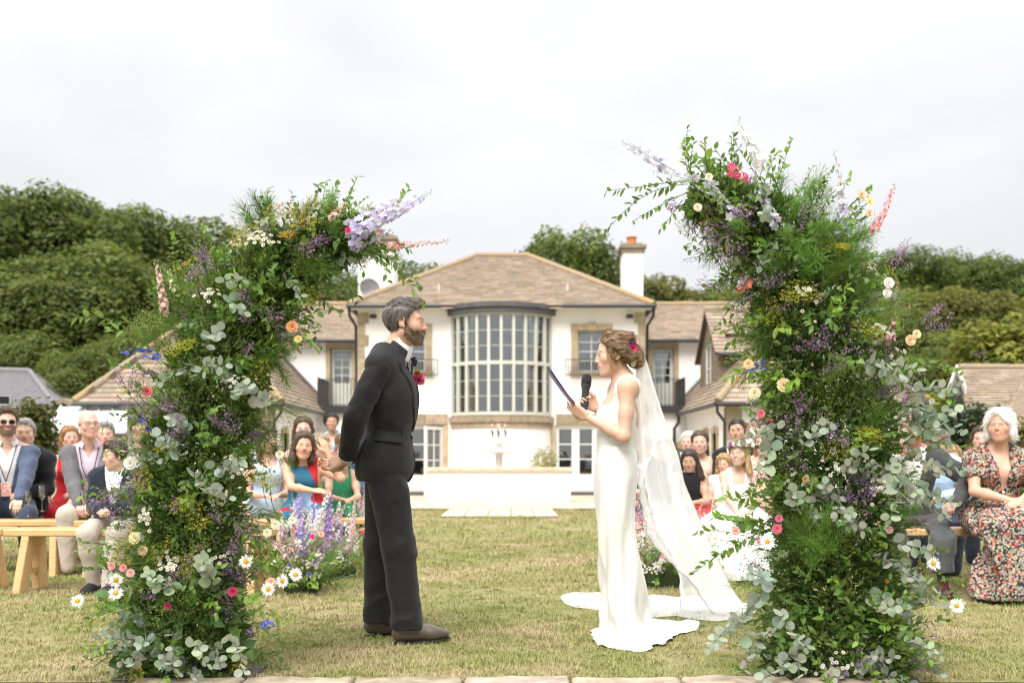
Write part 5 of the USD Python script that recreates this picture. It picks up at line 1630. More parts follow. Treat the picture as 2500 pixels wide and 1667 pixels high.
SK = dict(fair=(.60, .395, .305), pink=(.62, .385, .31), tan=(.52, .335, .24), olive=(.46, .30, .21), rosy=(.60, .36, .285))
HR = dict(grey=[(.20, .19, .18), (.42, .41, .40)], brown=[(.045, .025, .014), (.12, .07, .04)], dark=[(.012, .009, .008), (.035, .024, .018)], blond=[(.25, .15, .06), (.50, .35, .17)],
          white=[(.62, .60, .57), (.80, .79, .77)], ginger=[(.20, .085, .03), (.38, .19, .08)], fairbrown=[(.11, .065, .03), (.26, .16, .08)], ashblond=[(.22, .16, .10), (.45, .36, .25)])

def suit(jk, sh, tr=None, open_collar=True, jlen=-.10, vz=.10):
    out = [dict(name='shirt', parts=['torso'], off=.010, mat=sh, cuts=[('above', .55)] + ([('vneck', (.54, .45, .04))] if open_collar else []), wr=.003, extra=[]),
           dict(name='jacket', parts=['torso', 'up', 'fo'], off=.019, mat=jk, cuts=[('above', .555), ('vneck', (.53, vz, .105)), ('below', jlen)], wr=.009)]
    return out

def collar_and_cuffs(root, P, J, shirt, cuffs=True):
    s = P.get('s', 1.0)
    up, fw, rt = J['up'], J['fw'], J['rt']
    n0 = J['neck'] + up * .012 * s; n1 = J['neck'] + up * .055 * s + fw * .018 * s
    t = np.linspace(.18 * np.pi, 2 * np.pi - .18 * np.pi, 25)
    d = np.cos(t)[:, None] * fw + np.sin(t)[:, None] * rt
    r = .070 * s
    rows = [n0 + d * r * 1.14, n1 + d * r * .98 - up * (.016 * s * (np.cos(t)[:, None] + .2)), n0 + up * .004 + d * r * 1.36 - up * (.02 * s * np.clip(np.cos(t), 0, 1)[:, None])]
    obj('collar', grid_mesh(np.array([rows[0], rows[1], rows[2]])), M[shirt], root, smooth=50)
    if cuffs:
        for k in 'RL':
            a = unit(J['wr' + k] - J['el' + k])
            obj('cuff', tube([J['wr' + k] - a * .03 * s, J['wr' + k] + a * .018 * s], [.037 * s, .035 * s], 14, cap=True), M[shirt], root, smooth=50)

def lapels(root, P, J, prims, mt, vz=.10, w=.105, wide=.055, off=.025):
    s = P.get('s', 1.0)
    B = np.stack([J['rt'], J['fw'], J['up']], 1).astype(np.float32); o = J['hip'].astype(np.float32)
    for sd in (1, -1):
        def fn(Q):
            q = (Q - o) @ B
            x, z = q[..., 0] * sd, q[..., 2]
            t = np.clip((z - vz * s) / ((.53 - vz) * s), 0, 1.3)
            lo = w * s * t
            ww = wide * s * np.clip(np.minimum(t * 3.2, (1.02 - t) * 6 + .55), .0, 1)
            return np.maximum.reduce([lo - x, x - lo - ww, .02 - q[..., 1], vz * s - z, z - .53 * s])
        garment(root, P, J, prims, dict(name='lapel', parts=['torso'], off=off, mat=mt, cuts=[('fn', fn)], wr=.0, h=.006))

def lanyard(root, P, J):
    s = P.get('s', 1.0)
    up, fw, rt = J['up'], J['fw'], J['rt']
    base = J['chest'] + fw * .150 * s
    n = J['neck']
    low = base - up * .11 * s
    for sd in (1, -1):
        obj('lanyard_ribbon', tube([n + rt * sd * .075 * s + up * .02 * s - fw * .01, n + rt * sd * .078 * s + fw * .075 * s, J['chest'] + up * .05 * s + rt * sd * .05 * s + fw * .148 * s, low + up * .005], .0045, 5), M['strap'], root)
    c = low - up * .065 * s
    q = [c + rt * x * .042 * s + up * y * .06 * s + fw * zz for x in (-1, 1) for y in (-1, 1) for zz in (0, .004)]
    obj('badge', trimesh.convex.convex_hull(np.array(q)), M['badge'], root)

def glasses(root, J, dark=False):
    c, R, s = J['head'], J['R'], J['hs']
    T = lambda p: c + R @ (np.array(p) * s)
    for sd in (1, -1):
        t = np.linspace(0, 2 * np.pi, 17)
        ring = np.array([T((sd * .033 + .024 * np.sign(math.cos(a)) * abs(math.cos(a)) ** .7, .103 - .008 * abs(sd * .033 + .024 * math.cos(a)) / .05, -.003 + .017 * math.sin(a))) for a in t])
        obj('spectacle_rim', tube(ring, .0017, 5, cap=False), M['specs'], root)
        obj('spectacle_arm', tube([T((sd * .057, .093, .004)), T((sd * .074, .05, .006)), T((sd * .083, -.01, .004))], .0018, 5), M['specs'], root)
        if dark:
            obj('lens', trimesh.convex.convex_hull(np.vstack([ring, ring - R[:, 1] * .002])), M['lens_dark'], root)
    obj('spectacle_bridge', tube([T((-.010, .106, .002)), T((0, .111, .005)), T((.010, .106, .002))], .0018, 5), M['specs'], root)

def shoe(root, J, k, P, mt, name='shoe', sole='sole', white=False):
    s = P.get('s', 1.0)
    an = J['an' + k]; t = unit(np.array(P.get('toe' + k, (0, 1, -.05)), float)); up = unit(np.array([0, 0, 1.0]) - t * t[2]); rt = cross(t, up)
    W = lambda y, z, x=0: an + t * y * s + up * z * s + rt * x * s
    ps = [Cone(W(-.045, -.035), W(.02, -.03), .036 * s, .038 * s, k=.02), Cone(W(.02, -.035), W(.13, -.052), .038 * s, .036 * s, k=.03, flat=(rt, 1.12)), Cone(W(.12, -.055), W(.185, -.06), .032 * s, .022 * s, k=.03, flat=(rt, 1.35)),
          Cone(W(-.03, .03), W(-.02, -.02), .042 * s, .04 * s, k=.03), Cone(W(.02, -.01), W(.1, -.04), .034 * s, .03 * s, k=.03)]
    f = field_of(ps, 0, .006)
    f.clip(lambda Q: -((Q - an.astype(np.float32)) @ up.astype(np.float32) + .076 * s))
    f.clip(lambda Q: ((Q - an.astype(np.float32)) @ up.astype(np.float32) - .03 * s))
    o = obj(name, f.mesh(), M[mt], root, smooth=True)
    out = []
    for y in np.linspace(-.083, .212, 16):
        u = (y + .083) / .295
        w = .034 + .012 * math.sin(math.pi * min(1, max(0, (u - .25) / .75))) - .004 * math.sin(math.pi * min(1, u / .5))
        w *= math.sqrt(max(0.02, 1 - max(0, (u - .82) / .18) ** 2)) * math.sqrt(max(0.05, 1 - max(0, (.1 - u) / .1) ** 2))
        out.append((y, w))
    pg = Polygon([(w, y) for y, w in out] + [(-w, y) for y, w in out[::-1]])
    m = trimesh.creation.extrude_polygon(affinity.scale(pg, 1.0, .985), .013 if not white else .024, engine='earcut')
    V = np.array(m.vertices)
    m.vertices = an + (V[:, :1] * rt + V[:, 1:2] * t) * s + (V[:, 2:3] - .090) * s * up
    obj('sole', m, M[sole], o)
    if not white:
        m = trimesh.creation.extrude_polygon(pg.intersection(sbox(-1, -1, 1, -.01)), .018, engine='earcut')
        V = np.array(m.vertices)
        m.vertices = an + (V[:, :1] * rt + V[:, 1:2] * t) * s + (V[:, 2:3] - .1075) * s * up
        obj('heel', m, M[sole], o)
    for q in range(4):
        y = .035 + q * .018
        obj('lace', tube([W(y, .012 - y * .30, -.016), W(y + .004, .022 - y * .30, 0), W(y, .012 - y * .30, .016)], .0022, 5), M['sole' if not white else 'rubber_white'], o)
    return o

def place(P, u, v, Y, turn):
    """Stands or seats the figure so that its head shows at pixel (u, v) at distance Y; turn: 0 faces the viewer, + turns towards +x."""
    H = at(u, v, Y)
    P['rotz'] = math.pi + turn
    key = 'torso' if P.get('sit', True) else 'hip'
    lo, hi = (.80, 1.22) if key == 'torso' else (.3, 1.15)
    for _ in range(24):
        mid = (lo + hi) / 2
        P[key] = mid
        if skeleton(P)['head'][2] < H[2]:
            lo = mid
        else:
            hi = mid
    h = skeleton(P)['head']
    cr, sr = math.cos(P['rotz']), math.sin(P['rotz'])
    P['loc'] = (H[0] - (cr * h[0] - sr * h[1]), H[1] - (sr * h[0] + cr * h[1]), float(np.clip(H[2] - h[2], -.12, .25)))
    return P

def trousers(mt, off=.022, wr=.008, cut=None):
    return dict(name='trousers', parts=['th', 'si'], off=off, mat=mt, wr=wr, cuts=[('fn', cut)] if cut else [], extra=[], hipdisc=True)

def guest(u, v, Y, turn, label, **kw):
    P = dict(label=label, group='wedding guests seated on the lawn', **kw)
    place(P, u, v, Y, turn)
    return P, person(P)

GROUP = 'wedding guests seated on the lawn'
FULL = ['head', 'neck', 'torso', 'up', 'fo', 'ha']
CLAD = ['head', 'neck', 'torso', 'up', 'fo', 'ha']

# ---- guests beside the shorter arch
P, (r, J, pr) = guest(17, 1030, 8.7, .25, 'man in a blue suit and sunglasses with a lanyard, short brown beard', skin=SK['fair'], hair=HR['brown'], stubble=.8, look=(.30, 0, 0), lean=.12,
    handR=(.12, .40, .62), handL=(-.16, .42, .63), clothes=suit('blue_wool', 'white_cotton', vz=.02) + [dict(name='trousers', parts=['th', 'si', 'torso'], off=.022, mat='blue_wool_dark', wr=.008, cuts=[('above', .12)])], top=.012, kneeL=(-.3, 1, .35), kneeR=(.3, 1, .35), footL=(-.24, .46, .08), footR=(.24, .46, .08), curl=.5)
collar_and_cuffs(r, P, J, 'white_cotton'); lapels(r, P, J, pr, 'blue_wool', vz=.02); lanyard(r, P, J); glasses(r, J, True)

P, (r, J, pr) = guest(61, 1056, 9.0, .2, 'grey-haired man in a black jacket, smiling, hand on his shoulder', skin=SK['tan'], hair=HR['grey'], smile=.5, squint=.5, look=(.18, -.03, .05), top=.014,
    clothes=suit('black_wool', 'white_cotton', vz=.05), lean=.05)
collar_and_cuffs(r, P, J, 'white_cotton')

P, (r, J, pr) = guest(171, 1068, 9.5, .3, 'woman in a sleeveless red dress with long ginger hair', fem=True, s=.93, skin=SK['rosy'], hair=HR['ginger'], style='long', look=(.35, 0, 0), lean=.05,
    locks=[((.07, -.03, .0), (.075, -.03, -.16), .03, .022), ((-.07, -.03, .0), (-.075, -.03, -.16), .03, .022), ((.03, -.085, -.02), (.05, -.08, -.2), .04, .03), ((-.03, -.085, -.02), (-.05, -.08, -.2), .04, .03)],
    handR=(.2, .22, .62), elbowR=(.8, -.4, -.6), clothes=[dict(name='dress', parts=['torso', 'th'], off=.010, mat='red_crepe', cuts=[('above', .60), ('neckhole', (.40, .085, .125)), ('armhole', .035)], wr=.005)])

P, (r, J, pr) = guest(217, 1035, 8.5, .28, 'bald man with glasses, grey jacket, pink shirt and red badge', skin=SK['pink'], style='bald', smile=1.0, squint=.6, look=(.42, .02, .05), lean=.2, hair=[(.2, .15, .1), (.3, .2, .15)],
    handR=(.05, .40, .60), handL=(-.04, .42, .60), clothes=suit('grey_tweed', 'pink_cotton', vz=.0) + [dict(name='trousers', parts=['th', 'si', 'torso'], off=.022, mat='stone_chino', wr=.005, cuts=[('above', .14)])], curl=.9)
collar_and_cuffs(r, P, J, 'pink_cotton'); lapels(r, P, J, pr, 'grey_tweed', vz=.0); lanyard(r, P, J); glasses(r, J)

def cutoff_shin(J, k, a):
    p0 = J['kn' + k]; d = unit(J['an' + k] - p0); L = np.linalg.norm(J['an' + k] - p0) * a
    return p0, d, L
boyP = dict(s=.80, skin=SK['fair'], hair=[(.02, .013, .01), (.07, .042, .026)], look=(-.95, -.12, 0), lean=.1, seat=.46, handR=(.03, .27, .60), handL=(-.03, .28, .60), top=.02, thick=.024, strands=.009, curl=.9, nose=.7, jaw=.92,
    footR=(.10, .24, .07), footL=(-.05, .40, .07), thigh=.45, shin=.47, toeR=(.25, 1, -.1), toeL=(-.3, 1, -.1),
    clothes=suit('navy_wool', 'white_cotton', vz=.02, jlen=-.06) + [dict(name='trousers', parts=['th', 'si', 'torso'], off=.018, mat='stone_chino', wr=.005, cuts=[('above', .03)])])
P, (r, J, pr) = guest(280, 1112, 7.35, .1, 'boy in a navy blazer and pale trousers looking aside, seated at the bench end', **boyP)
collar_and_cuffs(r, P, J, 'white_cotton')
for k in 'RL':
    shoe(r, J, k, P, 'canvas_black', 'plimsoll', 'rubber_white', True)

P, (r, J, pr) = guest(257, 1060, 10.0, .2, 'grey-haired man partly hidden behind the bald man', skin=SK['fair'], hair=HR['grey'], look=(.2, 0, 0), smile=.3, clothes=suit('black_wool', 'white_cotton'), legs=False, top=.012)
P, (r, J, pr) = guest(345, 1050, 8.9, .3, 'dark-haired guest in white glimpsed behind the flowers by the boy', fem=True, s=.95, skin=SK['tan'], hair=HR['dark'], look=(.3, 0, 0), legs=False, clothes=[dict(name='blouse', parts=['torso', 'up'], off=.014, mat='cream_satin', cuts=[('above', .58), ('neckhole', (.42, .09, .13)), ('sleeve', .8)], wr=.006)])

# a guest beyond the frame edge holding up a phone
P, (r, J, pr) = guest(-38, 1040, 9.6, .5, 'guest at the frame edge holding up a phone', skin=SK['fair'], hair=HR['brown'], look=(.4, .1, 0), legs=False, handL=(-.10, .36, 1.27), handR=(.02, .36, 1.27), elbowL=(-.6, .0, -1), elbowR=(.6, 0, -1), hdL=(0, .3, 1), hdR=(0, .3, 1), curl=.5, clothes=suit('slate_suit', 'white_cotton'))
ph = thing('phone', 'dark phone held up at the frame edge above the man in sunglasses', 'phone', at(1, 976, 9.3), .5)
obj('phone_body', rbox(-.075, .075, -.005, .005, -.037, .037, .004), M['slate'], ph)
obj('phone_screen', bx(-.07, .07, -.0065, -.0055, -.033, .033), M['lens_dark'], ph)

# hand on the grey-haired man's shoulder: belongs to the woman seated behind him
P, (r, J, pr) = guest(48, 1075, 9.75, .15, 'woman hidden behind the grey-haired man, resting her hand on his shoulder', fem=True, s=.92, skin=SK['rosy'], hair=HR['fairbrown'], style='long', legs=False, handL=(-.23, .55, .93), elbowL=(-1, .2, -.2), hdL=(-.6, .8, -.3), hnL=(0, .3, 1), curl=.35,
    clothes=[dict(name='dress', parts=['torso'], off=.010, mat='blue_denim', cuts=[('above', .60), ('neckhole', (.40, .085, .125)), ('armhole', .035)], wr=.005)])

# ---- guests between the shorter arch and the groom
P, (r, J, pr) = guest(741, 1088, 8.3, .12, 'woman with a brown bob in a bright colour-block dress, laughing, hand at her ear', fem=True, s=.96, skin=(.60, .365, .245), hair=[(.035, .018, .010), (.12, .062, .034)], style='long', thick=.02, look=(.20, .02, -.10), lean=.28, smile=.9, mouth=.9, squint=.75, lips=(.52, .10, .11), seed=4,
    locks=[((.074, -.01, .01), (.088, .015, -.13), .03, .032), ((-.074, -.01, .01), (-.080, .005, -.115), .03, .030), ((.05, -.07, 0), (.06, -.05, -.14), .05, .045), ((-.05, -.07, 0), (-.06, -.05, -.14), .05, .04), ((.06, .045, .055), (.085, .04, -.03), .022, .018), ((-.06, .045, .055), (-.08, .03, -.03), .02, .016)],
    handL=(-.20, .30, 1.02), elbowL=(-.9, .5, -1), hdL=(.32, .0, 1), hnL=(-.5, 1, 0), handR=(-.10, .46, .71), elbowR=(.9, .1, -.5), hdR=(-1, .25, -.05), hnR=(0, .5, 1), curl=.35,
    clothes=[dict(name='dress', parts=['torso', 'th'], off=.012, mat='colour_block', cuts=[('above', .60), ('neckhole', (.42, .08, .12)), ('armhole', .03)], wr=.006)])

P, (r, J, pr) = guest(741, 1048, 9.3, .1, 'brown-haired woman almost hidden behind the laughing woman', fem=True, skin=SK['fair'], hair=HR['brown'], style='long', look=(.1, 0, 0), legs=False, locks=[((.07, -.02, .0), (.08, -.02, -.16), .03, .025), ((-.07, -.02, .0), (-.08, -.02, -.16), .03, .025)],
    clothes=[dict(name='dress', parts=['torso'], off=.010, mat='tan_linen', cuts=[('above', .60), ('neckhole', (.38, .095, .14)), ('armhole', .035)], wr=.004)])
P, (r, J, pr) = guest(782, 1090, 9.0, .55, 'woman with pinned ash-blond hair leaning forward beside the laughing woman', fem=True, s=.95, skin=SK['tan'], hair=HR['ashblond'], look=(.7, -.15, 0), lean=.3, legs=False, locks=[((0, -.10, .03), (0, -.12, .0), .035, .03)],
    handL=(.0, .36, .95), elbowL=(-.8, 0, -.7), hdL=(.8, .2, .2), clothes=[dict(name='dress', parts=['torso'], off=.010, mat='tan_linen', cuts=[('above', .60), ('neckhole', (.38, .095, .14)), ('armhole', .035)], wr=.004)])
P, (r, J, pr) = guest(811, 1030, 14.0, 0, 'woman standing by the house in a pale blue dress, arms folded', sit=False, fem=True, skin=(.44, .26, .18), hair=HR['dark'], smile=.9, look=(.12, 0, -.05), arm=.95,
    handR=(-.10, .20, 1.10), handL=(.10, .22, 1.06), elbowR=(1, -.1, -.5), elbowL=(-1, -.1, -.5), hdR=(-1, .1, 0), hdL=(1, .1, 0), locks=[((0, -.10, .06), (0, -.12, .05), .03, .03)],
    clothes=[dict(name='dress', parts=['torso', 'up', 'th'], off=.016, mat='blue_print', cuts=[('above', .58), ('vneck', (.56, .28, .09)), ('sleeve', .55)], wr=.006, extra=[])])
P, (r, J, pr) = guest(838, 1084, 10.4, .35, 'boy with short brown hair in a blue denim shirt', s=.86, skin=SK['tan'], hair=HR['fairbrown'], look=(.35, -.15, 0), legs=False, lean=.15, nose=.7, clothes=[dict(name='shirt', parts=['torso', 'up', 'fo'], off=.016, mat='blue_denim', cuts=[('above', .50)], wr=.006)])
P, (r, J, pr) = guest(836, 1116, 8.8, .3, 'girl in a green leaf-print sundress partly behind the groom', s=.76, fem=True, bust=0, skin=SK['tan'], hair=HR['fairbrown'], look=(.2, -.35, 0), lean=.22, nose=.7,
    handR=(.03, .33, .62), handL=(-.05, .33, .62), clothes=[dict(name='dress', parts=['torso', 'th'], off=.014, mat='leaf_print', cuts=[('above', .60), ('neckhole', (.40, .085, .13)), ('armhole', .045)], wr=.005)])
P, (r, J, pr) = guest(652, 1072, 8.6, .4, 'brown-haired guest mostly behind the flowers, next to the laughing woman', fem=True, s=.95, skin=SK['rosy'], hair=HR['brown'], look=(.4, 0, 0), legs=False, style='long', locks=[((.07, -.02, .0), (.08, .0, -.14), .03, .025), ((-.07, -.02, .0), (-.08, .0, -.14), .03, .025)],
    clothes=[dict(name='dress', parts=['torso'], off=.010, mat='sky_cotton', cuts=[('above', .60), ('neckhole', (.38, .095, .14)), ('armhole', .035)], wr=.004)])
P, (r, J, pr) = guest(880, 1075, 11.0, .2, 'dark-haired guest seen just past the groom\'s sleeve', skin=SK['tan'], hair=HR['dark'], look=(.2, 0, 0), legs=False, clothes=suit('blue_denim', 'white_cotton'))

# ---- guests between the bride and the taller arch
P, (r, J, pr) = guest(1683, 1124, 8.7, -.2, 'girl with long dark hair in a black top and red skirt', s=.80, fem=True, bust=0, skin=SK['olive'], hair=[(.018, .011, .008), (.06, .034, .022)], style='long', look=(-.1, -.2, .05), smile=.5, lean=.12, nose=.75, seed=7,
    locks=[((-.07, -.02, .01), (-.115, .02, -.19), .03, .04), ((.068, -.02, .0), (.08, -.01, -.14), .028, .02), ((-.04, -.08, -.02), (-.10, -.05, -.2), .05, .05), ((.03, -.085, 0), (.02, -.08, -.17), .045, .04)],
    handR=(.02, .3, .6), handL=(-.05, .3, .6), clothes=[dict(name='top', parts=['torso'], off=.010, mat='black_wool', cuts=[('above', .60), ('neckhole', (.42, .085, .13)), ('armhole', .03)], wr=.003), dict(name='skirt', parts=['th', 'torso'], off=.03, mat='bright_red', cuts=[('above', .06)], wr=.012)])
P, (r, J, pr) = guest(1709, 1080, 10.4, -.15, 'smiling woman with her hair in a bun and a camisole dress', fem=True, skin=SK['fair'], hair=[(.05, .028, .016), (.13, .08, .045)], smile=1.0, look=(-.12, 0, .06), lean=.05, legs=False, locks=[((0, -.09, .075), (-.02, -.12, .085), .035, .03), ((-.06, -.05, -.03), (-.075, -.04, -.14), .018, .014)],
    clothes=[dict(name='dress', parts=['torso'], off=.010, mat='tan_linen', cuts=[('above', .60), ('neckhole', (.40, .085, .13)), ('armhole', .045)], wr=.004)])
P, (r, J, pr) = guest(1681, 1079, 11.6, -.2, 'white-haired man behind the smiling woman with a bun', skin=SK['pink'], hair=HR['white'], look=(-.3, 0, 0), legs=False, clothes=suit('slate_suit', 'white_cotton'))
P, (r, J, pr) = guest(1800, 1052, 10.0, -.2, 'short-haired dark man whose forehead shows above the flower crown', skin=SK['tan'], hair=HR['dark'], look=(-.2, 0, 0), legs=False, clothes=suit('black_wool', 'white_cotton'), thick=.008, strands=.001)
P, (r, J, pr) = guest(1768, 1132, 9.0, -.3, 'small child with blond curls peeping out behind the flower girl', s=.70, fem=True, bust=0, skin=SK['fair'], hair=HR['blond'], style='long', look=(-.2, -.1, 0), nose=.6, legs=False, thick=.026, strands=.012, locks=[((.07, -.02, .0), (.09, .01, -.1), .035, .03), ((-.07, -.02, .0), (-.09, .01, -.1), .035, .03)],
    clothes=[dict(name='dress', parts=['torso'], off=.012, mat='cream_satin', cuts=[('above', .44)], wr=.003)])
P, (r, J, pr) = guest(1866, 1080, 9.3, -.3, 'woman with loose reddish-blond hair beside the taller arch', fem=True, skin=SK['fair'], hair=HR['ginger'], style='long', look=(-.35, -.05, 0), legs=False, locks=[((.07, -.02, .0), (.09, .0, -.2), .03, .03), ((-.07, -.02, .0), (-.09, .0, -.2), .03, .03), ((0, -.09, 0), (0, -.09, -.2), .06, .05)],
    clothes=[dict(name='dress', parts=['torso', 'up'], off=.012, mat='tan_linen', cuts=[('above', .58), ('neckhole', (.40, .09, .13)), ('sleeve', .5)], wr=.004)])
P, (r, J, pr) = guest(1566, 1092, 9.6, -.3, 'man in a dark suit seen dimly through the veil', skin=SK['rosy'], hair=HR['grey'], look=(-.3, 0, 0), clothes=suit('black_wool', 'white_cotton') + [dict(name='trousers', parts=['th', 'si', 'torso'], off=.022, mat='black_wool', wr=.008, cuts=[('above', .05)])])
P, (r, J, pr) = guest(1625, 1100, 9.9, -.25, 'man in a navy jacket seated behind the veil next to the dark-haired girl', skin=SK['rosy'], hair=HR['brown'], look=(-.3, 0, 0), clothes=suit('navy_wool', 'sky_cotton') + [dict(name='trousers', parts=['th', 'si', 'torso'], off=.022, mat='navy_wool', wr=.008, cuts=[('above', .05)])])

# the flower girl stands in her full white skirt
flP = dict(s=.70, sit=False, fem=True, bust=0, skin=SK['fair'], hair=HR['blond'], style='long', look=(-.42, .0, .06), smile=1.0, squint=.8, nose=.7, hs=.88, seed=5, shw=.165, torso=1.12,
    locks=[((-.07, -.02, .02), (-.095, .02, -.19), .028, .024), ((.068, -.03, .0), (.085, -.02, -.17), .022, .018), ((.03, -.085, 0), (.05, -.07, -.2), .05, .04), ((-.03, -.085, 0), (-.07, -.05, -.2), .05, .04)],
    handR=(.05, .24, .56), handL=(-.05, .24, .56), elbowR=(1, -.5, -.4), elbowL=(-1, -.5, -.4), arm=1.05, legs=True,
    clothes=[dict(name='bodice', parts=['torso'], off=.012, mat='cream_satin', cuts=[('above', .60), ('neckhole', (.40, .082, .13)), ('armhole', .03), ('below', .04)], wr=.002)])
fP = dict(label='flower girl in a white dress with a crown of flowers, smiling', group=GROUP, **flP)
place(fP, 1803, 1106, 8.2, -.1)
r, J, pr = person(fP)
zt = J['waist'][2]
th = np.linspace(0, 2 * np.pi, 97)
rows = []
for i, t in enumerate(np.linspace(0, 1, 26)):
    z = zt * (1 - t) + .012
    rad = .115 + .40 * (1 - (1 - t) ** 2.2) + .03 * np.sin(th * 9 + 2 * math.sin(t * 3)) * t + .02 * np.sin(th * 17 + 1.3) * t
    rows.append(np.stack([np.cos(th) * rad * 1.02, np.sin(th) * rad * .9, th * 0 + z + .012 * np.sin(th * 9) * t], -1))
obj('skirt', grid_mesh(np.array(rows)), M['ivory_tulle'], r, smooth=True)
c, R, s = J['head'], J['R'], J['hs']
BLOOM = []
rc = np.random.default_rng(31)
def bloom_mesh(rng, r, n=3, petals=7):
    """A many-petalled rosette of radius r facing +z."""
    V, F, k = [], [], 0
    for ring in range(n):
        rr = r * (1 - .28 * ring); tilt = .25 + .38 * ring
        for j in range(petals):
            a = 2 * np.pi * (j + .5 * ring) / petals + rng.uniform(-.1, .1)
            d = np.array([math.cos(a), math.sin(a), 0]); e = np.array([-d[1], d[0], 0])
            w = rr * .62
            up = np.array([0, 0, 1.0])
            tip = d * rr * math.cos(tilt) + up * rr * math.sin(tilt)
            mid = tip * .6 + up * .05 * r
            V += [up * .02 * r * ring, mid - e * w * .8, mid + e * w * .8, tip - e * w * .45 + up * .02 * r, tip + e * w * .45 + up * .02 * r]
            F += [[k, k + 1, k + 2], [k + 1, k + 3, k + 4], [k + 1, k + 4, k + 2]]
            k += 5
    return np.array(V), np.array(F)
M['petal'] = mat('petals', (.9, .9, .9), .55, tint=True, trans=.25, spec=.3, col2=(1.0, 1.0, 1.0), vscale=60.)
cols = [(.80, .76, .70), (.62, .03, .20), (.22, .16, .36), (.80, .78, .74), (.75, .40, .45), (.16, .18, .34)]
for i in range(26):
    a = 2 * np.pi * i / 26
    p = c + R @ (np.array((.092 * math.sin(a), -.014 + .108 * math.cos(a), .074 + .012 * math.cos(a))) * s)
    n = R @ unit((math.sin(a), math.cos(a), .35))
    Vb, Fb = bloom_mesh(rc, rc.uniform(.017, .027) * s * 1.1)
    obj('crown_flower', (p + (frame_z(n) @ Vb.T).T, Fb), M['petal'], r, tint=cols[i % 6 if i % 5 else 0])
for i in range(30):
    a = 2 * np.pi * (i + .5) / 30
    p = c + R @ (np.array((.090 * math.sin(a), -.014 + .106 * math.cos(a), .070)) * s)
    d = R @ unit((math.sin(a) + rc.normal(0, .4), math.cos(a) + rc.normal(0, .4), rc.normal(0, .7)))
    sd = unit(cross(d, R @ unit((math.sin(a), math.cos(a), 0))))
    obj('crown_leaf', (np.array([p, p + d * .02 + sd * .009, p + d * .045, p + d * .02 - sd * .009]), np.array([[0, 1, 2], [0, 2, 3]])), M['leaf'], r, tint=(.10, .17, .05))

# ---- guests beside the taller arch
gP = dict(label='seated man in a slate grey suit, his face hidden by the eucalyptus', group=GROUP, skin=(.56, .27, .21), hair=HR['grey'], look=(-.5, -.05, 0), lean=.35, top=.012, style='receding',
    handL=(-.30, .36, .66), elbowL=(-1, -.3, -.2), hdL=(.5, .7, -.35), handR=(.10, .36, .98), elbowR=(1, .2, -.9), hdR=(-.1, .15, 1), hnR=(0, 1, 0), curl=.7,
    footL=(-.20, .52, .09), footR=(.10, .45, .09), kneeL=(-.3, 1, .3), toeL=(-.15, 1, -.06), clothes=suit('slate_suit', 'white_cotton', vz=.05, jlen=-.1) + [dict(name='trousers', parts=['th', 'si', 'torso'], off=.026, mat='slate_suit', wr=.009, cuts=[('above', .05), ('fn', lambda Q: .17 - Q[..., 2])])])
place(gP, 2225, 1040, 7.25, -.35)
r, J, pr = person(gP)
collar_and_cuffs(r, gP, J, 'white_cotton')
for k in 'RL':
    d = unit(J['an' + k] - J['kn' + k])
    obj('sock', tube([J['an' + k] - d * .19, J['an' + k] - d * .02], [.05, .042], 14), M['black_sock'], r, smooth=50)
    shoe(r, J, k, gP, 'leather_oxblood')

P, (r, J, pr) = guest(2288, 1085, 8.3, -.45, 'man in a light blue shirt and brown flat cap behind the slate suit', skin=SK['tan'], hair=HR['grey'], look=(-.3, -.1, 0), lean=.25, handL=(-.05, .42, .66), handR=(.05, .42, .66), elbowL=(-1, -.2, -.5), curl=.9,
    clothes=[dict(name='shirt', parts=['torso', 'up', 'fo'], off=.018, mat='sky_cotton', cuts=[('above', .53)], wr=.008), dict(name='trousers', parts=['th', 'si', 'torso'], off=.024, mat='navy_wool', wr=.008, cuts=[('above', .05)])])
c, R, s = J['head'], J['R'], J['hs']
f = field_of([Ell(c + R @ np.array((0, .0, .075)), (.098, .125, .042), R), Ell(c + R @ np.array((0, .105, .055)), (.075, .05, .012), R)], 0, .008, k=.02)
obj('flat_cap', f.mesh(), M['brown_tweed'], r, smooth=True)
P, (r, J, pr) = guest(2326, 1114, 9.1, -.2, 'fair-haired child behind the man in the light blue shirt', s=.78, fem=True, bust=0, skin=SK['fair'], hair=HR['blond'], style='long', look=(-.1, -.15, 0), legs=False, thick=.022, clothes=[dict(name='top', parts=['torso', 'up'], off=.012, mat='cream_satin', cuts=[('above', .58), ('neckhole', (.42, .09, .13)), ('sleeve', .6)], wr=.003)])
P, (r, J, pr) = guest(2398, 1072, 9.3, -.3, 'guest in a lilac-grey T-shirt behind the woman with white hair', skin=SK['rosy'], hair=HR['brown'], look=(-.3, 0, 0), lean=.05, handR=(.15, .34, .64), clothes=[dict(name='shirt', parts=['torso', 'up'], off=.018, mat='lilac_cotton', cuts=[('above', .50), ('sleeve', .75)], wr=.006), dict(name='trousers', parts=['th', 'si', 'torso'], off=.024, mat='navy_wool', wr=.008, cuts=[('above', .05)])])

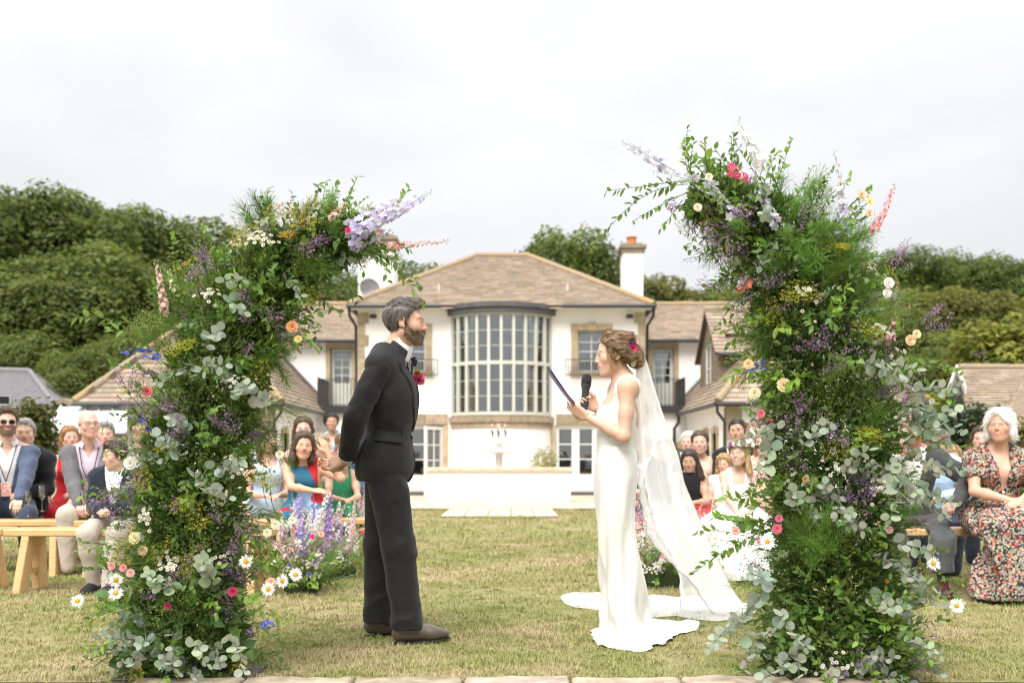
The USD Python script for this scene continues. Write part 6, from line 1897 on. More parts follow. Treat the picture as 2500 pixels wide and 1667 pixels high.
gm = dict(label='white-haired woman in a long floral print dress, smiling with folded hands', group=GROUP, fem=True, s=1.0, skin=(.60, .345, .25), hair=HR['white'], style='long', thick=.018, nstrands=1400, strandlen=.05, fly=.09, look=(-.55, .02, .06), smile=.9, squint=.5, lean=.06, seed=9, hs=.99, bust=1.12, girth=1.15, shw=.165, arm=1.1,
    locks=[((.074, -.02, .03), (.080, .012, -.070), .030, .026), ((-.074, -.02, .03), (-.080, .012, -.070), .030, .026), ((.04, -.075, .0), (.045, -.06, -.080), .045, .034), ((-.04, -.075, .0), (-.045, -.06, -.080), .045, .034), ((.02, .07, .092), (.07, .06, .02), .022, .016), ((0, .07, .095), (-.065, .06, .02), .022, .016)],
    handR=(.035, .36, .68), handL=(-.035, .37, .68), elbowR=(.9, -.25, -.5), elbowL=(-.9, -.25, -.5), hdR=(-.75, .5, -.25), hdL=(.75, .5, -.25), hnR=(.2, .6, 1), hnL=(-.2, .6, 1), curl=.35, footR=(.12, .42, .08), footL=(-.10, .45, .08))
place(gm, 2441, 1038, 7.05, -.12)
gm['clothes'] = []
r, J, pr = person(gm)
B = np.stack([J['rt'], J['fw'], J['up']], 1).astype(np.float32)
mk = lambda a, b, r1, r2: Cone(a, b, r1, r2, k=.07)
mid = lambda a, b, t=.5: a + (b - a) * t
kn, an = mid(J['knR'], J['knL']), mid(J['anR'], J['anL'])
ex = [mk(J['knR'] + (0.02, .03, 0), J['anR'] + (.06, .06, .0), .10, .14), mk(J['knL'] + (-.02, .03, 0), J['anL'] + (-.06, .06, .0), .10, .14), mk(kn + (0, .03, -.02), an + (0, .08, 0), .10, .13), mk(J['hip'] + (0, .1, .0), kn + (0, 0, .01), .11, .10),
      mk(J['hpR'] + (.03, 0, 0), J['knR'] + (.02, 0, 0), .11, .09), mk(J['hpL'] + (-.03, 0, 0), J['knL'] + (-.02, 0, 0), .11, .09)]
f_sl = [('above', .58), ('vneck', (.56, .17, .085)), ('sleeve', .62), ('fn', lambda Q: .035 - Q[..., 2])]
gm_dress = dict(name='dress', parts=['torso', 'up'], off=.016, mat='garden_print', cuts=f_sl, wr=.013, extra=ex, freq=(13, 13, 5), h=.0085)
d = garment(r, gm, J, pr, gm_dress)
DV = np.array(UsdGeom.Mesh(d).GetPointsAttr().Get())
for i in range(9):
    z = J['hip'] + J['up'] * (.20 - i * .028)
    q = (DV - z) @ B
    near = (np.abs(q[:, 0]) < .012) & (np.abs(q[:, 2]) < .012)
    if near.any():
        p = z + J['fw'] * (q[near, 1].max() + .002)
        obj('button', lathe([(0, -.004), (.009, -.003), (.010, .001), (.006, .004), (0, .004)], 10).apply_transform(trimesh.transformations.translation_matrix(p) @ np.vstack([np.column_stack([frame_z(J['fw']), [0, 0, 0]]), [0, 0, 0, 1]])), M['button'], r, smooth=True)
# ---------------------------------------------------------------- the groom, in profile, hands behind his back
def surface_x(V, y, z, sign, r=.012):
    """The outermost x of the vertices V near (y, z) on the side given by sign."""
    d = np.hypot(V[:, 1] - y, V[:, 2] - z)
    m = (d < r) & (V[:, 0] * sign > 0)
    return (V[m, 0] * sign).max() * sign if m.any() else np.nan

def pts_of(prim):
    return np.array(UsdGeom.Mesh(prim).GetPointsAttr().Get())

def patch(V, ys, zs, sign, lift, thick=.004):
    """A thin cloth piece lying on the side of a garment: a grid in (y, z) pressed onto the vertices V."""
    n, m = ys.shape
    X = np.array([[surface_x(V, ys[i, j], zs[i, j], sign) for j in range(m)] for i in range(n)])
    X = np.where(np.isnan(X), np.nanmean(X), X)
    top = np.stack([X + sign * lift, ys, zs], -1); bot = np.stack([X - sign * thick, ys, zs], -1)
    a = grid_mesh(top, flip=sign > 0)
    rim = np.concatenate([np.stack([top[0], bot[0]]), np.stack([top[-1], bot[-1]])])
    e = [grid_mesh(np.stack([top[0], bot[0]])), grid_mesh(np.stack([top[-1], bot[-1]])), grid_mesh(np.stack([top[:, 0], bot[:, 0]])), grid_mesh(np.stack([top[:, -1], bot[:, -1]]))]
    return cat([a] + e)

GX0 = (945 - 1250) * 5.28 / F_PX
gr = dict(label='groom in a charcoal suit standing in profile with his hands clasped behind him', loc=(GX0, 5.28, 0), rotz=-math.pi / 2, sit=False, s=1.04, hs=1.0, lean=.05,
    skin=(.53, .315, .225), hair=[(.055, .044, .037), (.30, .27, .245)], beardcol=(.06, .035, .022), brow=(.06, .04, .03), smile=.55, squint=.45, look=(.0, -.03, 0), style='short', line='short', top=.006, thick=.0115, hh=.004, strands=.0026, seed=12, comb='quiff', nstrands=4200, strandlen=.026, nose=.85, jaw=1.06,
    locks=[((.0, -.04, .100), (0.01, .055, .105), .026, .022), ((.028, -.03, .095), (.034, .05, .093), .024, .020), ((-.028, -.03, .095), (-.034, .05, .093), .024, .020), ((.0, .045, .110), (.01, .080, .099), .016, .010), ((.022, .04, .106), (.03, .074, .092), .015, .009), ((.04, .02, .092), (.045, .062, .075), .014, .008)],
    joints=dict(hip=(0, 0, .95), waist=(0, .008, 1.10), chest=(0, .020, 1.29), sh=(0, .01, 1.43), neck=(0, .045, 1.512), head=(0, .100, 1.684),
        shR=(.175, -.015, 1.435), shL=(-.175, -.015, 1.435), elR=(.235, -.135, 1.165), elL=(-.235, -.12, 1.165), wrR=(.085, -.20, .965), wrL=(-.03, -.225, .955),
        hpR=(.09, .0, .93), hpL=(-.09, -.01, .93), knR=(.10, .075, .50), knL=(-.10, -.05, .50), anR=(.10, .118, .094), anL=(-.11, -.055, .094)),
    hdR=(-.35, -.85, -.30), hnR=(.9, -.2, .35), curlR=.55, hdL=(.25, -.9, -.28), hnL=(-.75, .1, -.5), curlL=.45, curl=.5, toeR=(-.22, 1, .075), toeL=(-.15, 1, -.02), thumb=.8, handsize=1.0)
r, J, pr = person(gr, h=.0042)
leg = []
for k in 'RL':
    hp, kn, an = J['hp' + k], J['kn' + k], J['an' + k]
    leg += [Cone(hp + (0, -.005, .02), kn, .104, .086, k=.05), Cone(kn, an + (0, -.004, .01), .086, .077, k=.03), Cone(an + (0, -.004, .03), an + (0, .002, -.05), .077, .076, k=.02)]
leg.append(Ell((0, -.008, .95), (.158, .116, .13), k=.05))
def hem(Q):
    y = Q[..., 1]
    return np.where(y > .0, .078, .082) - Q[..., 2] + .10 * np.maximum(0, np.where(y > .03, y - .12, y + .05)) * 0
def crease(V):
    z = V[:, 2]
    return .45 + 1.5 * np.exp(-((z - .17) / .12) ** 2) + .7 * np.exp(-((z - .52) / .12) ** 2) + .9 * np.exp(-((z - .80) / .10) ** 2)
f = field_of(leg, 0, .0055)
f.clip(hem)
m = wrinkle(*f.mesh(), .008, crease, (6, 8, 4.5), 3)
obj('trousers', m, M['charcoal_wool'], r, smooth=True)
for k in 'RL':
    shoe(r, J, k, gr, 'leather_brown')
    obj('sock', tube([J['an' + k] + (0, 0, .08), J['an' + k] + (0, 0, -.03)], .045, 12), M['black_sock'], r, smooth=50)
# shirt, tie
obj('shirt', (lambda f: (f.clip(lambda Q: Q[..., 2] - 1.475), f.mesh())[1])(field_of(sel(pr, ['torso']), .008, .007)), M['white_cotton'], r, smooth=True)
ax_ = unit((0, .50, .86)); fw_ = unit((0, .86, -.50)); cn = np.array([0, .076, 1.548])
def ring(t, r, h, fl=.9):
    return cn + (np.cos(t)[:, None] * fw_ * fl + np.sin(t)[:, None] * np.array([1.0, 0, 0])) * np.reshape(r, (-1, 1)) + ax_ * np.reshape(h, (-1, 1))
t = np.linspace(.05 * np.pi, 1.95 * np.pi, 41); ft = np.clip(np.cos(t), 0, 1)
obj('collar', grid_mesh(np.array([ring(t, .074 + 0 * t, -.05 - .01 * ft), ring(t, .070 + 0 * t, .012 + .014 * np.clip(-np.cos(t), 0, 1)), ring(t, .066 + 0 * t, .026 + .022 * np.clip(-np.cos(t), 0, 1)), ring(t, .070 + 0 * t, .026 + .022 * np.clip(-np.cos(t), 0, 1)), ring(t, .079 + .004 * ft, -.016 - .034 * ft)])), M['white_cotton'], r, smooth=60)
obj('tie', cat([tube([(0, .136, 1.498), (0, .146, 1.478), (0, .142, 1.452)], [.013, .018, .012], 8), rbox(-.026, .026, .128, .136, 1.20, 1.465, .003)]), M['black_wool'], r, smooth=40)
# jacket
jx = [Ell((0, -.012, .955), (.186, .134, .15), k=.06), Ell((0, -.014, .89), (.190, .136, .13), k=.05), Ell((0, .016, 1.27), (.175, .120, .19), k=.06), Cone((-.05, .0, 1.50), (.05, .0, 1.50), .062, k=.06), Cone((.05, .02, 1.505), (.145, -.010, 1.452), .050, .040, k=.05), Cone((-.05, .02, 1.505), (-.145, -.010, 1.452), .050, .040, k=.05)]
slv = []
for k in 'RL':
    sg = 1 if k == 'R' else -1
    slv += [Cone(J['sh' + k] + (sg * .0, 0, -.006), J['sh' + k] + (J['el' + k] - J['sh' + k]) * .5, .064, .061, k=.028), Cone(J['sh' + k] + (J['el' + k] - J['sh' + k]) * .5, J['el' + k], .061, .055, k=.02),
            Cone(J['el' + k], J['el' + k] + (J['wr' + k] - J['el' + k]) * 1.05, .055, .046, k=.02)]
f = field_of(sel(pr, ['torso']) + jx, .010, .0055)
f.clip(lambda Q: .838 + .05 * (Q[..., 1] < -.05) * 0 - .10 * np.clip(Q[..., 1] + .05, -.2, .0) - .06 * np.clip(Q[..., 1] - .06, 0, 1) - Q[..., 2])
def opening(Q):      # front opening: a deep V that meets at the button
    tt = np.clip((Q[..., 2] - 1.10) / .40, 0, 1.2)
    up_ = np.minimum(np.minimum(.085 * tt - np.abs(Q[..., 0]), Q[..., 1] - .02), Q[..., 2] - 1.10)
    lowq = np.clip((1.03 - Q[..., 2]) / .2, 0, 1)
    lo_ = np.minimum(np.minimum(.09 * lowq ** 2 + .0015 - np.abs(Q[..., 0]), Q[..., 1] - .02), 1.08 - Q[..., 2])
    return np.maximum(up_, lo_)
f.clip(opening)
f.clip(lambda Q: np.minimum(Q[..., 2] - (1.505 + .20 * np.clip(.05 - Q[..., 1], -.2, .16)), .115 - np.hypot(Q[..., 0], Q[..., 1] - .04)))
f.clip(lambda Q: np.minimum(.004 - np.abs(Q[..., 0] - .128), np.minimum(-.06 - Q[..., 1], 1.06 - Q[..., 2])))     # side vent
bodyV, bodyF = f.mesh()
def jk_w(V):
    return .3 + .8 * np.exp(-((V[:, 2] - 1.12) / .12) ** 2)
jm = wrinkle(bodyV, bodyF, .006, jk_w, (6, 8, 9), 5)
jo = obj('jacket', jm, M['charcoal_wool'], r, smooth=True)
JV = np.array(jm.vertices)
for k in 'RL':
    ps = [p for i, p in enumerate(slv) if (i < 3) == (k == 'R')]
    f = field_of(ps, 0, .005)
    a = unit(J['wr' + k] - J['el' + k])
    p0 = J['wr' + k] - a * .012
    f.clip(lambda Q, p0=p0.astype(np.float32), a=a.astype(np.float32): (Q - p0) @ a)
    V, Fc = f.mesh()
    el = J['el' + k]
    sh = J['sh' + k]
    m = wrinkle(V, Fc, .009, lambda V: .35 + 1.1 * np.exp(-(np.linalg.norm(V - el, axis=1) / .13) ** 2) + .5 * np.exp(-(np.linalg.norm(V - sh - (0, 0, -.1), axis=1) / .09) ** 2), (8, 8, 10), 2 if k == 'R' else 8)
    so = obj('sleeve', m, M['charcoal_wool'], jo, smooth=True)
    obj('cuff', tube([p0 - a * .02, p0 + a * .014], [.039, .0385], 16), M['white_cotton'], r, smooth=50)
    if k == 'R':
        SV = np.array(m.vertices)
        for i in range(3):
            q = p0 - a * (.028 + .018 * i)
            x = surface_x(SV, q[1] - .022, q[2], 1, .02)
            if not np.isnan(x):
                obj('sleeve_button', lathe([(0, -.003), (.0075, -.002), (.0075, .002), (0, .003)], 10).apply_transform(np.block([[frame_z((1, -.4, 0)), np.array([[x - .002], [q[1] - .022], [q[2]]])], [np.zeros((1, 3)), np.ones((1, 1))]])), M['black_wool'], so, smooth=True)
# pocket flap, welt, lapels, buttons
ys, zs = np.meshgrid(np.linspace(-.045, .100, 14), np.linspace(0, 1, 6), indexing='ij')
obj('pocket_flap', patch(JV, ys, 1.112 - .055 * zs - .10 * (ys + .045), 1, .0075), M['charcoal_wool'], jo, smooth=40)
obj('pocket_welt', patch(JV, ys, 1.122 - .009 * zs - .10 * (ys + .045), 1, .006), M['charcoal_wool'], jo, smooth=40)
for sd in (1, -1):
    def fn(Q, sd=sd):
        x, y, z = Q[..., 0] * sd, Q[..., 1], Q[..., 2]
        tt = np.clip((z - 1.10) / .40, 0, 1.2)
        lo = .083 * tt
        ww = .062 * np.clip(np.minimum(tt * 3.0, (1.0 - tt) * 5 + .45), 0, 1)
        return np.maximum.reduce([lo - x, x - lo - ww, .0 - y, 1.10 - z, z - 1.50])
    f = field_of(sel(pr, ['torso']) + jx, .0195, .0055)
    f.clip(fn)
    obj('lapel', f.mesh(), M['charcoal_wool'], jo, smooth=True)
t = np.linspace(.27 * np.pi, 1.73 * np.pi, 37); ft = np.clip(np.cos(t) + .3, 0, 2)
obj('jacket_collar', grid_mesh(np.array([ring(t, .118 + .01 * ft, -.058 - .03 * ft), ring(t, .098 + 0 * t, -.026 - .02 * ft), ring(t, .083 + 0 * t, .010 - .012 * ft), ring(t, .078 + 0 * t, .012 - .012 * ft), ring(t, .078 + 0 * t, -.02 - .012 * ft)])), M['charcoal_wool'], jo, smooth=60)
for z in (1.075, .985):
    yb = JV[(np.abs(JV[:, 0] - .02) < .012) & (np.abs(JV[:, 2] - z) < .012), 1].max()
    obj('button', lathe([(0, -.004), (.011, -.003), (.0115, .002), (0, .004)], 14).apply_transform(np.block([[frame_z((.3, 1, 0)), np.array([[.022], [yb + .001], [z]])], [np.zeros((1, 3)), np.ones((1, 1))]])), M['black_wool'], jo, smooth=True)
# buttonhole flower on the far lapel
bo = holder('buttonhole_flower', r)
rb_ = np.random.default_rng(8)
for (dy, dz, rr, cl) in ((.0, .0, .036, (.75, .16, .28)), (.012, -.012, .024, (.80, .32, .40)), (-.004, .03, .02, (.55, .40, .08)), (.006, .014, .018, (.40, .16, .52))):
    Vb, Fb = bloom_mesh(rb_, rr, 3, 8)
    for fd in ((1, -.1, .1), (.3, .3, 1), (.4, 1, -.6)):
        obj('petal_ring', (np.array([-.062, .160 + dy, 1.392 + dz]) + (frame_z(fd) @ Vb.T).T, Fb), M['petal'], bo, tint=cl)
    obj('flower_head', (np.array([-.07, .160 + dy, 1.392 + dz]) + (frame_z((.75, 1, .3)) @ Vb.T).T, Fb), M['petal'], bo, tint=cl)
# beard: a short thick coat over the jaw
hp_ = head_prims(J['head'], J['R'], J['hs'], True, 1.06, 1.25, .55, ear=False)
f = field_of(hp_, .0026, .0034)
c, R, s = J['head'], J['R'], J['hs']
def beard(Q):
    q = (Q - c.astype(np.float32)) @ R.astype(np.float32) / s
    x, y, z = np.abs(q[..., 0]), q[..., 1], q[..., 2]
    zt = np.interp(y, [-.02, .0, .015, .03, .05, .07, .085, .12], [.012, .012, -.012, -.034, -.046, -.047, -.043, -.0425])
    g = np.maximum.reduce([z - zt, -.002 - y, -.118 + .35 * np.maximum(0, .05 - y) - z])
    lip = np.maximum.reduce([x - .024 + .004 * 0, np.abs(z + .0618 - .004 * (x / .025) ** 2) - .0075, .072 - y])
    return np.maximum(g, -lip) * s
f.clip(beard)
V, Fc = f.mesh()
m = trimesh.Trimesh(V, Fc, process=False)
q = (V - c) @ R / s
n = meshkit.fbm(q * 150, 2, 4) - .5
m = trimesh.Trimesh(V + m.vertex_normals * (n * .0045)[:, None], Fc, process=False)
a = np.clip(meshkit.fbm(q * 110 + 3, 2, 9) * 1.6 - .4, 0, 1)[:, None]
gch = np.exp(-((q[:, 1] - .085) / .025) ** 2 - ((q[:, 2] + .10) / .02) ** 2)[:, None]
hair_strands(r, m, c, R, s, dict(seed=77, comb='down', strandlen=.012, hair=[(.075, .046, .03), (.24, .165, .115)]), 1100)
obj('beard', m, M['hair'], r, smooth=True, tint=(np.array((.085, .052, .034)) * (1 - a) + np.array((.25, .165, .11)) * a) * (1 - .35 * gch) + gch * .35 * np.array((.20, .18, .16)))

# ---------------------------------------------------------------- the bride, in profile, reading from her papers
M['satin'] = mat('white_satin', (.77, .755, .735), .30, .02, 3.0, sheen_weight=.1, spec=.5)
def tulle(name, clear, col=(.84, .83, .82), lace=False):
    """Net: mostly clear seen square on, denser seen along the cloth; lace adds a fine worked pattern."""
    n = {'g': ('geometry', {}), 't': ('transparent_bsdf', {'color': (1, 1, 1)}), 'd': ('diffuse_bsdf', {'color': col}), 'tl': ('translucent_bsdf', {'color': col}), 'm1': ('mix_closure', {'fac': .45}), 'm2': ('mix_closure', {'fac': 1 - clear}),
         'lw': ('layer_weight', {'blend': .35}), 'lr': ('map_range', {'to_min': 1 - clear, 'to_max': min(.96, 1.55 - clear), 'clamp': True})}
    L = [('d.BSDF', 'm1.closure1'), ('tl.BSDF', 'm1.closure2'), ('t.BSDF', 'm2.closure1'), ('m1.closure', 'm2.closure2'), ('lw.facing', 'lr.value')]
    if lace:
        n['v'] = ('voronoi_texture', {'feature': 'distance_to_edge', 'scale': 52.0}); n['no'] = ('noise_texture', {'scale': 18.0, 'detail': 4.0})
        n['ad'] = ('mix', {'fac': .05}); n['r'] = ('map_range', {'from_min': .03, 'from_max': .12, 'to_min': .45, 'to_max': 0.0, 'clamp': True}); n['s'] = ('math', {'math_type': 'add', 'use_clamp': True})
        L += [('g.position', 'no.vector'), ('g.position', 'ad.color1'), ('no.color', 'ad.color2'), ('ad.color', 'v.vector'), ('v.distance', 'r.value'), ('r.result', 's.value1'), ('lr.result', 's.value2'), ('s.value', 'm2.fac')]
    else:
        L.append(('lr.result', 'm2.fac'))
    M[name] = usdkit.material(stage, '/World/Looks/' + name, n, L, surface='m2.closure')
tulle('veil_tulle', .68, (.90, .89, .88)); tulle('veil_lace', .62, (.88, .87, .86), lace=True); tulle('veil_train', .45, (.84, .83, .82), lace=True)
BX0, BY0 = (1503 - 1250) * 5.2 / F_PX, 5.2
def blocal(u, v, Y=None):
    """Photograph pixel to the bride's own axes; on the ground when no distance is given."""
    if Y is None:
        Y = F_PX * CAM_H / (v - HORIZON)
    p = at(u, v, Y)
    return np.array([p[1] - BY0, -(p[0] - BX0), p[2]])
br_ = dict(label='bride in a sleeveless white satin gown and long veil, reading into a microphone', loc=(BX0, BY0, 0), rotz=math.pi / 2, sit=False, fem=True, s=.94, hs=.93, lean=-.04, bust=.38, arm=.95,
    skin=(.60, .385, .285), hair=[(.085, .046, .024), (.43, .29, .16)], brow=(.10, .055, .03), lips=(.47, .13, .12), eye=(.04, .03, .02), squint=.85, look=(0, -.09, 0), style='short', line='short', thick=.013, hh=.004, strands=.0022, seed=3, comb='back', nstrands=3200, strandlen=.036, fly=.10, nose=.3, jaw=.92,
    locks=[((.0, -.095, .02), (0, -.118, -.025), .048, .044), ((.03, -.085, -.01), (.01, -.118, -.045), .042, .036), ((-.035, -.08, -.01), (-.015, -.118, -.045), .042, .036), ((-.055, .02, .075), (-.080, -.045, .015), .018, .022), ((.055, .02, .075), (.080, -.045, .015), .018, .022),
           ((-.045, .048, .083), (-.080, -.0, .03), .010, .016), ((-.081, .0, .03), (-.075, -.085, -.02), .022, .026), ((-.03, .02, .112), (-.05, -.08, .085), .024, .03), ((.03, .02, .112), (.05, -.08, .085), .024, .03), ((-.072, .035, .025), (-.083, .012, -.022), .011, .006), ((-.083, .012, -.022), (-.080, .0, -.062), .0065, .003)],
    joints=dict(hip=(0, 0, .87), waist=(0, -.006, 1.0), chest=(0, -.016, 1.165), sh=(0, -.03, 1.29), neck=(0, -.038, 1.345), head=(0, .010, 1.505),
        shL=(-.140, -.048, 1.318), shR=(.140, -.028, 1.318), elL=(-.195, -.022, 1.072), elR=(.185, -.01, 1.075), wrL=(-.075, .150, 1.176), wrR=(.085, .095, 1.232)),
    hdL=(.22, .78, .50), hnL=(-.75, .15, -.55), curlsL=[.22, .26, .34, .45], hdR=(-.12, .82, .42), hnR=(1, .1, .1), curlsR=[.95, 1.0, 1.0, 1.0], thumb=.75, curl=.4, legs=False, handsize=.94)
r, J, pr = person(br_, h=.004)
# bodice: straps, deep back
def back_open(Q):
    x, y, z = np.abs(Q[..., 0]), Q[..., 1], Q[..., 2]
    w = .10 * np.clip((z - 1.02) / .12, 0, 1)
    return np.minimum(np.minimum(w - x, -.045 - y), z - 1.02)
def neckline(Q):
    x, y, z = Q[..., 0], Q[..., 1], Q[..., 2]
    rr = 1 - np.sqrt((x / .100) ** 2 + ((y - .015) / .135) ** 2)
    return np.minimum(rr * .08, z - 1.235)
arms = [Cone(J['sh' + k] + (0, 0, .06), J['sh' + k] + (0, 0, -.085), .062, .062) for k in 'RL']
f = field_of(sel(pr, ['torso']), .008, .0048)
f.clip(back_open); f.clip(neckline)
for k, sg in (('R', 1), ('L', -1)):
    p0 = J['sh' + k].astype(np.float32)
    def hole(Q, p0=p0, sg=sg):
        q = Q - p0
        xx = q[..., 0] * sg
        return np.minimum(xx + .010 + .25 * np.maximum(0, -.02 - q[..., 2]) * 0, .105 - np.hypot(q[..., 1] * 1.25, q[..., 2]))
    f.clip(hole)
f.clip(lambda Q: 1.0 - Q[..., 2])
m = wrinkle(*f.mesh(), .003, None, (9, 9, 7), 4)
obj('bodice', m, M['satin'], r, smooth=True)
# skirt and train: one lofted sheet with drapes that run down and back
zt = np.array([1.03, .95, .87, .80, .70, .575, .45, .337, .22, .113, .055, .022])
fr = np.array([.096, .106, .111, .110, .105, .096, .086, .079, .070, .064, .078, .105])
bk = np.array([-.108, -.112, -.115, -.109, -.104, -.106, -.125, -.150, -.166, -.180, -.205, -.24])
hw = np.array([.134, .158, .170, .172, .166, .156, .150, .149, .154, .163, .185, .215])
nth = 181
th = np.linspace(0, 2 * np.pi, nth)          # 0 = forwards (+y), pi/2 = far side (+x)
rows = []
zz = np.concatenate([np.linspace(1.03, .06, 70), np.linspace(.055, .022, 6)])
for z in zz:
    f0, b0, w0 = (np.interp(z, zt[::-1], q[::-1]) for q in (fr, bk, hw))
    cy, hy = (f0 + b0) / 2, (f0 - b0) / 2
    dn = np.clip((.92 - z) / .9, 0, 1)
    ph = th * 7 + 9.0 * z + 1.2 * np.sin(th * 2)
    ph2 = th * 4 - 7.5 * z + 2.0
    fold = dn ** .6 * (.010 * np.sin(ph) + .020 * np.sin(ph2) * (.4 + .6 * np.sin(th + .5) ** 2) + .010 * (1 - np.abs(np.sin(th * 3.5 - 5.2 * z + .8)) * 2)) + .006 * dn * np.sin(th * 11 + 13 * z)
    nn = (meshkit.noise(np.column_stack([np.cos(th) * 2.2 + z * 3.2, np.sin(th) * 2.2, th * 0 + z * 5.5])) - .5) * .034 * dn
    k = 1 + (fold + nn) / .15
    rows.append(np.stack([np.sin(th) * w0 * k, cy + np.cos(th) * hy * k, th * 0 + z], -1))
base = rows[-1]
out_px = [(1451, 1549), (1462, 1566), (1478, 1581), (1500, 1586), (1522, 1589), (1552, 1583), (1585, 1577), (1640, 1559), (1668, 1548), (1708, 1538), (1704, 1524)]
gp = [blocal(u, v)[:2] for u, v in out_px] + [(.66, -.40), (.62, -.22), (.50, -.05), (.38, .07), (.30, .11)]
gp = np.array(gp)
cen = np.array([.0, -.06])
ang = np.unwrap(np.arctan2((gp - cen)[:, 0], (gp - cen)[:, 1]))
rad = np.linalg.norm(gp - cen, axis=1)
o = np.argsort(ang % (2 * np.pi))
A, Rr = (ang % (2 * np.pi))[o], rad[o]
A = np.concatenate([A - 2 * np.pi, A, A + 2 * np.pi]); Rr = np.tile(Rr, 3)
bang = np.arctan2(base[:, 0] - cen[0], base[:, 1] - cen[1]) % (2 * np.pi)
tgt = np.interp(bang, A, Rr)
tgt = tgt * (1 + .03 * np.sin(bang * 7) + .018 * np.sin(bang * 17 + 1))
b0 = np.linalg.norm(base[:, :2] - cen, axis=1)
for t in np.linspace(.06, 1, 18):
    rr_ = b0 + (np.maximum(tgt, b0 + .012) - b0) * t
    ext = np.clip((tgt - b0) / .3, 0, 1)
    z = .024 + .030 * ext * np.sin(np.pi * t) * (.5 + .5 * np.sin(bang * 9 + 3 * t)) + .014 * (meshkit.noise(np.column_stack([np.sin(bang) * rr_ * 14, np.cos(bang) * rr_ * 14, bang * 0 + t])) - .5) * 2 - .012 * t
    if t > .97:
        z = z + .004 * np.sin(bang * 15)
    rows.append(np.stack([cen[0] + np.sin(bang) * rr_, cen[1] + np.cos(bang) * rr_, np.maximum(z, .006)], -1))
obj('skirt', grid_mesh(np.array(rows)), M['satin'], r, smooth=True)
# the loose panel hanging from the back of the waist
pv = np.array([[blocal(1543 + 3 * math.sin(i * .8) + i * .9, 1030 + i * 19, 5.2 - .07 + .025 * j) + (0, -.012 * (j - 2) * 0, 0) for j in range(5)] for i in range(8)])
pv[:, :, 1] -= .015 * np.sin(np.arange(5) * 1.6)[None]
obj('sash', grid_mesh(pv), M['satin'], r, smooth=True)
# veil: near and far layers joined at the trailing edge
fA = np.array([(1551, 842), (1553, 900), (1552, 976), (1556, 1100), (1559, 1167), (1562, 1210), (1572, 1260), (1581, 1306), (1602, 1335), (1622, 1357), (1645, 1380), (1663, 1399), (1682, 1413), (1702, 1440), (1720, 1470), (1752, 1508)], float)
bA = np.array([(1556, 834), (1580, 887), (1597, 945), (1614, 999), (1636, 1060), (1656, 1114), (1671, 1180), (1692, 1230), (1713, 1279), (1728, 1312), (1745, 1350), (1762, 1385), (1778, 1420), (1796, 1450), (1818, 1478), (1850, 1502)], float)
fB = np.array([(1551, 842), (1556, 900), (1560, 976), (1568, 1100), (1574, 1167), (1582, 1210), (1596, 1260), (1612, 1306), (1630, 1335), (1644, 1357), (1652, 1380), (1659, 1399), (1660, 1425), (1661, 1450), (1663, 1475), (1665, 1499)], float)
def resample(a, n):
    d = np.concatenate([[0], np.cumsum(np.linalg.norm(np.diff(a, axis=0), axis=1))]); d /= d[-1]
    t = np.linspace(0, 1, n)
    return np.column_stack([np.interp(t, d, a[:, k]) for k in range(a.shape[1])])
def veil_sheet(fe, be, y0, sgn, n=60, mcols=34, seed=0):
    fe, be = resample(fe, n), resample(be, n)
    out = []
    for i in range(n):
        t = i / (n - 1)
        row = []
        for j in range(mcols):
            q = j / (mcols - 1)
            u, v = fe[i] * (1 - q) + be[i] * q
            sway = (math.sin(q * 21 + seed) * .6 + math.sin(q * 9.5 + 2 * t + seed)) * .02 * min(1, t * 4)
            Y = 5.24 + .92 * t ** 1.7 + sgn * (.13 * (1 - q) ** .7) * min(1, .25 + t * 2.5) * (1 - .35 * t) + sway
            u = u + 3.0 * math.sin(q * 16 + 3 * t + seed) * min(1, t * 3) * (q > .02) * (q < .98)
            p = blocal(u, v, Y)
            p[2] = max(p[2], .012)
            row.append(p)
        out.append(row)
    return np.array(out)
vA, vB = veil_sheet(fA, bA, 5.24, -1), veil_sheet(fB, bA, 5.24, 1, seed=2)
obj('veil', cat([grid_mesh(vA), grid_mesh(vB)]), M['veil_tulle'], r, smooth=True)
for nm, sh, cols in (('lace_edge', vA, slice(0, 5)), ('lace_edge', vB, slice(0, 3)), ('lace_edge', vA, slice(30, 34))):
    P_ = sh[:, cols] + np.array([-.004, .0, 0])
    obj(nm, grid_mesh(P_), M['veil_lace'], r, smooth=True)
for sh in (vA, vB):
    e = sh[3:, 0] + np.stack([0 * np.arange(57), .006 * np.sin(np.arange(57) * 1.9), 0 * np.arange(57)], -1)
    obj('lace_border', tube(e, .0035, 5), M['satin'], r, smooth=True)
obj('lace_border', tube(vA[1:, -1], .0022, 5), M['satin'], r, smooth=True)
cap = vA[:9]
obj('lace_cap', grid_mesh(cap + np.array([-.006, 0, 0])), M['veil_lace'], r, smooth=True)
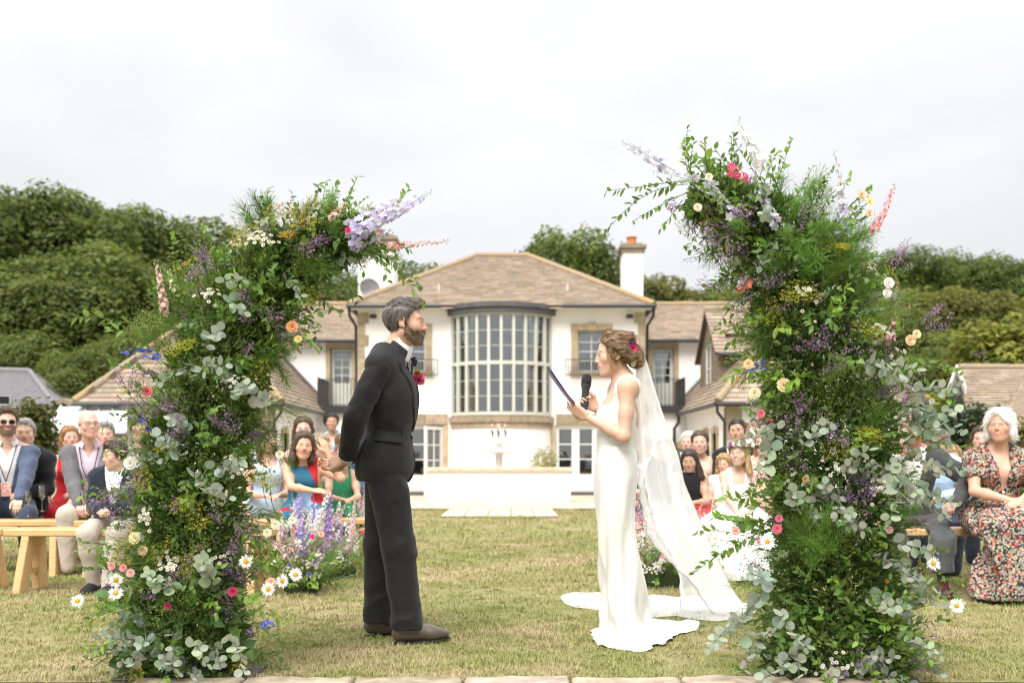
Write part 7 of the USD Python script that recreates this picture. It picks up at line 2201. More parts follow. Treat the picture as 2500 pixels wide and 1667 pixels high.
# lace of the veil spread on the lawn
upx = np.array([(1369, 1462), (1380, 1453), (1400, 1448), (1440, 1447), (1480, 1449), (1540, 1451), (1600, 1453), (1650, 1460), (1700, 1455), (1760, 1462), (1800, 1470), (1846, 1482)], float)
lpx = np.array([(1369, 1465), (1380, 1477), (1402, 1485), (1440, 1489), (1480, 1496), (1540, 1506), (1600, 1510), (1650, 1506), (1690, 1514), (1750, 1520), (1805, 1512), (1850, 1494)], float)
U_, L_ = resample(upx, 60), resample(lpx, 60)
rows = []
for j in range(16):
    q = j / 15
    row = []
    for i in range(60):
        u, v = U_[i] * (1 - q) + L_[i] * q
        p = blocal(u, v)
        e = math.sin(math.pi * q)
        p[2] = .010 + .028 * e * (meshkit.noise(np.array([u * .05, v * .2, 0.0])[None])[0]) + .012 * e * (1 - abs(math.sin(u * .045 + 4 * q)))
        row.append(p)
    rows.append(row)
obj('veil_train', grid_mesh(np.array(rows)), M['veil_train'], r, smooth=True)
# loose strands, ear stud, flowers tucked into the bun
c, R, s = J['head'], J['R'], J['hs']
T = lambda p: c + R @ (np.array(p, float) * s)
rw = np.random.default_rng(14)
for i in range(16):
    a0 = np.array((-.066 - rw.uniform(0, .012), .035 + rw.normal(0, .012), .03 + rw.normal(0, .012)))
    a1 = a0 + (-.014, -.01 + rw.normal(0, .008), -.045); a2 = a1 + (.002, -.012 + rw.normal(0, .012), -.04 - rw.uniform(0, .02)); a3 = a2 + (.004, rw.normal(0, .014), -.02 - rw.uniform(0, .03))
    k = np.linspace(0, 1, 9)[:, None]
    cpts = (1 - k) ** 3 * a0 + 3 * (1 - k) ** 2 * k * a1 + 3 * (1 - k) * k ** 2 * a2 + k ** 3 * a3
    obj('hair_strand', tube([T(p) for p in cpts], np.linspace(.0019, .0007, 9), 4), M['hair'], r, smooth=True, tint=(.40, .25, .12))
obj('ear_stud', trimesh.creation.icosphere(1, .005).apply_translation(T((-.086, -.010, -.036))), M['button'], r, smooth=True)
for (dy, dz, rr, cl) in ((-.088, .012, .025, (.62, .008, .13)), (-.085, -.034, .015, (.82, .78, .62)), (-.088, -.052, .013, (.82, .78, .60)), (-.082, -.07, .012, (.82, .78, .62)), (-.082, .042, .016, (.22, .06, .17)), (-.094, .058, .015, (.20, .06, .16)), (-.072, .05, .012, (.17, .08, .06))):
    Vb, Fb = bloom_mesh(rw, rr * 1.05, 3, 8)
    obj('hair_flower', (T((-.066 + .25 * (dy + .088), dy - .012, dz)) + (frame_z(R @ unit((-1, -.25, .1))) @ Vb.T).T, Fb), M['petal'], r, tint=cl)

# ---- the microphone and the papers in her hands
def bworld(p):
    return np.array([BX0 - p[1], BY0 + p[0], p[2]])
M['mic_body'] = mat('dark_grey_metal', (.045, .046, .05), .38, metallic=.3)
M['mic_grille'] = mat('black_wire_grille', (.012, .012, .012), .5, bump=.8, bscale=420)
mt, mb = np.array([.045, .146, 1.408]), np.array([.045, .165, 1.205])
mic = thing('microphone', 'black handheld microphone in the bride\'s hand', 'microphone', bworld(mb))
Rm = frame_z(bworld(mt) - bworld(mb)); Lm = np.linalg.norm(mt - mb)
def onaxis(m):
    m = trimesh.Trimesh(np.array(m.vertices) @ Rm.T, m.faces, process=False); return m
obj('mic_body', onaxis(lathe([(0, 0), (.015, 0), (.0185, .004), (.0175, .05), (.0195, .11), (.0245, .142), (.0, .142)], 22)), M['mic_body'], mic, smooth=40)
obj('mic_collar', onaxis(lathe([(.0, .139), (.0262, .139), (.0268, .146), (.0262, .152), (0, .152)], 22)), M['mic_body'], mic, smooth=40)
obj('mic_grille', onaxis(lathe([(0, .150), (.0255, .151), (.0272, .165), (.0268, .178), (.0225, .195), (.012, .205), (0, .2075)], 24)), M['mic_grille'], mic, smooth=True)
obj('mic_switch', onaxis(rbox(-.006, .006, -.022, -.015, .03, .06, .002)), M['mic_grille'], mic)
M['purple_card'] = mat('purple_card', (.30, .22, .48), .55, .05, 12)
M['paper_white'] = mat('white_paper', (.8, .79, .77), .8)
pap = thing('paper_sheets', 'curled purple sheets the bride is reading from', 'paper', bworld((-.005, .30, 1.32)))
k = np.linspace(0, 1, 14)
py = .352 + (.222 - .352) * k - .010 * np.sin(np.pi * k)
pz = 1.412 + (1.243 - 1.412) * k - .020 * np.sin(np.pi * k)
for q in range(4):
    w0, w1 = -.105 + .004 * q, .075 + .006 * q
    sheet = np.array([[bworld((x, py[i] - .0018 * q + (.010 if q % 2 else 0) * k[i] ** 3, pz[i] + .004 * q - .0025 * q * k[i] + .006 * ((x + .02) / .09) ** 2)) - bworld((-.005, .30, 1.32)) for x in np.linspace(w0, w1, 7)] for i in range(14)])
    obj('sheet', grid_mesh(sheet), M['purple_card'] if q < 3 else M['paper_white'], pap, smooth=True)
    sheet2 = sheet + np.array([0.0012, 0, 0.0006])
# ---------------------------------------------------------------- cut flowers and foliage
M['plant'] = usdkit.material(stage, '/World/Looks/cut_foliage', {
    'a': ('attribute', {'attribute': 'tint'}), 'g': ('geometry', {}), 'n': ('noise_texture', {'scale': 70.0, 'detail': 2.0}), 'v': ('map_range', {'to_min': .78, 'to_max': 1.22}), 'h': ('hsv', {}),
    'p': ('principled_bsdf', {'roughness': .46, 'specular_ior_level': .4}), 't': ('translucent_bsdf', {}), 'mx': ('mix_closure', {'fac': .40})},
    [('g.position', 'n.vector'), ('n.fac', 'v.value'), ('v.result', 'h.value'), ('a.color', 'h.color'), ('h.color', 'p.base_color'), ('h.color', 't.color'), ('p.BSDF', 'mx.closure1'), ('t.BSDF', 'mx.closure2')], surface='mx.closure')

def leaf_template(shape):
    k = np.linspace(0, 1, 5)
    if shape == 'lance':
        w = np.array([.06, .85, 1.0, .62, 0.0])
    elif shape == 'round':
        w = np.array([.30, .88, 1.0, .82, .22])
    elif shape == 'ivy':
        w = np.array([.45, 1.0, .72, .40, 0.0])
    else:
        w = np.array([.15, .9, 1.0, .75, .1])
    V, F = [], []
    for i in range(5):
        zc = {'lance': -.16, 'round': .05, 'ivy': -.12}.get(shape, -.1) * k[i] ** 2
        V += [[-w[i] * .5, k[i], zc + .16 * w[i] * (.5 if shape != 'round' else .25)], [0, k[i], zc], [w[i] * .5, k[i], zc + .16 * w[i] * (.5 if shape != 'round' else .25)]]
    for i in range(4):
        a = 3 * i
        F += [[a, a + 1, a + 4], [a, a + 4, a + 3], [a + 1, a + 2, a + 5], [a + 1, a + 5, a + 4]]
    return np.array(V), np.array(F)
LT = {s: leaf_template(s) for s in ('lance', 'round', 'ivy', 'oval')}

class Bunch:
    """Collects the leaves, stems and petals of one sprig, with their colours."""
    def __init__(self):
        self.V, self.F, self.C, self.n = [], [], [], 0
    def put(self, V, F, c):
        V = np.asarray(V); c = np.asarray(c, float)
        self.V.append(V); self.F.append(np.asarray(F) + self.n)
        self.C.append(np.repeat(c[None], len(V), 0) if c.ndim == 1 else c)
        self.n += len(V)
    def leaf(self, shape, p, d, up, L, W, c):
        V, F = LT[shape]
        d = unit(d); x = cross(d, up); x = unit(x) if np.linalg.norm(x) > 1e-6 else unit(cross(d, (1, .3, .2)))
        z = cross(x, d)
        self.put(p + V[:, :1] * W * x + V[:, 1:2] * L * d + V[:, 2:3] * L * z, F, c)
    def stem(self, pts, r, c, n=4):
        P = np.asarray(pts, float); k = len(P)
        R = np.broadcast_to(np.asarray(r, float), (k,))[:, None]
        T = P[-1] - P[0]
        a = unit(cross(T, (.31, .2, .93) if abs(T[2]) < .8 * np.linalg.norm(T) else (1, .1, 0))); b = unit(cross(T, a))
        V = np.stack([P + R * (a * math.cos(q) + b * math.sin(q)) for q in (0, 2.1, 4.2)], 1).reshape(-1, 3)
        i = np.arange(k - 1)[:, None] * 3
        F = np.concatenate([np.concatenate([i + [j, (j + 1) % 3, 3 + (j + 1) % 3], i + [j, 3 + (j + 1) % 3, 3 + j]]) for j in range(3)])
        self.put(V, F, c)
    def quads(self, P, D, U, L, W, C):
        """Many small kite-shaped faces at once."""
        P, D, U = np.asarray(P), np.asarray(D), np.asarray(U)
        D = D / np.maximum(np.linalg.norm(D, axis=1, keepdims=True), 1e-9)
        X = cross(D, U); X /= np.maximum(np.linalg.norm(X, axis=1, keepdims=True), 1e-9)
        L = np.broadcast_to(np.asarray(L, float), len(P))[:, None]; W = np.broadcast_to(np.asarray(W, float), len(P))[:, None]
        V = np.stack([P, P + D * L * .5 - X * W * .5, P + D * L, P + D * L * .5 + X * W * .5], 1).reshape(-1, 3)
        i = np.arange(len(P))[:, None] * 4
        self.put(V, np.concatenate([i + [0, 1, 2], i + [0, 2, 3]]), np.repeat(C, 4, 0) if np.ndim(C) == 2 else C)
    def mesh(self):
        return (np.concatenate(self.V), np.concatenate(self.F)), np.concatenate(self.C)

def arc_pts(rng, p, d, L, droop=.0, n=8, wob=.06):
    d = unit(d)
    k = np.linspace(0, 1, n)[:, None]
    side = unit(cross(d, rng.normal(size=3)))
    return p + d * L * k + np.array([0, 0, -1.0]) * droop * L * k ** 2 + side * wob * L * np.sin(k * np.pi * rng.uniform(.6, 1.4))

def jit(rng, c, a=.12):
    return np.clip(np.array(c) * (1 + rng.normal(0, a)) * (1 + rng.normal(0, .04, 3)), .003, .95)

GREENS = dict(ruscus=(.175, .29, .045), dark=(.115, .205, .040), euc=(.36, .415, .32), olive=(.24, .32, .17), dill=(.14, .25, .045), lime=(.27, .36, .08), ivy=(.095, .175, .045))
def g_ruscus(rng, p, d, L=.42, col='ruscus', leafL=.052, droop=.25):
    b = Bunch(); P = arc_pts(rng, p, d, L, droop * rng.uniform(.5, 1.3), 9, .07)
    b.stem(P, np.linspace(.0022, .0008, 9), (.07, .11, .03), 3)
    n = int(L / .021)
    base = jit(rng, GREENS[col], .18)
    for i in range(n):
        t = .12 + .88 * (i + .5) / n
        k = t * 8; j = min(int(k), 7)
        q = P[j] + (P[j + 1] - P[j]) * (k - j); tan = unit(P[j + 1] - P[j])
        s = unit(cross(tan, rng.normal(size=3)))
        dd = unit(tan * rng.uniform(.5, .9) + s * (1 if i % 2 else -1) * .9)
        b.leaf('lance', q, dd, unit(rng.normal(size=3) * .6 + (0, -.5, .9)), leafL * rng.uniform(.7, 1.2) * (1 - .25 * t), leafL * .40 * rng.uniform(.75, 1.2), jit(rng, base, .12))
    return b
def g_euc(rng, p, d, L=.26, size=.042, droop=.15):
    b = Bunch(); P = arc_pts(rng, p, d, L, droop, 7, .08)
    b.stem(P, np.linspace(.003, .001, 7), (.20, .20, .13), 3)
    n = max(4, int(L / .024)); leaves = []
    base = jit(rng, GREENS['euc'], .10)
    for i in range(n):
        t = .1 + .9 * i / (n - 1); k = t * 6; j = min(int(k), 5)
        q = P[j] + (P[j + 1] - P[j]) * (k - j); tan = unit(P[j + 1] - P[j])
        s = unit(cross(tan, (math.sin(i * 1.6), .3, math.cos(i * 1.6))))
        for sg in (1, -1):
            dd = unit(s * sg + tan * .35 + rng.normal(0, .25, 3))
            sz = size * rng.uniform(.75, 1.2) * (1 - .3 * t)
            leaves.append((q + dd * .004, dd, unit(rng.normal(size=3) * .7 + (0, -.7, .6)), sz * 1.05, sz * 1.0, jit(rng, base, .10)))
    b.loose = leaves
    return b
def g_olive(rng, p, d, L=.24, droop=.2):
    b = Bunch(); P = arc_pts(rng, p, d, L, droop, 6, .07)
    b.stem(P, np.linspace(.002, .0008, 6), (.14, .15, .08), 3)
    base = jit(rng, GREENS['olive'], .15)
    for i in range(int(L / .0085)):
        t = rng.uniform(.08, 1); k = t * 5; j = min(int(k), 4)
        q = P[j] + (P[j + 1] - P[j]) * (k - j); tan = unit(P[j + 1] - P[j])
        b.leaf('oval', q, unit(tan * .7 + rng.normal(0, .6, 3)), unit(rng.normal(size=3) + (0, -.6, .5)), .026 * rng.uniform(.7, 1.2), .011, jit(rng, base, .12))
    return b
def g_dill(rng, p, d, L=.24, n=150):
    b = Bunch(); d = unit(d)
    base = jit(rng, GREENS['dill'], .2)
    P = arc_pts(rng, p, d, L, .08, 5, .04)
    b.stem(P, np.linspace(.002, .0007, 5), base * .9, 3)
    t = rng.uniform(.1, 1, n); k = t * 4; j = np.minimum(k.astype(int), 3)
    q = P[j] + (P[j + 1] - P[j]) * (k - j)[:, None]
    D = d * rng.uniform(.5, 1.2, (n, 1)) + rng.normal(0, .62, (n, 3))
    b.quads(q, D, rng.normal(size=(n, 3)), L * rng.uniform(.18, .5, n) * (1.1 - .5 * t), rng.uniform(.0016, .0032, n), base * rng.uniform(.7, 1.35, (n, 1)))
    q2 = q + D / np.linalg.norm(D, axis=1, keepdims=True) * (L * .2)
    b.quads(q2, D + rng.normal(0, .5, (n, 3)), rng.normal(size=(n, 3)), L * .2, .0018, base * rng.uniform(.8, 1.4, (n, 1)))
    return b
def g_statice(rng, p, d, L=.20, col=None):
    b = Bunch(); d = unit(d)
    col = np.array(((.33, .20, .33), (.37, .23, .36), (.29, .17, .33), (.39, .25, .36))[rng.integers(4)] if col is None else col)
    fork = p + d * L * .5
    b.stem([p, fork], .0014, (.06, .09, .03), 3)
    for i in range(rng.integers(6, 9)):
        e = fork + unit(d + rng.normal(0, .45, 3)) * L * rng.uniform(.35, .6)
        b.stem([fork, (fork + e) / 2 + rng.normal(0, .008, 3), e], .0009, (.08, .10, .04), 3)
        m = 15
        tt = rng.uniform(.35, 1.05, (m, 1))
        q = fork + (e - fork) * tt + rng.normal(0, .0065, (m, 3))
        b.quads(q, rng.normal(size=(m, 3)) + d * .6, rng.normal(size=(m, 3)), rng.uniform(.006, .011, m), rng.uniform(.005, .009, m), np.clip(col * rng.uniform(.65, 1.45, (m, 1)), 0, .9))
    return b
def g_umbel(rng, p, d, L=.2, col=(.46, .40, .035), r=.06):
    b = Bunch(); d = unit(d); c = p + d * L
    b.stem([p, p + d * L * .5 + rng.normal(0, .006, 3), c], .0019, (.16, .22, .05), 4)
    x = unit(cross(d, (.3, .2, 1))); y = cross(d, x)
    for i in range(17):
        a = i * 2.4; rr = r * math.sqrt((i + .5) / 17)
        e = c + (x * math.cos(a) + y * math.sin(a)) * rr + d * (.035 - .25 * rr)
        b.stem([c, e], .0006, (.24, .28, .05), 3)
        m = 14
        u = rng.normal(size=(m, 3)); u /= np.linalg.norm(u, axis=1, keepdims=True)
        q = e + (u - d * (u @ d)[:, None]) * .012 * rng.random((m, 1)) ** .5 + d * .008
        b.quads(q - u * .002, u, rng.normal(size=(m, 3)), .0052, .0048, np.clip(np.array(col) * rng.uniform(.7, 1.35, (m, 1)), 0, .9))
    return b
def g_feverfew(rng, p, d, L=.17):
    b = Bunch(); d = unit(d); fork = p + d * L * .55
    b.stem([p, fork], .0014, (.1, .15, .04), 3)
    for i in range(rng.integers(9, 14)):
        e = fork + unit(d + rng.normal(0, .42, 3)) * L * rng.uniform(.35, .5)
        b.stem([fork, e], .0007, (.12, .17, .05), 3)
        n = unit(unit(e - fork) + (0, -.5, .2))
        R = frame_z(n); m = 10
        a = np.arange(m) * 2 * np.pi / m
        D = (np.stack([np.cos(a), np.sin(a), a * 0 + .12], 1)) @ R.T
        b.quads(np.repeat(e[None], m, 0) + D * .002, D, np.repeat(n[None], m, 0), .0078, .005, (.80, .79, .74))
        u = rng.normal(size=(8, 3))
        b.quads(e + n * .002 + u * .0008, u, rng.normal(size=(8, 3)), .0042, .004, (.62, .46, .04))
    return b
def g_panicum(rng, p, d, L=.22, col='lime'):
    b = Bunch(); d = unit(d); base = jit(rng, GREENS[col], .12)
    for i in range(14):
        e = p + unit(d + rng.normal(0, .36, 3)) * L * rng.uniform(.6, 1.05)
        b.stem([p, p + (e - p) * .5 + rng.normal(0, .01, 3), e], .0006, base * .8, 3)
        m = 16
        q = p + (e - p) * rng.uniform(.4, 1.05, (m, 1)) + rng.normal(0, .011, (m, 3))
        b.quads(q, rng.normal(size=(m, 3)), rng.normal(size=(m, 3)), rng.uniform(.0045, .0085, m), .0045, base * rng.uniform(.75, 1.35, (m, 1)))
    return b
def floret(b, rng, c, n, r, col, petals=5, eye=None, cup=.25):
    R = frame_z(n)
    a = np.arange(petals) * 2 * np.pi / petals + rng.uniform(0, 6)
    D = np.stack([np.cos(a), np.sin(a), a * 0 + cup], 1) @ R.T
    cols = np.clip(np.array(col) * rng.uniform(.85, 1.15, (petals, 1)), 0, .93)
    b.quads(np.repeat(c[None], petals, 0), D, np.repeat(np.asarray(n)[None], petals, 0) + rng.normal(0, .15, (petals, 3)), r, r * .95, cols)
    if eye is not None:
        u = rng.normal(size=(4, 3))
        b.quads(np.repeat((c + n * r * .16)[None], 4, 0), u, rng.normal(size=(4, 3)), r * .3, r * .28, eye)
def g_spike(rng, p, d, L=.3, col=(.50, .46, .70), r=.019, eye=(.8, .8, .78), bare=.25, droop=.0, width=.022, dens=1.0, tipc=(.30, .36, .16)):
    b = Bunch(); P = arc_pts(rng, p, d, L, droop, 9, .03)
    b.stem(P, np.linspace(.0020, .0008, 9), (.22, .30, .10), 4)
    n = int(L * (1 - bare) / .0078 * dens)
    for i in range(n):
        t = bare + (1 - bare) * i / n; k = t * 8; j = min(int(k), 7)
        q = P[j] + (P[j + 1] - P[j]) * (k - j); tan = unit(P[j + 1] - P[j])
        s = unit(cross(tan, (math.cos(i * 2.4), math.sin(i * 2.4), .3)))
        tt = (t - bare) / (1 - bare)
        if tt > .86:
            b.quads(np.repeat((q + s * .006)[None], 3, 0), rng.normal(size=(3, 3)) + s, rng.normal(size=(3, 3)), .008, .006, np.array(tipc) * .6 + np.array(col) * .4)
            continue
        sz = r * (1 - .55 * tt) * rng.uniform(.8, 1.15)
        floret(b, rng, q + s * width * (1 - .6 * tt) * rng.uniform(.7, 1.1), unit(s + tan * .25 + rng.normal(0, .2, 3)), sz, jit(rng, col, .10), 5, eye)
    return b
def g_daisy(rng, p, d, L=.2, face=(0, -1, .25), r=.031):
    b = Bunch(); c = p + unit(d) * L
    b.stem([p, p + unit(d) * L * .5 + (0, 0, .015), c], .0017, (.16, .25, .05), 5)
    n = unit(face); R = frame_z(n); m = 19
    a = np.arange(m) * 2 * np.pi / m + rng.normal(0, .05, m)
    D = np.stack([np.cos(a), np.sin(a), rng.normal(.05, .12, m)], 1) @ R.T
    b.quads(c + D * .007, D, np.repeat(n[None], m, 0) + rng.normal(0, .1, (m, 3)), r * rng.uniform(.85, 1.1, m), r * .36, (.85, .85, .83))
    b.put(c + n * .002 + np.array(trimesh.creation.icosphere(1, 1).vertices) @ np.diag((.0105, .0105, .005)) @ R.T, trimesh.creation.icosphere(1, 1).faces, (.72, .42, .02))
    return b
def g_bloom(rng, p, d, L=.1, col=(.78, .52, .36), r=.034):
    b = Bunch(); c = p + unit(d) * L
    b.stem([p, c], .002, (.12, .18, .05), 4)
    Vb, Fb = bloom_mesh(rng, r, 4, 7)
    rr = np.linalg.norm(Vb, axis=1)[:, None] / r
    b.put(c + (frame_z(unit(np.asarray(d) + (0, -.9, .1))) @ Vb.T).T, Fb, np.clip(np.array(col) * (1.08 - .2 * (1 - rr)), 0, .92))
    return b
def g_ivy(rng, p, d, L=.16, size=.075, n=6, col='ivy'):
    b = Bunch(); P = arc_pts(rng, p, d, L, .3, 6, .1)
    b.stem(P, .0018, (.10, .13, .04), 3)
    b.loose = []
    for i in range(n):
        q = P[min(5, 1 + i * 5 // n)]
        dd = unit(d + rng.normal(0, .7, 3) + (0, -.3, -.35))
        s = size * rng.uniform(.6, 1.15)
        b.loose.append((q, dd, unit(np.array((0, -.8, .6)) + rng.normal(0, .35, 3)), s, s * .85, jit(rng, GREENS[col], .22)))
    return b

class Arrangement:
    """A bunch of flowers: each sprig becomes a part; up to 300 of its broad leaves are parts of their sprigs."""
    NAMES = dict(ruscus='ruscus_sprig', euc='eucalyptus_sprig', olive='olive_sprig', dill='dill_frond', statice='statice_sprig', umbel='yellow_umbel', feverfew='feverfew_sprig', panicum='panicum_spray', spike='flower_spike', daisy='daisy', bloom='rose_bloom', ivy='ivy_trail')
    def __init__(self, root, origin, leafmax=300):
        self.root, self.o, self.left = root, np.array(origin, float), leafmax
    def add(self, kind, rng, p, d, front=True, name=None, **kw):
        b = globals()['g_' + kind](rng, np.asarray(p, float) - self.o, d, **kw)
        loose = getattr(b, 'loose', [])
        shape = 'ivy' if kind == 'ivy' else 'round'
        sep = front and self.left >= len(loose) > 0
        if not sep:
            for q in loose:
                b.leaf(shape, *q)
        (V, F), C = b.mesh()
        o = obj(name or self.NAMES[kind], (V, F), M['plant'], self.root, smooth=True, tint=C)
        if sep:
            for q in loose:
                lb = Bunch(); lb.leaf(shape, *q)
                m, C = lb.mesh()
                obj('leaf', m, M['plant'], o, smooth=True, tint=C[0])
            self.left -= len(loose)
        return o

def arch_spine(px, Y, back=.0):
    P = np.array([at(u, v, Y) for u, v, w in px]); W = np.array([w * Y / F_PX for *_, w in px])
    d = np.concatenate([[0], np.cumsum(np.linalg.norm(np.diff(P, axis=0), axis=1))])
    return P, W, d

def flower_arch(label, px, Y, seed, mix, count, base_c, slim=.86):
    px = [(u, v, w * slim) for u, v, w in px]
    rng = np.random.default_rng(seed)
    P, W, d = arch_spine(px, Y)
    root = thing('flower_arch', label, 'flower arch', (P[0, 0], Y, 0))
    o = np.array([P[0, 0], Y, 0])
    A = Arrangement(root, o)
    sp = lambda s: np.stack([np.interp(s, d, P[:, k]) for k in range(3)], -1)
    wd = lambda s: np.interp(s, d, W)
    # frame: two bent square bars, cross rungs, base plate and wire mesh
    ss = np.linspace(0, d[-1] * .93, 24)
    for dy in (-.09, .09):
        obj('frame_bar', tube(sp(ss) - o + (0, dy, 0), .013, 4), M['iron'], root)
    for s in np.linspace(.1, d[-1] * .9, 11):
        obj('frame_rung', tube([sp(s) - o + (0, -.09, 0), sp(s) - o + (0, .09, 0)], .009, 4), M['iron'], root)
    obj('base_plate', rbox(-.30, .30, -.16, .16, .0, .012, .003), M['iron'], root)
    wires = []
    for a in np.linspace(0, 2 * np.pi, 14, endpoint=False):
        s = np.linspace(.02, d[-1] * .95, 60)
        r = wd(s)[:, None] * .42
        tw = a + s * 2.2
        c = sp(s) - o
        wires.append(tube(c + r * np.stack([np.cos(tw), .8 * np.sin(tw), 0 * s], -1), .0012, 3, cap=False))
        tw = a - s * 2.2
        wires.append(tube(c + r * np.stack([np.cos(tw), .8 * np.sin(tw), 0 * s], -1), .0012, 3, cap=False))
    obj('wire_mesh', cat(wires), M['iron'], root)
    # the packed inner foliage nobody could count
    n = 26000
    s = rng.uniform(0, d[-1] * .97, n)
    tan = (sp(s + .02) - sp(s - .02)); tan /= np.maximum(np.linalg.norm(tan, axis=1, keepdims=True), 1e-9)
    nx = np.stack([tan[:, 2], 0 * s, -tan[:, 0]], -1)
    a = rng.uniform(0, 2 * np.pi, n); rr = wd(s) * np.sqrt(rng.uniform(.05, 1, n)) * .84
    q = sp(s) - o + nx * (np.cos(a) * rr)[:, None] + np.array([0, 1.0, 0]) * (np.sin(a) * rr * .72)[:, None]
    ok = q[:, 2] > .015
    q, a, nx = q[ok], a[ok], nx[ok]
    b = Bunch()
    D = nx * np.cos(a)[:, None] + np.array([0, 1.0, 0]) * np.sin(a)[:, None] * .8 + rng.normal(0, .6, (len(q), 3)) + np.array([0, 0, .25])
    b.quads(q, D, rng.normal(size=(len(q), 3)), rng.uniform(.025, .06, len(q)), rng.uniform(.010, .024, len(q)), np.array(base_c) * rng.uniform(.55, 1.5, (len(q), 1)))
    m, C = b.mesh()
    obj('filler_foliage', m, M['plant'], root, tint=C, kind='stuff')
    # sprigs over the surface, in drifts of each kind
    kinds = list(mix)
    for i in range(count):
        s = rng.uniform(-.02, d[-1] * .97)
        w = wd(s)
        phi = rng.choice([rng.uniform(-1.75, 1.75), rng.uniform(1.75, 4.5)], p=[.86, .14])     # 0 = towards the viewer
        tan = unit(sp(s + .03) - sp(s - .03)); nx = np.array([tan[2], 0, -tan[0]])
        out = nx * math.sin(phi) + np.array([0, -1.0, 0]) * math.cos(phi)
        r = w * rng.uniform(.35, .72)
        p = sp(s) + nx * math.sin(phi) * r + np.array([0, -1.0, 0]) * math.cos(phi) * r * .72
        h = p[2]
        wts = np.array([mix[k][0](s / d[-1], math.sin(phi)) * max(.02, meshkit.noise(np.array([[p[0] * 5.2 + 17 * j, math.cos(phi) * 2, p[2] * 5.2 + 9 * j]]))[0] - .22) ** 2.2 for j, k in enumerate(kinds)])
        k = kinds[rng.choice(len(kinds), p=wts / wts.sum())]
        dirn = unit(out * rng.uniform(.7, 1.1) + tan * rng.uniform(-.1, .75) + np.array([0, 0, rng.uniform(-.35, .45)]) + rng.normal(0, .18, 3))
        if h < .12:
            dirn[2] = abs(dirn[2]) * .6 + .05
            p[2] = max(p[2], .04)
        kw = dict(mix[k][1](rng))
        if s > .72 * d[-1]:
            kw['L'] = kw.get('L', .2) * (1.0 - .55 * (s / d[-1] - .72) / .28)
            dirn = unit(dirn + np.array([0, 0, -.25]))
        A.add(k, rng, p, dirn, front=math.cos(phi) > .1, **kw)
    return root, A, rng

def inside(px, q, share=.55):
    """Where a stem that ends at q leaves the body of the arch."""
    P, W, d = arch_spine(px, YA)
    t = np.linspace(0, d[-1], 200)
    c = np.stack([np.interp(t, d, P[:, k]) for k in range(3)], 1); w = np.interp(t, d, W)
    r = np.hypot(c[:, 0] - q[0], c[:, 2] - q[2]) / w
    i = int(np.argmin(r + .15 * np.abs(c[:, 2] - q[2] + .1)))
    if r[i] <= share:
        return q + np.array((0, .09, -.03))
    return c[i] + np.array([q[0] - c[i, 0], -.08, q[2] - c[i, 2]]) * np.array([share / r[i], 1, share / r[i]])

YA = 4.45
def fringe(A, rng, px, n, t0, t1):
    """Leafy sprays that loosen the outline of the upper part."""
    P, W, d = arch_spine(px, YA)
    for i in range(n):
        s = d[-1] * rng.uniform(t0, t1)
        c = np.array([np.interp(s, d, P[:, k]) for k in range(3)]); w = np.interp(s, d, W)
        tan = unit(np.array([np.interp(s + .03, d, P[:, k]) - np.interp(s - .05, d, P[:, k]) for k in range(3)]))
        nx = np.array([tan[2], 0, -tan[0]]) * (1 if rng.random() < .35 else -1)
        if nx[2] < 0 and rng.random() < .5:
            nx = -nx
        A.add('ruscus', rng, c + nx * w * .35 + (0, rng.uniform(-.16, .05), 0), unit(nx * rng.uniform(.5, 1) + tan * rng.uniform(.2, .9) + (0, -.15, .1)), L=w * .5 + rng.uniform(.12, .22), leafL=rng.uniform(.036, .048), droop=rng.uniform(0, .25), col=('ruscus', 'dark')[rng.integers(2)])

c1 = lambda v: (lambda t, x: v)
L_PX = [(470, 1650, 195), (458, 1570, 200), (455, 1450, 172), (465, 1330, 165), (470, 1210, 175), (480, 1100, 172), (505, 1000, 165), (540, 900, 155), (575, 800, 150), (615, 715, 140), (690, 645, 112), (780, 605, 84), (870, 578, 54), (940, 560, 32)]
low = lambda a, b=.25: (lambda t, x: a if t < b else .02)
high = lambda a, b=.3: (lambda t, x: a if t > b else .1 * a)
MIX_L = {
    'dill': (lambda t, x: 1.5 if t > .42 else .45, lambda r: dict(L=r.uniform(.16, .27))),
    'ruscus': (c1(2.2), lambda r: dict(L=r.uniform(.20, .36), leafL=r.uniform(.038, .055), col=('ruscus', 'dark')[r.integers(2)])),
    'euc': (lambda t, x: 1.8 if t < .12 else .55, lambda r: dict(L=r.uniform(.14, .24), size=r.uniform(.034, .046))),
    'olive': (lambda t, x: .9 if .18 < t < .5 else .2, lambda r: dict(L=r.uniform(.18, .27))),
    'statice': (c1(.62), lambda r: dict(L=r.uniform(.17, .25))),
    'umbel': (c1(.32), lambda r: dict(L=r.uniform(.12, .2), r=r.uniform(.05, .07))),
    'feverfew': (c1(.32), lambda r: dict(L=r.uniform(.14, .2))),
    'panicum': (lambda t, x: 1.0, lambda r: dict(L=r.uniform(.16, .24))),
    'ivy': (lambda t, x: 2.6 if t < .16 else .05, lambda r: dict(L=r.uniform(.12, .2), size=r.uniform(.06, .09))),
}
YA = 4.45
root, A, ra = flower_arch('shorter flower arch at the groom\'s back, curving over towards the chimney with the dish', L_PX, YA, 101, MIX_L, 430, (.12, .20, .045))
def px_dir(a, b, Ya, Yb=None):
    p, q = at(a[0], a[1], Ya), at(b[0], b[1], Ya if Yb is None else Yb)
    return p, q - p, float(np.linalg.norm(q - p))
def line(A, kind, a, b, Y, dY=0.0, rng=None, **kw):
    p, d, L = px_dir(a, b, Y, Y + dY)
    return A.add(kind, rng, p, d, L=L, **kw)
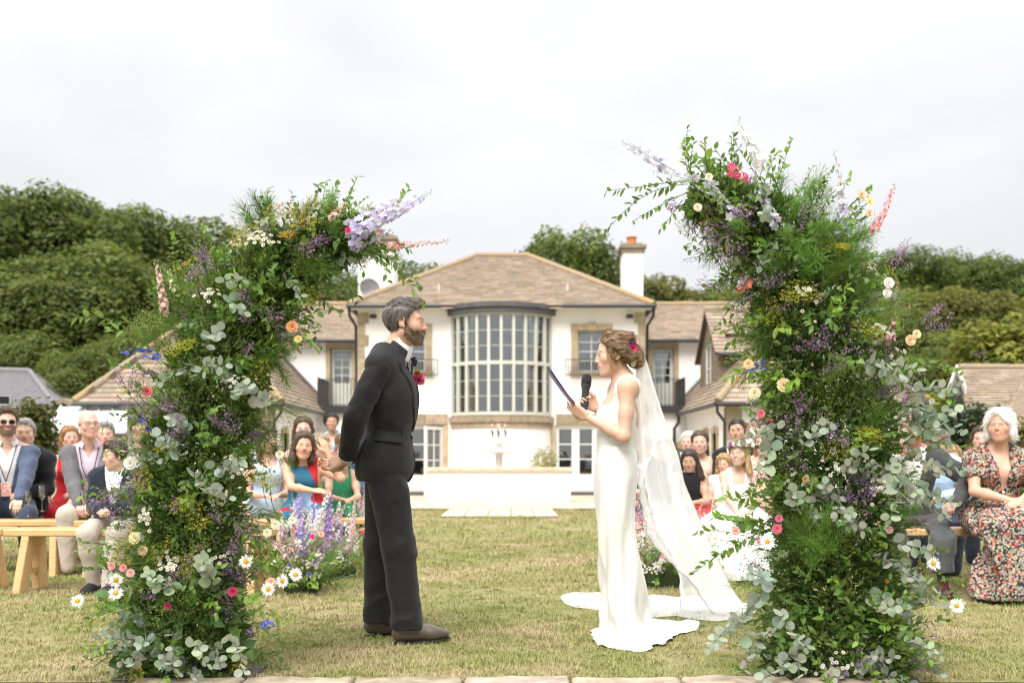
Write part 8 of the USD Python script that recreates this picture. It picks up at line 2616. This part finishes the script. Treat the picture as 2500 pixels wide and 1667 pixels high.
LIL, PALE, BLUE, PINKS, ROSE, CORAL = (.50, .46, .72), (.70, .68, .80), (.11, .13, .55), (.78, .48, .48), (.70, .10, .25), (.75, .32, .30)
FR = YA - .22
# long sprays that break the outline
for a, b, kw in (((345, 800), (185, 772), dict(leafL=.062, col='ruscus', droop=.02)), ((380, 800), (262, 800), dict(leafL=.055, col='ruscus', droop=.05)), ((840, 590), (1035, 660), dict(droop=.15, col='dark')), ((860, 600), (1048, 715), dict(droop=.12, leafL=.042)), ((830, 570), (1005, 585), dict(droop=.1, col='dark')), ((700, 800), (790, 762), dict(droop=-.1, col='dark')), ((690, 830), (760, 800), dict(droop=.3)),
                  ((450, 660), (408, 545), dict(droop=.0, leafL=.04)), ((440, 700), (430, 580), dict(droop=.0, leafL=.038)), ((360, 1215), (195, 1200), dict(droop=.1, leafL=.05)), ((380, 1130), (262, 1095), dict(droop=.05, leafL=.045)), ((360, 1010), (250, 1050), dict(droop=-.2, leafL=.045)), ((330, 1400), (190, 1390), dict(droop=.05, leafL=.045)), ((380, 1500), (235, 1478), dict(droop=.1, leafL=.05)),
                  ((640, 1240), (720, 1250), dict(droop=.3, leafL=.05)), ((600, 560), (690, 500), dict(droop=.0, leafL=.036)), ((760, 560), (900, 480), dict(droop=.0, leafL=.036)), ((600, 1500), (700, 1560), dict(droop=.1, col='dark')), ((600, 1580), (690, 1600), dict(droop=.05, col='dark')), ((420, 640), (560, 560), dict(droop=0, leafL=.04))):
    line(A, 'ruscus', a, b, FR + .1, -.05, ra, **kw)
for a, b in (((655, 560), (620, 478)), ((660, 560), (655, 480)), ((790, 545), (812, 470)), ((720, 560), (760, 490)), ((420, 800), (385, 715)), ((640, 600), (600, 500)), ((860, 600), (960, 625)), ((760, 640), (860, 690)), ((650, 800), (700, 860)), ((660, 850), (700, 930)), ((640, 1060), (700, 1120))):
    line(A, 'dill', a, b, FR + .1, 0, ra, n=210)
fringe(A, ra, L_PX, 30, .52, 1.0)
line(A, 'spike', (835, 585), (1058, 468), FR, .05, ra, name='delphinium_spike', col=(.62, .57, .78), r=.026, bare=.12, width=.026, dens=1.15)
line(A, 'spike', (830, 570), (985, 480), FR + .06, .0, ra, name='delphinium_spike', col=(.66, .62, .80), r=.026, bare=.1, width=.026)
line(A, 'spike', (850, 610), (960, 560), FR + .03, .0, ra, name='delphinium_spike', col=(.50, .45, .66), r=.022, bare=.1)
line(A, 'spike', (900, 605), (1100, 588), FR, .0, ra, name='larkspur_spike', col=(.80, .40, .38), r=.015, bare=.25, width=.012)
line(A, 'spike', (800, 540), (850, 490), FR, .0, ra, name='larkspur_spike', col=(.80, .48, .44), r=.014, bare=.1, width=.012)
line(A, 'spike', (402, 775), (378, 630), FR, .0, ra, name='larkspur_spike', col=(.78, .48, .46), r=.017, bare=.08, width=.015, tipc=(.45, .50, .28))
line(A, 'spike', (425, 720), (408, 655), FR, .0, ra, name='snapdragon_spike', col=(.55, .58, .36), r=.012, bare=.2, width=.010)
line(A, 'spike', (395, 872), (283, 852), FR - .02, .0, ra, name='delphinium_spike', col=BLUE, r=.022, bare=.15, eye=(.35, .35, .55), width=.016, dens=.55)
line(A, 'spike', (425, 1090), (308, 1002), FR - .02, .0, ra, name='delphinium_spike', col=(.07, .08, .42), r=.022, bare=.2, eye=(.3, .3, .5), width=.022, dens=.3)
line(A, 'spike', (600, 1520), (675, 1526), FR, .0, ra, name='delphinium_spike', col=BLUE, r=.018, bare=.6, width=.012, dens=.8)
for (u, v, w, gold) in ((715, 545, .078, 1), (690, 525, .07, 1), (750, 560, .06, 1), (705, 590, .035, 1), (430, 868, .05, 0), (460, 855, .045, 0), (470, 1255, .065, 0), (450, 1240, .05, 0), (490, 1290, .05, 0), (640, 1170, .06, 0), (660, 1190, .05, 0), (410, 1105, .045, 0)):
    p = at(u, v, FR - .04)
    A.add('umbel', ra, p + (0, .1, -.12), (0, -.1 / .16, .12 / .16), L=.155, r=w, col=(.50, .34, .045) if gold else (.44, .42, .035))
for (u, v) in ((640, 592), (620, 600), (655, 610), (500, 735), (515, 728), (575, 940), (560, 950), (570, 1140), (585, 1160), (420, 1390), (405, 1400)):
    p = at(u, v, FR - .03)
    A.add('feverfew', ra, p + (0, .07, -.09), (0, -.5, .8), L=.15)
for (a, b) in (((380, 800), (330, 800)), ((400, 790), (330, 770)), ((400, 820), (345, 830)), ((390, 800), (320, 780))):
    p, d_, L_ = px_dir(a, b, FR)
    A.add('panicum', ra, p + (.05, .05, 0), d_, L=.2)
for (u, v, du, dv) in ((545, 690, 60, -10), (560, 725, 50, 30), (500, 850, 35, -30), (470, 885, -30, 20), (490, 900, 50, -10), (560, 960, 60, -30), (600, 960, 60, 20), (470, 1150, 50, 30), (440, 1120, -20, -40), (500, 1180, 70, 20), (520, 1140, 60, -20), (380, 1560, -60, 40), (360, 1600, -40, 10), (420, 1540, 10, 40), (470, 1560, 40, 30), (400, 1590, 30, 20), (340, 1560, -50, -20), (560, 1550, 30, 40), (440, 1440, -40, -40), (520, 1430, 0, -60)):
    p, d_, L_ = px_dir((u, v), (u + du, v + dv), FR - .02)
    A.add('euc', ra, p, d_ / max(L_, .01) + np.array((0, -.8, 0)), L=ra.uniform(.13, .2), size=ra.uniform(.04, .05))
for (u, v) in ((480, 690), (500, 660), (600, 750), (575, 790), (620, 780), (700, 620), (720, 600), (390, 950), (400, 1010), (370, 1000), (520, 1060), (480, 1080), (545, 1080), (560, 1050), (330, 1220), (310, 1240), (360, 1250), (540, 1290), (570, 1320), (560, 1360), (460, 1440), (470, 1420), (660, 1360), (650, 1330), (340, 960), (555, 880), (640, 820)):
    p = at(u, v, FR - .01)
    A.add('statice', ra, p + (0, .08, -.08), (ra.normal(0, .3) + (u - 500) * .004, -.6, .7), L=.21)
for (u, v, du, dv, r_) in ((600, 1370, 40, 90, .030), (655, 1437, -60, 50, .030), (690, 1417, -70, 50, .030), (722, 1402, -60, 30, .028), (283, 1415, 60, 30, .030), (283, 1447, 70, 30, .030), (190, 1466, 110, 10, .028)):
    p = at(u, v, FR - .08); q = at(u - 0 + du, v + dv, FR)
    A.add('daisy', ra, q, p - q, L=float(np.linalg.norm(p - q)), face=(ra.normal(0, .35), -1, ra.normal(.25, .2)), r=r_ * .88)
for (u, v, c_, r_) in ((668, 1420, (.78, .50, .38), .034), (575, 1443, (.50, .05, .12), .03), (410, 1475, (.55, .06, .14), .022), (360, 955, (.75, .20, .20), .032), (720, 800, (.75, .36, .16), .035), (735, 830, (.78, .66, .28), .022), (300, 1385, (.78, .36, .36), .024), (270, 1380, (.78, .38, .38), .024), (320, 1395, (.76, .46, .44), .026), (330, 1310, (.80, .74, .45), .036), (350, 1340, (.80, .60, .40), .03), (318, 1130, (.80, .78, .72), .04), (850, 560, (.65, .04, .18), .02), (690, 1110, (.80, .78, .60), .026), (680, 1280, (.80, .77, .62), .028), (660, 1300, (.80, .76, .6), .026), (720, 1270, (.80, .78, .66), .026)):
    p = at(u, v, FR - .03)
    p0 = inside(L_PX, p); A.add('bloom', ra, p0, p - p0 + (0, -.02, 0), L=float(np.linalg.norm(p - p0)), col=c_, r=r_ * .72)

R_PX = [(2045, 1650, 240), (2045, 1560, 235), (2040, 1430, 205), (2040, 1300, 195), (2040, 1180, 200), (2030, 1060, 200), (2020, 940, 198), (1995, 820, 185), (1965, 720, 175), (1930, 640, 160), (1885, 580, 132), (1810, 530, 95), (1725, 490, 62), (1650, 460, 36)]
MIX_R = {
    'dill': (lambda t, x: 1.4 if .5 < t < .9 else .45, lambda r: dict(L=r.uniform(.16, .27))),
    'ruscus': (lambda t, x: 3.2 if t < .22 else 2.1, lambda r: dict(L=r.uniform(.20, .36), leafL=r.uniform(.038, .058), col=('ruscus', 'dark')[r.integers(2)])),
    'euc': (lambda t, x: (1.6 if x > .2 else .7) if t < .5 else .25, lambda r: dict(L=r.uniform(.15, .25), size=r.uniform(.034, .048))),
    'olive': (lambda t, x: .6 if .15 < t < .55 else .3, lambda r: dict(L=r.uniform(.18, .27))),
    'statice': (c1(.5), lambda r: dict(L=r.uniform(.17, .25))),
    'umbel': (c1(.2), lambda r: dict(L=r.uniform(.12, .2), r=r.uniform(.05, .07))),
    'feverfew': (c1(.22), lambda r: dict(L=r.uniform(.14, .2))),
    'panicum': (lambda t, x: 1.0, lambda r: dict(L=r.uniform(.16, .24), col='lime')),
}
root, A, ra = flower_arch('taller flower arch behind the bride, reaching up and over to the sky', R_PX, YA, 202, MIX_R, 490, (.115, .195, .045), .90)
for a, b, kw in (((1680, 450), (1438, 535), dict(droop=.18, leafL=.045, col='dark')), ((1690, 440), (1475, 440), dict(droop=.1, leafL=.045, col='dark')), ((1680, 470), (1545, 522), dict(droop=.1, leafL=.042, col='dark')), ((1720, 430), (1665, 345), dict(droop=0, leafL=.055)), ((1740, 440), (1720, 350), dict(droop=0, leafL=.055)), ((1800, 450), (1705, 385), dict(droop=0, leafL=.05)), ((1880, 470), (1795, 345), dict(droop=-.05, leafL=.042)), ((1910, 480), (1880, 370), dict(droop=0, leafL=.045)), ((1930, 500), (1980, 400), dict(droop=0, leafL=.04)), ((1840, 500), (1660, 440), dict(droop=0, leafL=.05)), ((1860, 520), (1730, 470), dict(droop=.1, leafL=.05)),
                  ((1800, 580), (1670, 600), dict(droop=.05, leafL=.045, col='dark')), ((1830, 620), (1725, 690), dict(droop=.2, leafL=.06, col='dark')), ((2000, 520), (2080, 430), dict(droop=0, leafL=.045)), ((2200, 850), (2345, 880), dict(droop=.25, leafL=.055)), ((2180, 870), (2320, 945), dict(droop=.2, leafL=.055)), ((2180, 1060), (2350, 1075), dict(droop=.1, leafL=.05)), ((1870, 900), (1760, 920), dict(droop=.1, leafL=.05)), ((1880, 880), (1780, 850), dict(droop=.0, leafL=.05)),
                  ((1890, 1265), (1735, 1260), dict(droop=.05, leafL=.06)), ((1890, 1270), (1700, 1295), dict(droop=.1, leafL=.055)), ((1900, 1280), (1720, 1345), dict(droop=.2, leafL=.05)), ((1880, 1290), (1690, 1375), dict(droop=.1, leafL=.05, col='dark')), ((1870, 1240), (1770, 1215), dict(droop=0, leafL=.06)), ((2200, 1480), (2330, 1440), dict(droop=.1, leafL=.055)), ((2210, 1550), (2310, 1580), dict(droop=.1, leafL=.055)), ((2200, 1600), (2300, 1610), dict(droop=.05, leafL=.06)), ((2100, 1500), (2230, 1530), dict(droop=.1, leafL=.065)), ((2080, 1520), (2060, 1440), dict(droop=0, leafL=.07)), ((2080, 1560), (2150, 1480), dict(droop=0, leafL=.07)), ((2060, 1580), (2010, 1500), dict(droop=0, leafL=.07)), ((2120, 1590), (2200, 1560), dict(droop=.1, leafL=.065)), ((2050, 1600), (2090, 1530), dict(droop=0, leafL=.065)), ((1990, 1600), (1940, 1560), dict(droop=.2, leafL=.06))):
    line(A, 'ruscus', a, b, FR + .06, -.06, ra, **kw)
for a, b in (((1950, 640), (1920, 560)), ((1960, 660), (2010, 560)), ((1930, 640), (1890, 620)), ((2000, 680), (2080, 600)), ((2000, 700), (2060, 640)), ((1980, 690), (1960, 600)), ((1970, 1330), (1960, 1230)), ((2000, 1340), (2020, 1240)), ((1950, 1350), (1940, 1270)), ((2010, 1370), (2050, 1300)), ((2150, 1270), (2230, 1240)), ((1830, 560), (1790, 540)), ((1980, 1400), (1990, 1320))):
    line(A, 'dill', a, b, FR, -.05, ra, n=230)
fringe(A, ra, R_PX, 34, .60, 1.0)
line(A, 'spike', (1650, 420), (1515, 345), FR, .0, ra, name='delphinium_spike', col=(.70, .67, .82), r=.026, bare=.2, width=.024, dens=.9)
line(A, 'spike', (1770, 470), (1590, 420), FR, .0, ra, name='delphinium_spike', col=(.72, .70, .82), r=.024, bare=.1, width=.024, dens=.8)
line(A, 'spike', (1870, 420), (1800, 285), FR, .0, ra, name='delphinium_spike', col=(.78, .77, .78), r=.026, bare=.12, width=.022, dens=.9)
line(A, 'spike', (1900, 560), (1840, 440), FR + .03, .0, ra, name='delphinium_spike', col=(.68, .66, .80), r=.024, bare=.1, dens=.9)
line(A, 'spike', (1800, 540), (1720, 440), FR + .03, .0, ra, name='delphinium_spike', col=(.70, .68, .80), r=.022, bare=.1, dens=.8)
line(A, 'spike', (2060, 600), (2036, 365), FR, .0, ra, name='delphinium_spike', col=(.74, .73, .78), r=.024, bare=.2, width=.018, dens=.7)
line(A, 'spike', (2050, 580), (2060, 470), FR, .0, ra, name='delphinium_spike', col=(.60, .58, .76), r=.024, bare=.1)
line(A, 'spike', (1745, 385), (1835, 445), FR - .05, .0, ra, name='snapdragon_spike', col=(.80, .11, .22), r=.022, bare=.42, width=.020, tipc=(.8, .2, .3))
line(A, 'spike', (2125, 575), (2188, 450), FR, .0, ra, name='larkspur_spike', col=(.80, .34, .36), r=.016, bare=.1, width=.014)
line(A, 'spike', (2170, 840), (2195, 745), FR, .0, ra, name='stock_spike', col=(.80, .42, .46), r=.02, bare=.1, width=.018)
line(A, 'spike', (1960, 880), (1810, 900), FR, .0, ra, name='delphinium_spike', col=(.15, .17, .50), r=.018, bare=.6, width=.016)
line(A, 'spike', (1900, 1010), (1790, 1050), FR, .0, ra, name='snapdragon_spike', col=(.62, .20, .22), r=.016, bare=.2, width=.014, tipc=(.28, .26, .10))
line(A, 'spike', (1830, 690), (1795, 720), FR, .0, ra, name='snapdragon_spike', col=(.75, .16, .08), r=.018, bare=.1, width=.012)
line(A, 'spike', (1820, 750), (1770, 745), FR, .0, ra, name='stock_spike', col=(.80, .79, .72), r=.016, bare=.2, width=.014)
line(A, 'spike', (2060, 1100), (2060, 1010), FR, .0, ra, name='stock_spike', col=(.30, .38, .12), r=.012, bare=.1, width=.01)
for (u, v, w) in ((1950, 715, .075), (1975, 735, .06), (1930, 740, .05), (2115, 810, .07), (2130, 830, .05), (2130, 1080, .06), (2115, 1070, .045), (2055, 620, .03)):
    p = at(u, v, FR - .06)
    A.add('umbel', ra, p + (0, .1, -.12), (0, -.6, .75), L=.155, r=w, col=(.42, .41, .035))
for (u, v) in ((2150, 1195), (2165, 1215), (2140, 1210), (2175, 1240), (2150, 815), (2160, 830), (2205, 1035), (2215, 1060), (2040, 1160)):
    p = at(u, v, FR - .03)
    A.add('feverfew', ra, p + (0, .07, -.09), (0, -.5, .8), L=.15)
for (u, v, du, dv) in ((2100, 880, 40, 20), (2130, 900, 50, 0), (2210, 960, 50, -20), (2205, 1030, 40, 20), (2225, 1050, 30, -30), (2200, 1060, 20, 30), (2190, 1020, 40, -30), (2200, 990, 60, 20), (2230, 1020, 40, 10), (2150, 1140, 40, 30), (2230, 1180, 60, 20), (2210, 1210, 60, 30), (2250, 1150, 40, -10), (2190, 1170, -20, 40), (2130, 1350, 60, 30), (2190, 1360, 50, 50), (2170, 1320, 60, 0), (2220, 1390, 30, 40), (1860, 1450, -50, 20), (1830, 1480, -60, 30), (1880, 1420, -30, -20), (1900, 1480, 20, 30), (1800, 1510, -40, 20), (1960, 1560, -20, 40), (1930, 1590, -40, 20), (1850, 1540, -30, 40), (2180, 1540, 60, 20), (2220, 1560, 30, 30), (1960, 1250, -20, -30), (2060, 1160, 20, -40), (1900, 1030, -30, 10), (1895, 1060, -20, 30), (1960, 1090, 20, -30)):
    p, d_, L_ = px_dir((u, v), (u + du, v + dv), FR - .03)
    A.add('euc', ra, p, d_ / max(L_, .01) + np.array((0, -.8, 0)), L=ra.uniform(.14, .22), size=ra.uniform(.042, .054))
for (u, v) in ((1850, 555), (1860, 530), (1780, 610), (1800, 640), (1760, 590), (1880, 720), (1900, 700), (1870, 760), (1850, 720), (1970, 1060), (1950, 1040), (1990, 1080), (2140, 960), (2160, 990), (2175, 960), (2090, 1210), (2110, 1240), (2080, 1250), (2160, 640), (2180, 670), (2140, 750), (2210, 800), (2230, 780), (1990, 850), (2020, 860), (1800, 690), (1960, 1020), (2070, 1190)):
    p = at(u, v, FR - .02)
    A.add('statice', ra, p + (0, .08, -.08), (ra.normal(0, .3) + (u - 2020) * .003, -.6, .7), L=.22)
for (u, v, du, dv, r_) in ((1873, 1322, 50, 40, .032), (2335, 1478, -120, 12, .030), (2278, 1375, -40, 30, .028)):
    p = at(u, v, FR - .06); q = at(u + du, v + dv, FR + .02)
    A.add('daisy', ra, q, p - q, L=float(np.linalg.norm(p - q)), face=(ra.normal(0, .3), -1, .35), r=r_)
for (u, v, c_, r_) in ((1908, 940, (.82, .68, .42), .042), (1835, 960, (.82, .78, .55), .036), (2105, 475, (.82, .62, .45), .03), (2125, 490, (.80, .74, .40), .026), (2125, 520, (.82, .58, .42), .024), (2172, 690, (.82, .80, .75), .034), (2168, 715, (.82, .80, .76), .03), (2225, 830, (.82, .62, .40), .034), (2240, 815, (.82, .70, .45), .028), (1820, 890, (.80, .60, .35), .03), (1890, 1290, (.75, .16, .24), .03), (1895, 1265, (.72, .20, .28), .024), (1848, 1320, (.72, .26, .36), .02), (1740, 1315, (.82, .80, .72), .03), (1790, 1295, (.78, .45, .40), .026), (1700, 510, (.82, .72, .56), .026), (1730, 430, (.82, .74, .60), .024), (1850, 1010, (.72, .22, .24), .026), (1965, 1170, (.50, .30, .10), .02), (2170, 1290, (.80, .52, .50), .024), (2190, 1310, (.80, .58, .54), .02), (2165, 1415, (.75, .2, .15), .012)):
    p = at(u, v, FR - .03)
    p0 = inside(R_PX, p); A.add('bloom', ra, p0, p - p0 + (0, -.02, 0), L=float(np.linalg.norm(p - p0)), col=c_, r=r_ * .72)

# ---------------------------------------------------------------- flowers lining the aisle
def aisle(label, x, y, seed, tall, spikes, w=.28):
    rng = np.random.default_rng(seed)
    root = thing('aisle_flowers', label, 'flower arrangement', (x, y, 0), 0, 'meadow flowers set along the aisle')
    A = Arrangement(root, (0, 0, 0), 40)
    obj('moss_base', trimesh.Trimesh(*(lambda m: (m.vertices * np.array((w * .9, w * .7, .10)) + (0, 0, .05), m.faces))(trimesh.creation.icosphere(2, 1.0)), process=False), M['terrain'], root, smooth=True)
    for i in range(46):
        a = rng.uniform(0, 2 * np.pi); r = w * rng.uniform(.2, 1)
        p = np.array([r * math.cos(a), r * math.sin(a) * .8, rng.uniform(.02, .22)])
        A.add(('ruscus', 'ruscus', 'dill', 'olive', 'panicum')[rng.integers(5)], rng, p, (math.cos(a) * .7, math.sin(a) * .7 - .2, rng.uniform(.2, .9)), front=False, L=rng.uniform(.2, .36))
    for i in range(int(spikes * 1.7)):
        a = rng.uniform(0, 2 * np.pi); r = w * rng.uniform(.0, .95)
        p = np.array([r * math.cos(a), r * math.sin(a) * .8, .12])
        c_ = [(.36, .30, .62), (.52, .36, .60), (.74, .72, .80), (.80, .50, .54), (.80, .42, .44), (.22, .16, .50), (.80, .76, .74), (.62, .52, .74), (.80, .60, .56)][rng.integers(9)]
        A.add('spike', rng, p, (math.cos(a) * .16, math.sin(a) * .12, 1), name=('delphinium_spike', 'larkspur_spike')[rng.integers(2)], L=tall * rng.uniform(.45, 1.0), col=c_, r=rng.uniform(.014, .021), bare=.22, width=rng.uniform(.012, .024))
    for i in range(44):
        a = rng.uniform(0, 2 * np.pi); r = w * rng.uniform(.3, 1.1)
        z = rng.uniform(.10, .42)
        p = np.array([r * math.cos(a), r * math.sin(a) * .8 - .04, z])
        c_ = [(.82, .78, .66), (.82, .62, .48), (.80, .42, .44), (.70, .06, .14), (.82, .70, .40), (.82, .80, .74), (.24, .25, .50), (.80, .50, .30)][rng.integers(8)]
        A.add(('panicum', 'feverfew', 'feverfew')[rng.integers(3)], rng, p - (0, 0, .05), (math.cos(a) * .5, math.sin(a) * .5 - .3, .7), L=.12)
        if rng.random() < .6:
            A.add('bloom', rng, p, (math.cos(a) * .5, math.sin(a) * .5 - .4, .6), L=.08, col=c_, r=rng.uniform(.014, .024))
    for i in range(40):
        a = rng.uniform(0, 2 * np.pi); r = w * rng.uniform(.0, 1.05)
        p = np.array([r * math.cos(a), r * math.sin(a) * .8 - .03, rng.uniform(.16, .24 + tall * .45)])
        c_ = [(.84, .82, .78), (.82, .58, .60), (.84, .80, .70), (.80, .66, .76), (.84, .83, .80), (.82, .46, .52)][rng.integers(6)]
        A.add('spike', rng, p, (math.cos(a) * .5, math.sin(a) * .5 - .25, .9), name='stock_spike', L=rng.uniform(.10, .18), col=c_, r=.016, bare=.1, width=.013, dens=.8)
    return root, A, rng
def spot(u, Y):
    return ((u - 1250) * Y / F_PX, Y)
G_A = 'meadow flowers set along the aisle'
aisle('tall mauve and pink delphiniums at the bench end behind the groom', *spot(738, 7.15), 301, .62, 5, .15)
b1 = aisle('pink and white meadow flowers next to the groom\'s far trouser leg', *spot(795, 8.1), 302, .60, 13)[0]
b2 = aisle('lavender and yellow meadow flowers between the gown and the veil', *spot(1592, 8.7), 312, .62, 12)[0]
aisle('cream and green meadow flowers beside the hem of the gown', *spot(1622, 7.5), 315, .50, 7, .20)
for src, u, Y, rz, lab in ((b2, 838, 9.1, .7, 'pale meadow flowers two bunches from the bench end, by the girl in green'), (b1, 868, 10.4, -.6, 'furthest bunch of aisle flowers on the groom\'s side'),
                          (b1, 1650, 8.0, .5, 'meadow flowers seen through the veil, nearest the flower girl'), (b2, 1565, 10.0, -.8, 'furthest bunch of aisle flowers on the bride\'s side')):
    copy_of(src, 'aisle_flowers', lab, 'flower arrangement', (*spot(u, Y), 0), rz, None, G_A)
# two large spikes stand out of the nearest bunch
sp_root = stage.GetPrimAtPath('/World/aisle_flowers')
A_ = Arrangement(sp_root, (0, 0, 0), 0); r9 = np.random.default_rng(9)
for (u0, v0, u1, v1, c_, r_) in ((738, 1360, 730, 1190, (.40, .33, .66), .026), (775, 1390, 800, 1260, (.52, .34, .58), .026), (800, 1300, 812, 1190, (.30, .20, .55), .02), (760, 1330, 815, 1180, (.78, .77, .74), .022)):
    o_ = np.array([(738 - 1250) * 7.15 / F_PX, 7.15, 0])
    p, q = at(u0, v0, 7.1) - o_, at(u1, v1, 7.1) - o_
    A_.add('spike', r9, p, q - p, name='delphinium_spike', L=float(np.linalg.norm(q - p)), col=c_, r=r_, bare=.0, width=.026, dens=1.1)
# the flower girl's posy
pc = at(1812, 1265, 7.95)
po = thing('posy', 'small pastel posy held by the flower girl', 'bouquet', pc)
A_ = Arrangement(po, (0, 0, 0), 0)
for i in range(22):
    a = r9.uniform(0, 2 * np.pi); r = r9.uniform(0, .07)
    c_ = [(.80, .55, .42), (.78, .40, .42), (.82, .76, .55), (.82, .80, .74), (.60, .50, .70)][r9.integers(5)]
    A_.add('bloom', r9, (0, 0, -.06), (math.cos(a) * r * 9, -.35 + math.sin(a) * r * 6, 1), L=.09, col=c_, r=r9.uniform(.018, .028))
for i in range(8):
    a = r9.uniform(0, 2 * np.pi)
    A_.add('ruscus', r9, (0, 0, -.06), (math.cos(a), -.3, .7 + .2 * math.sin(a)), L=.14, front=False, leafL=.035)
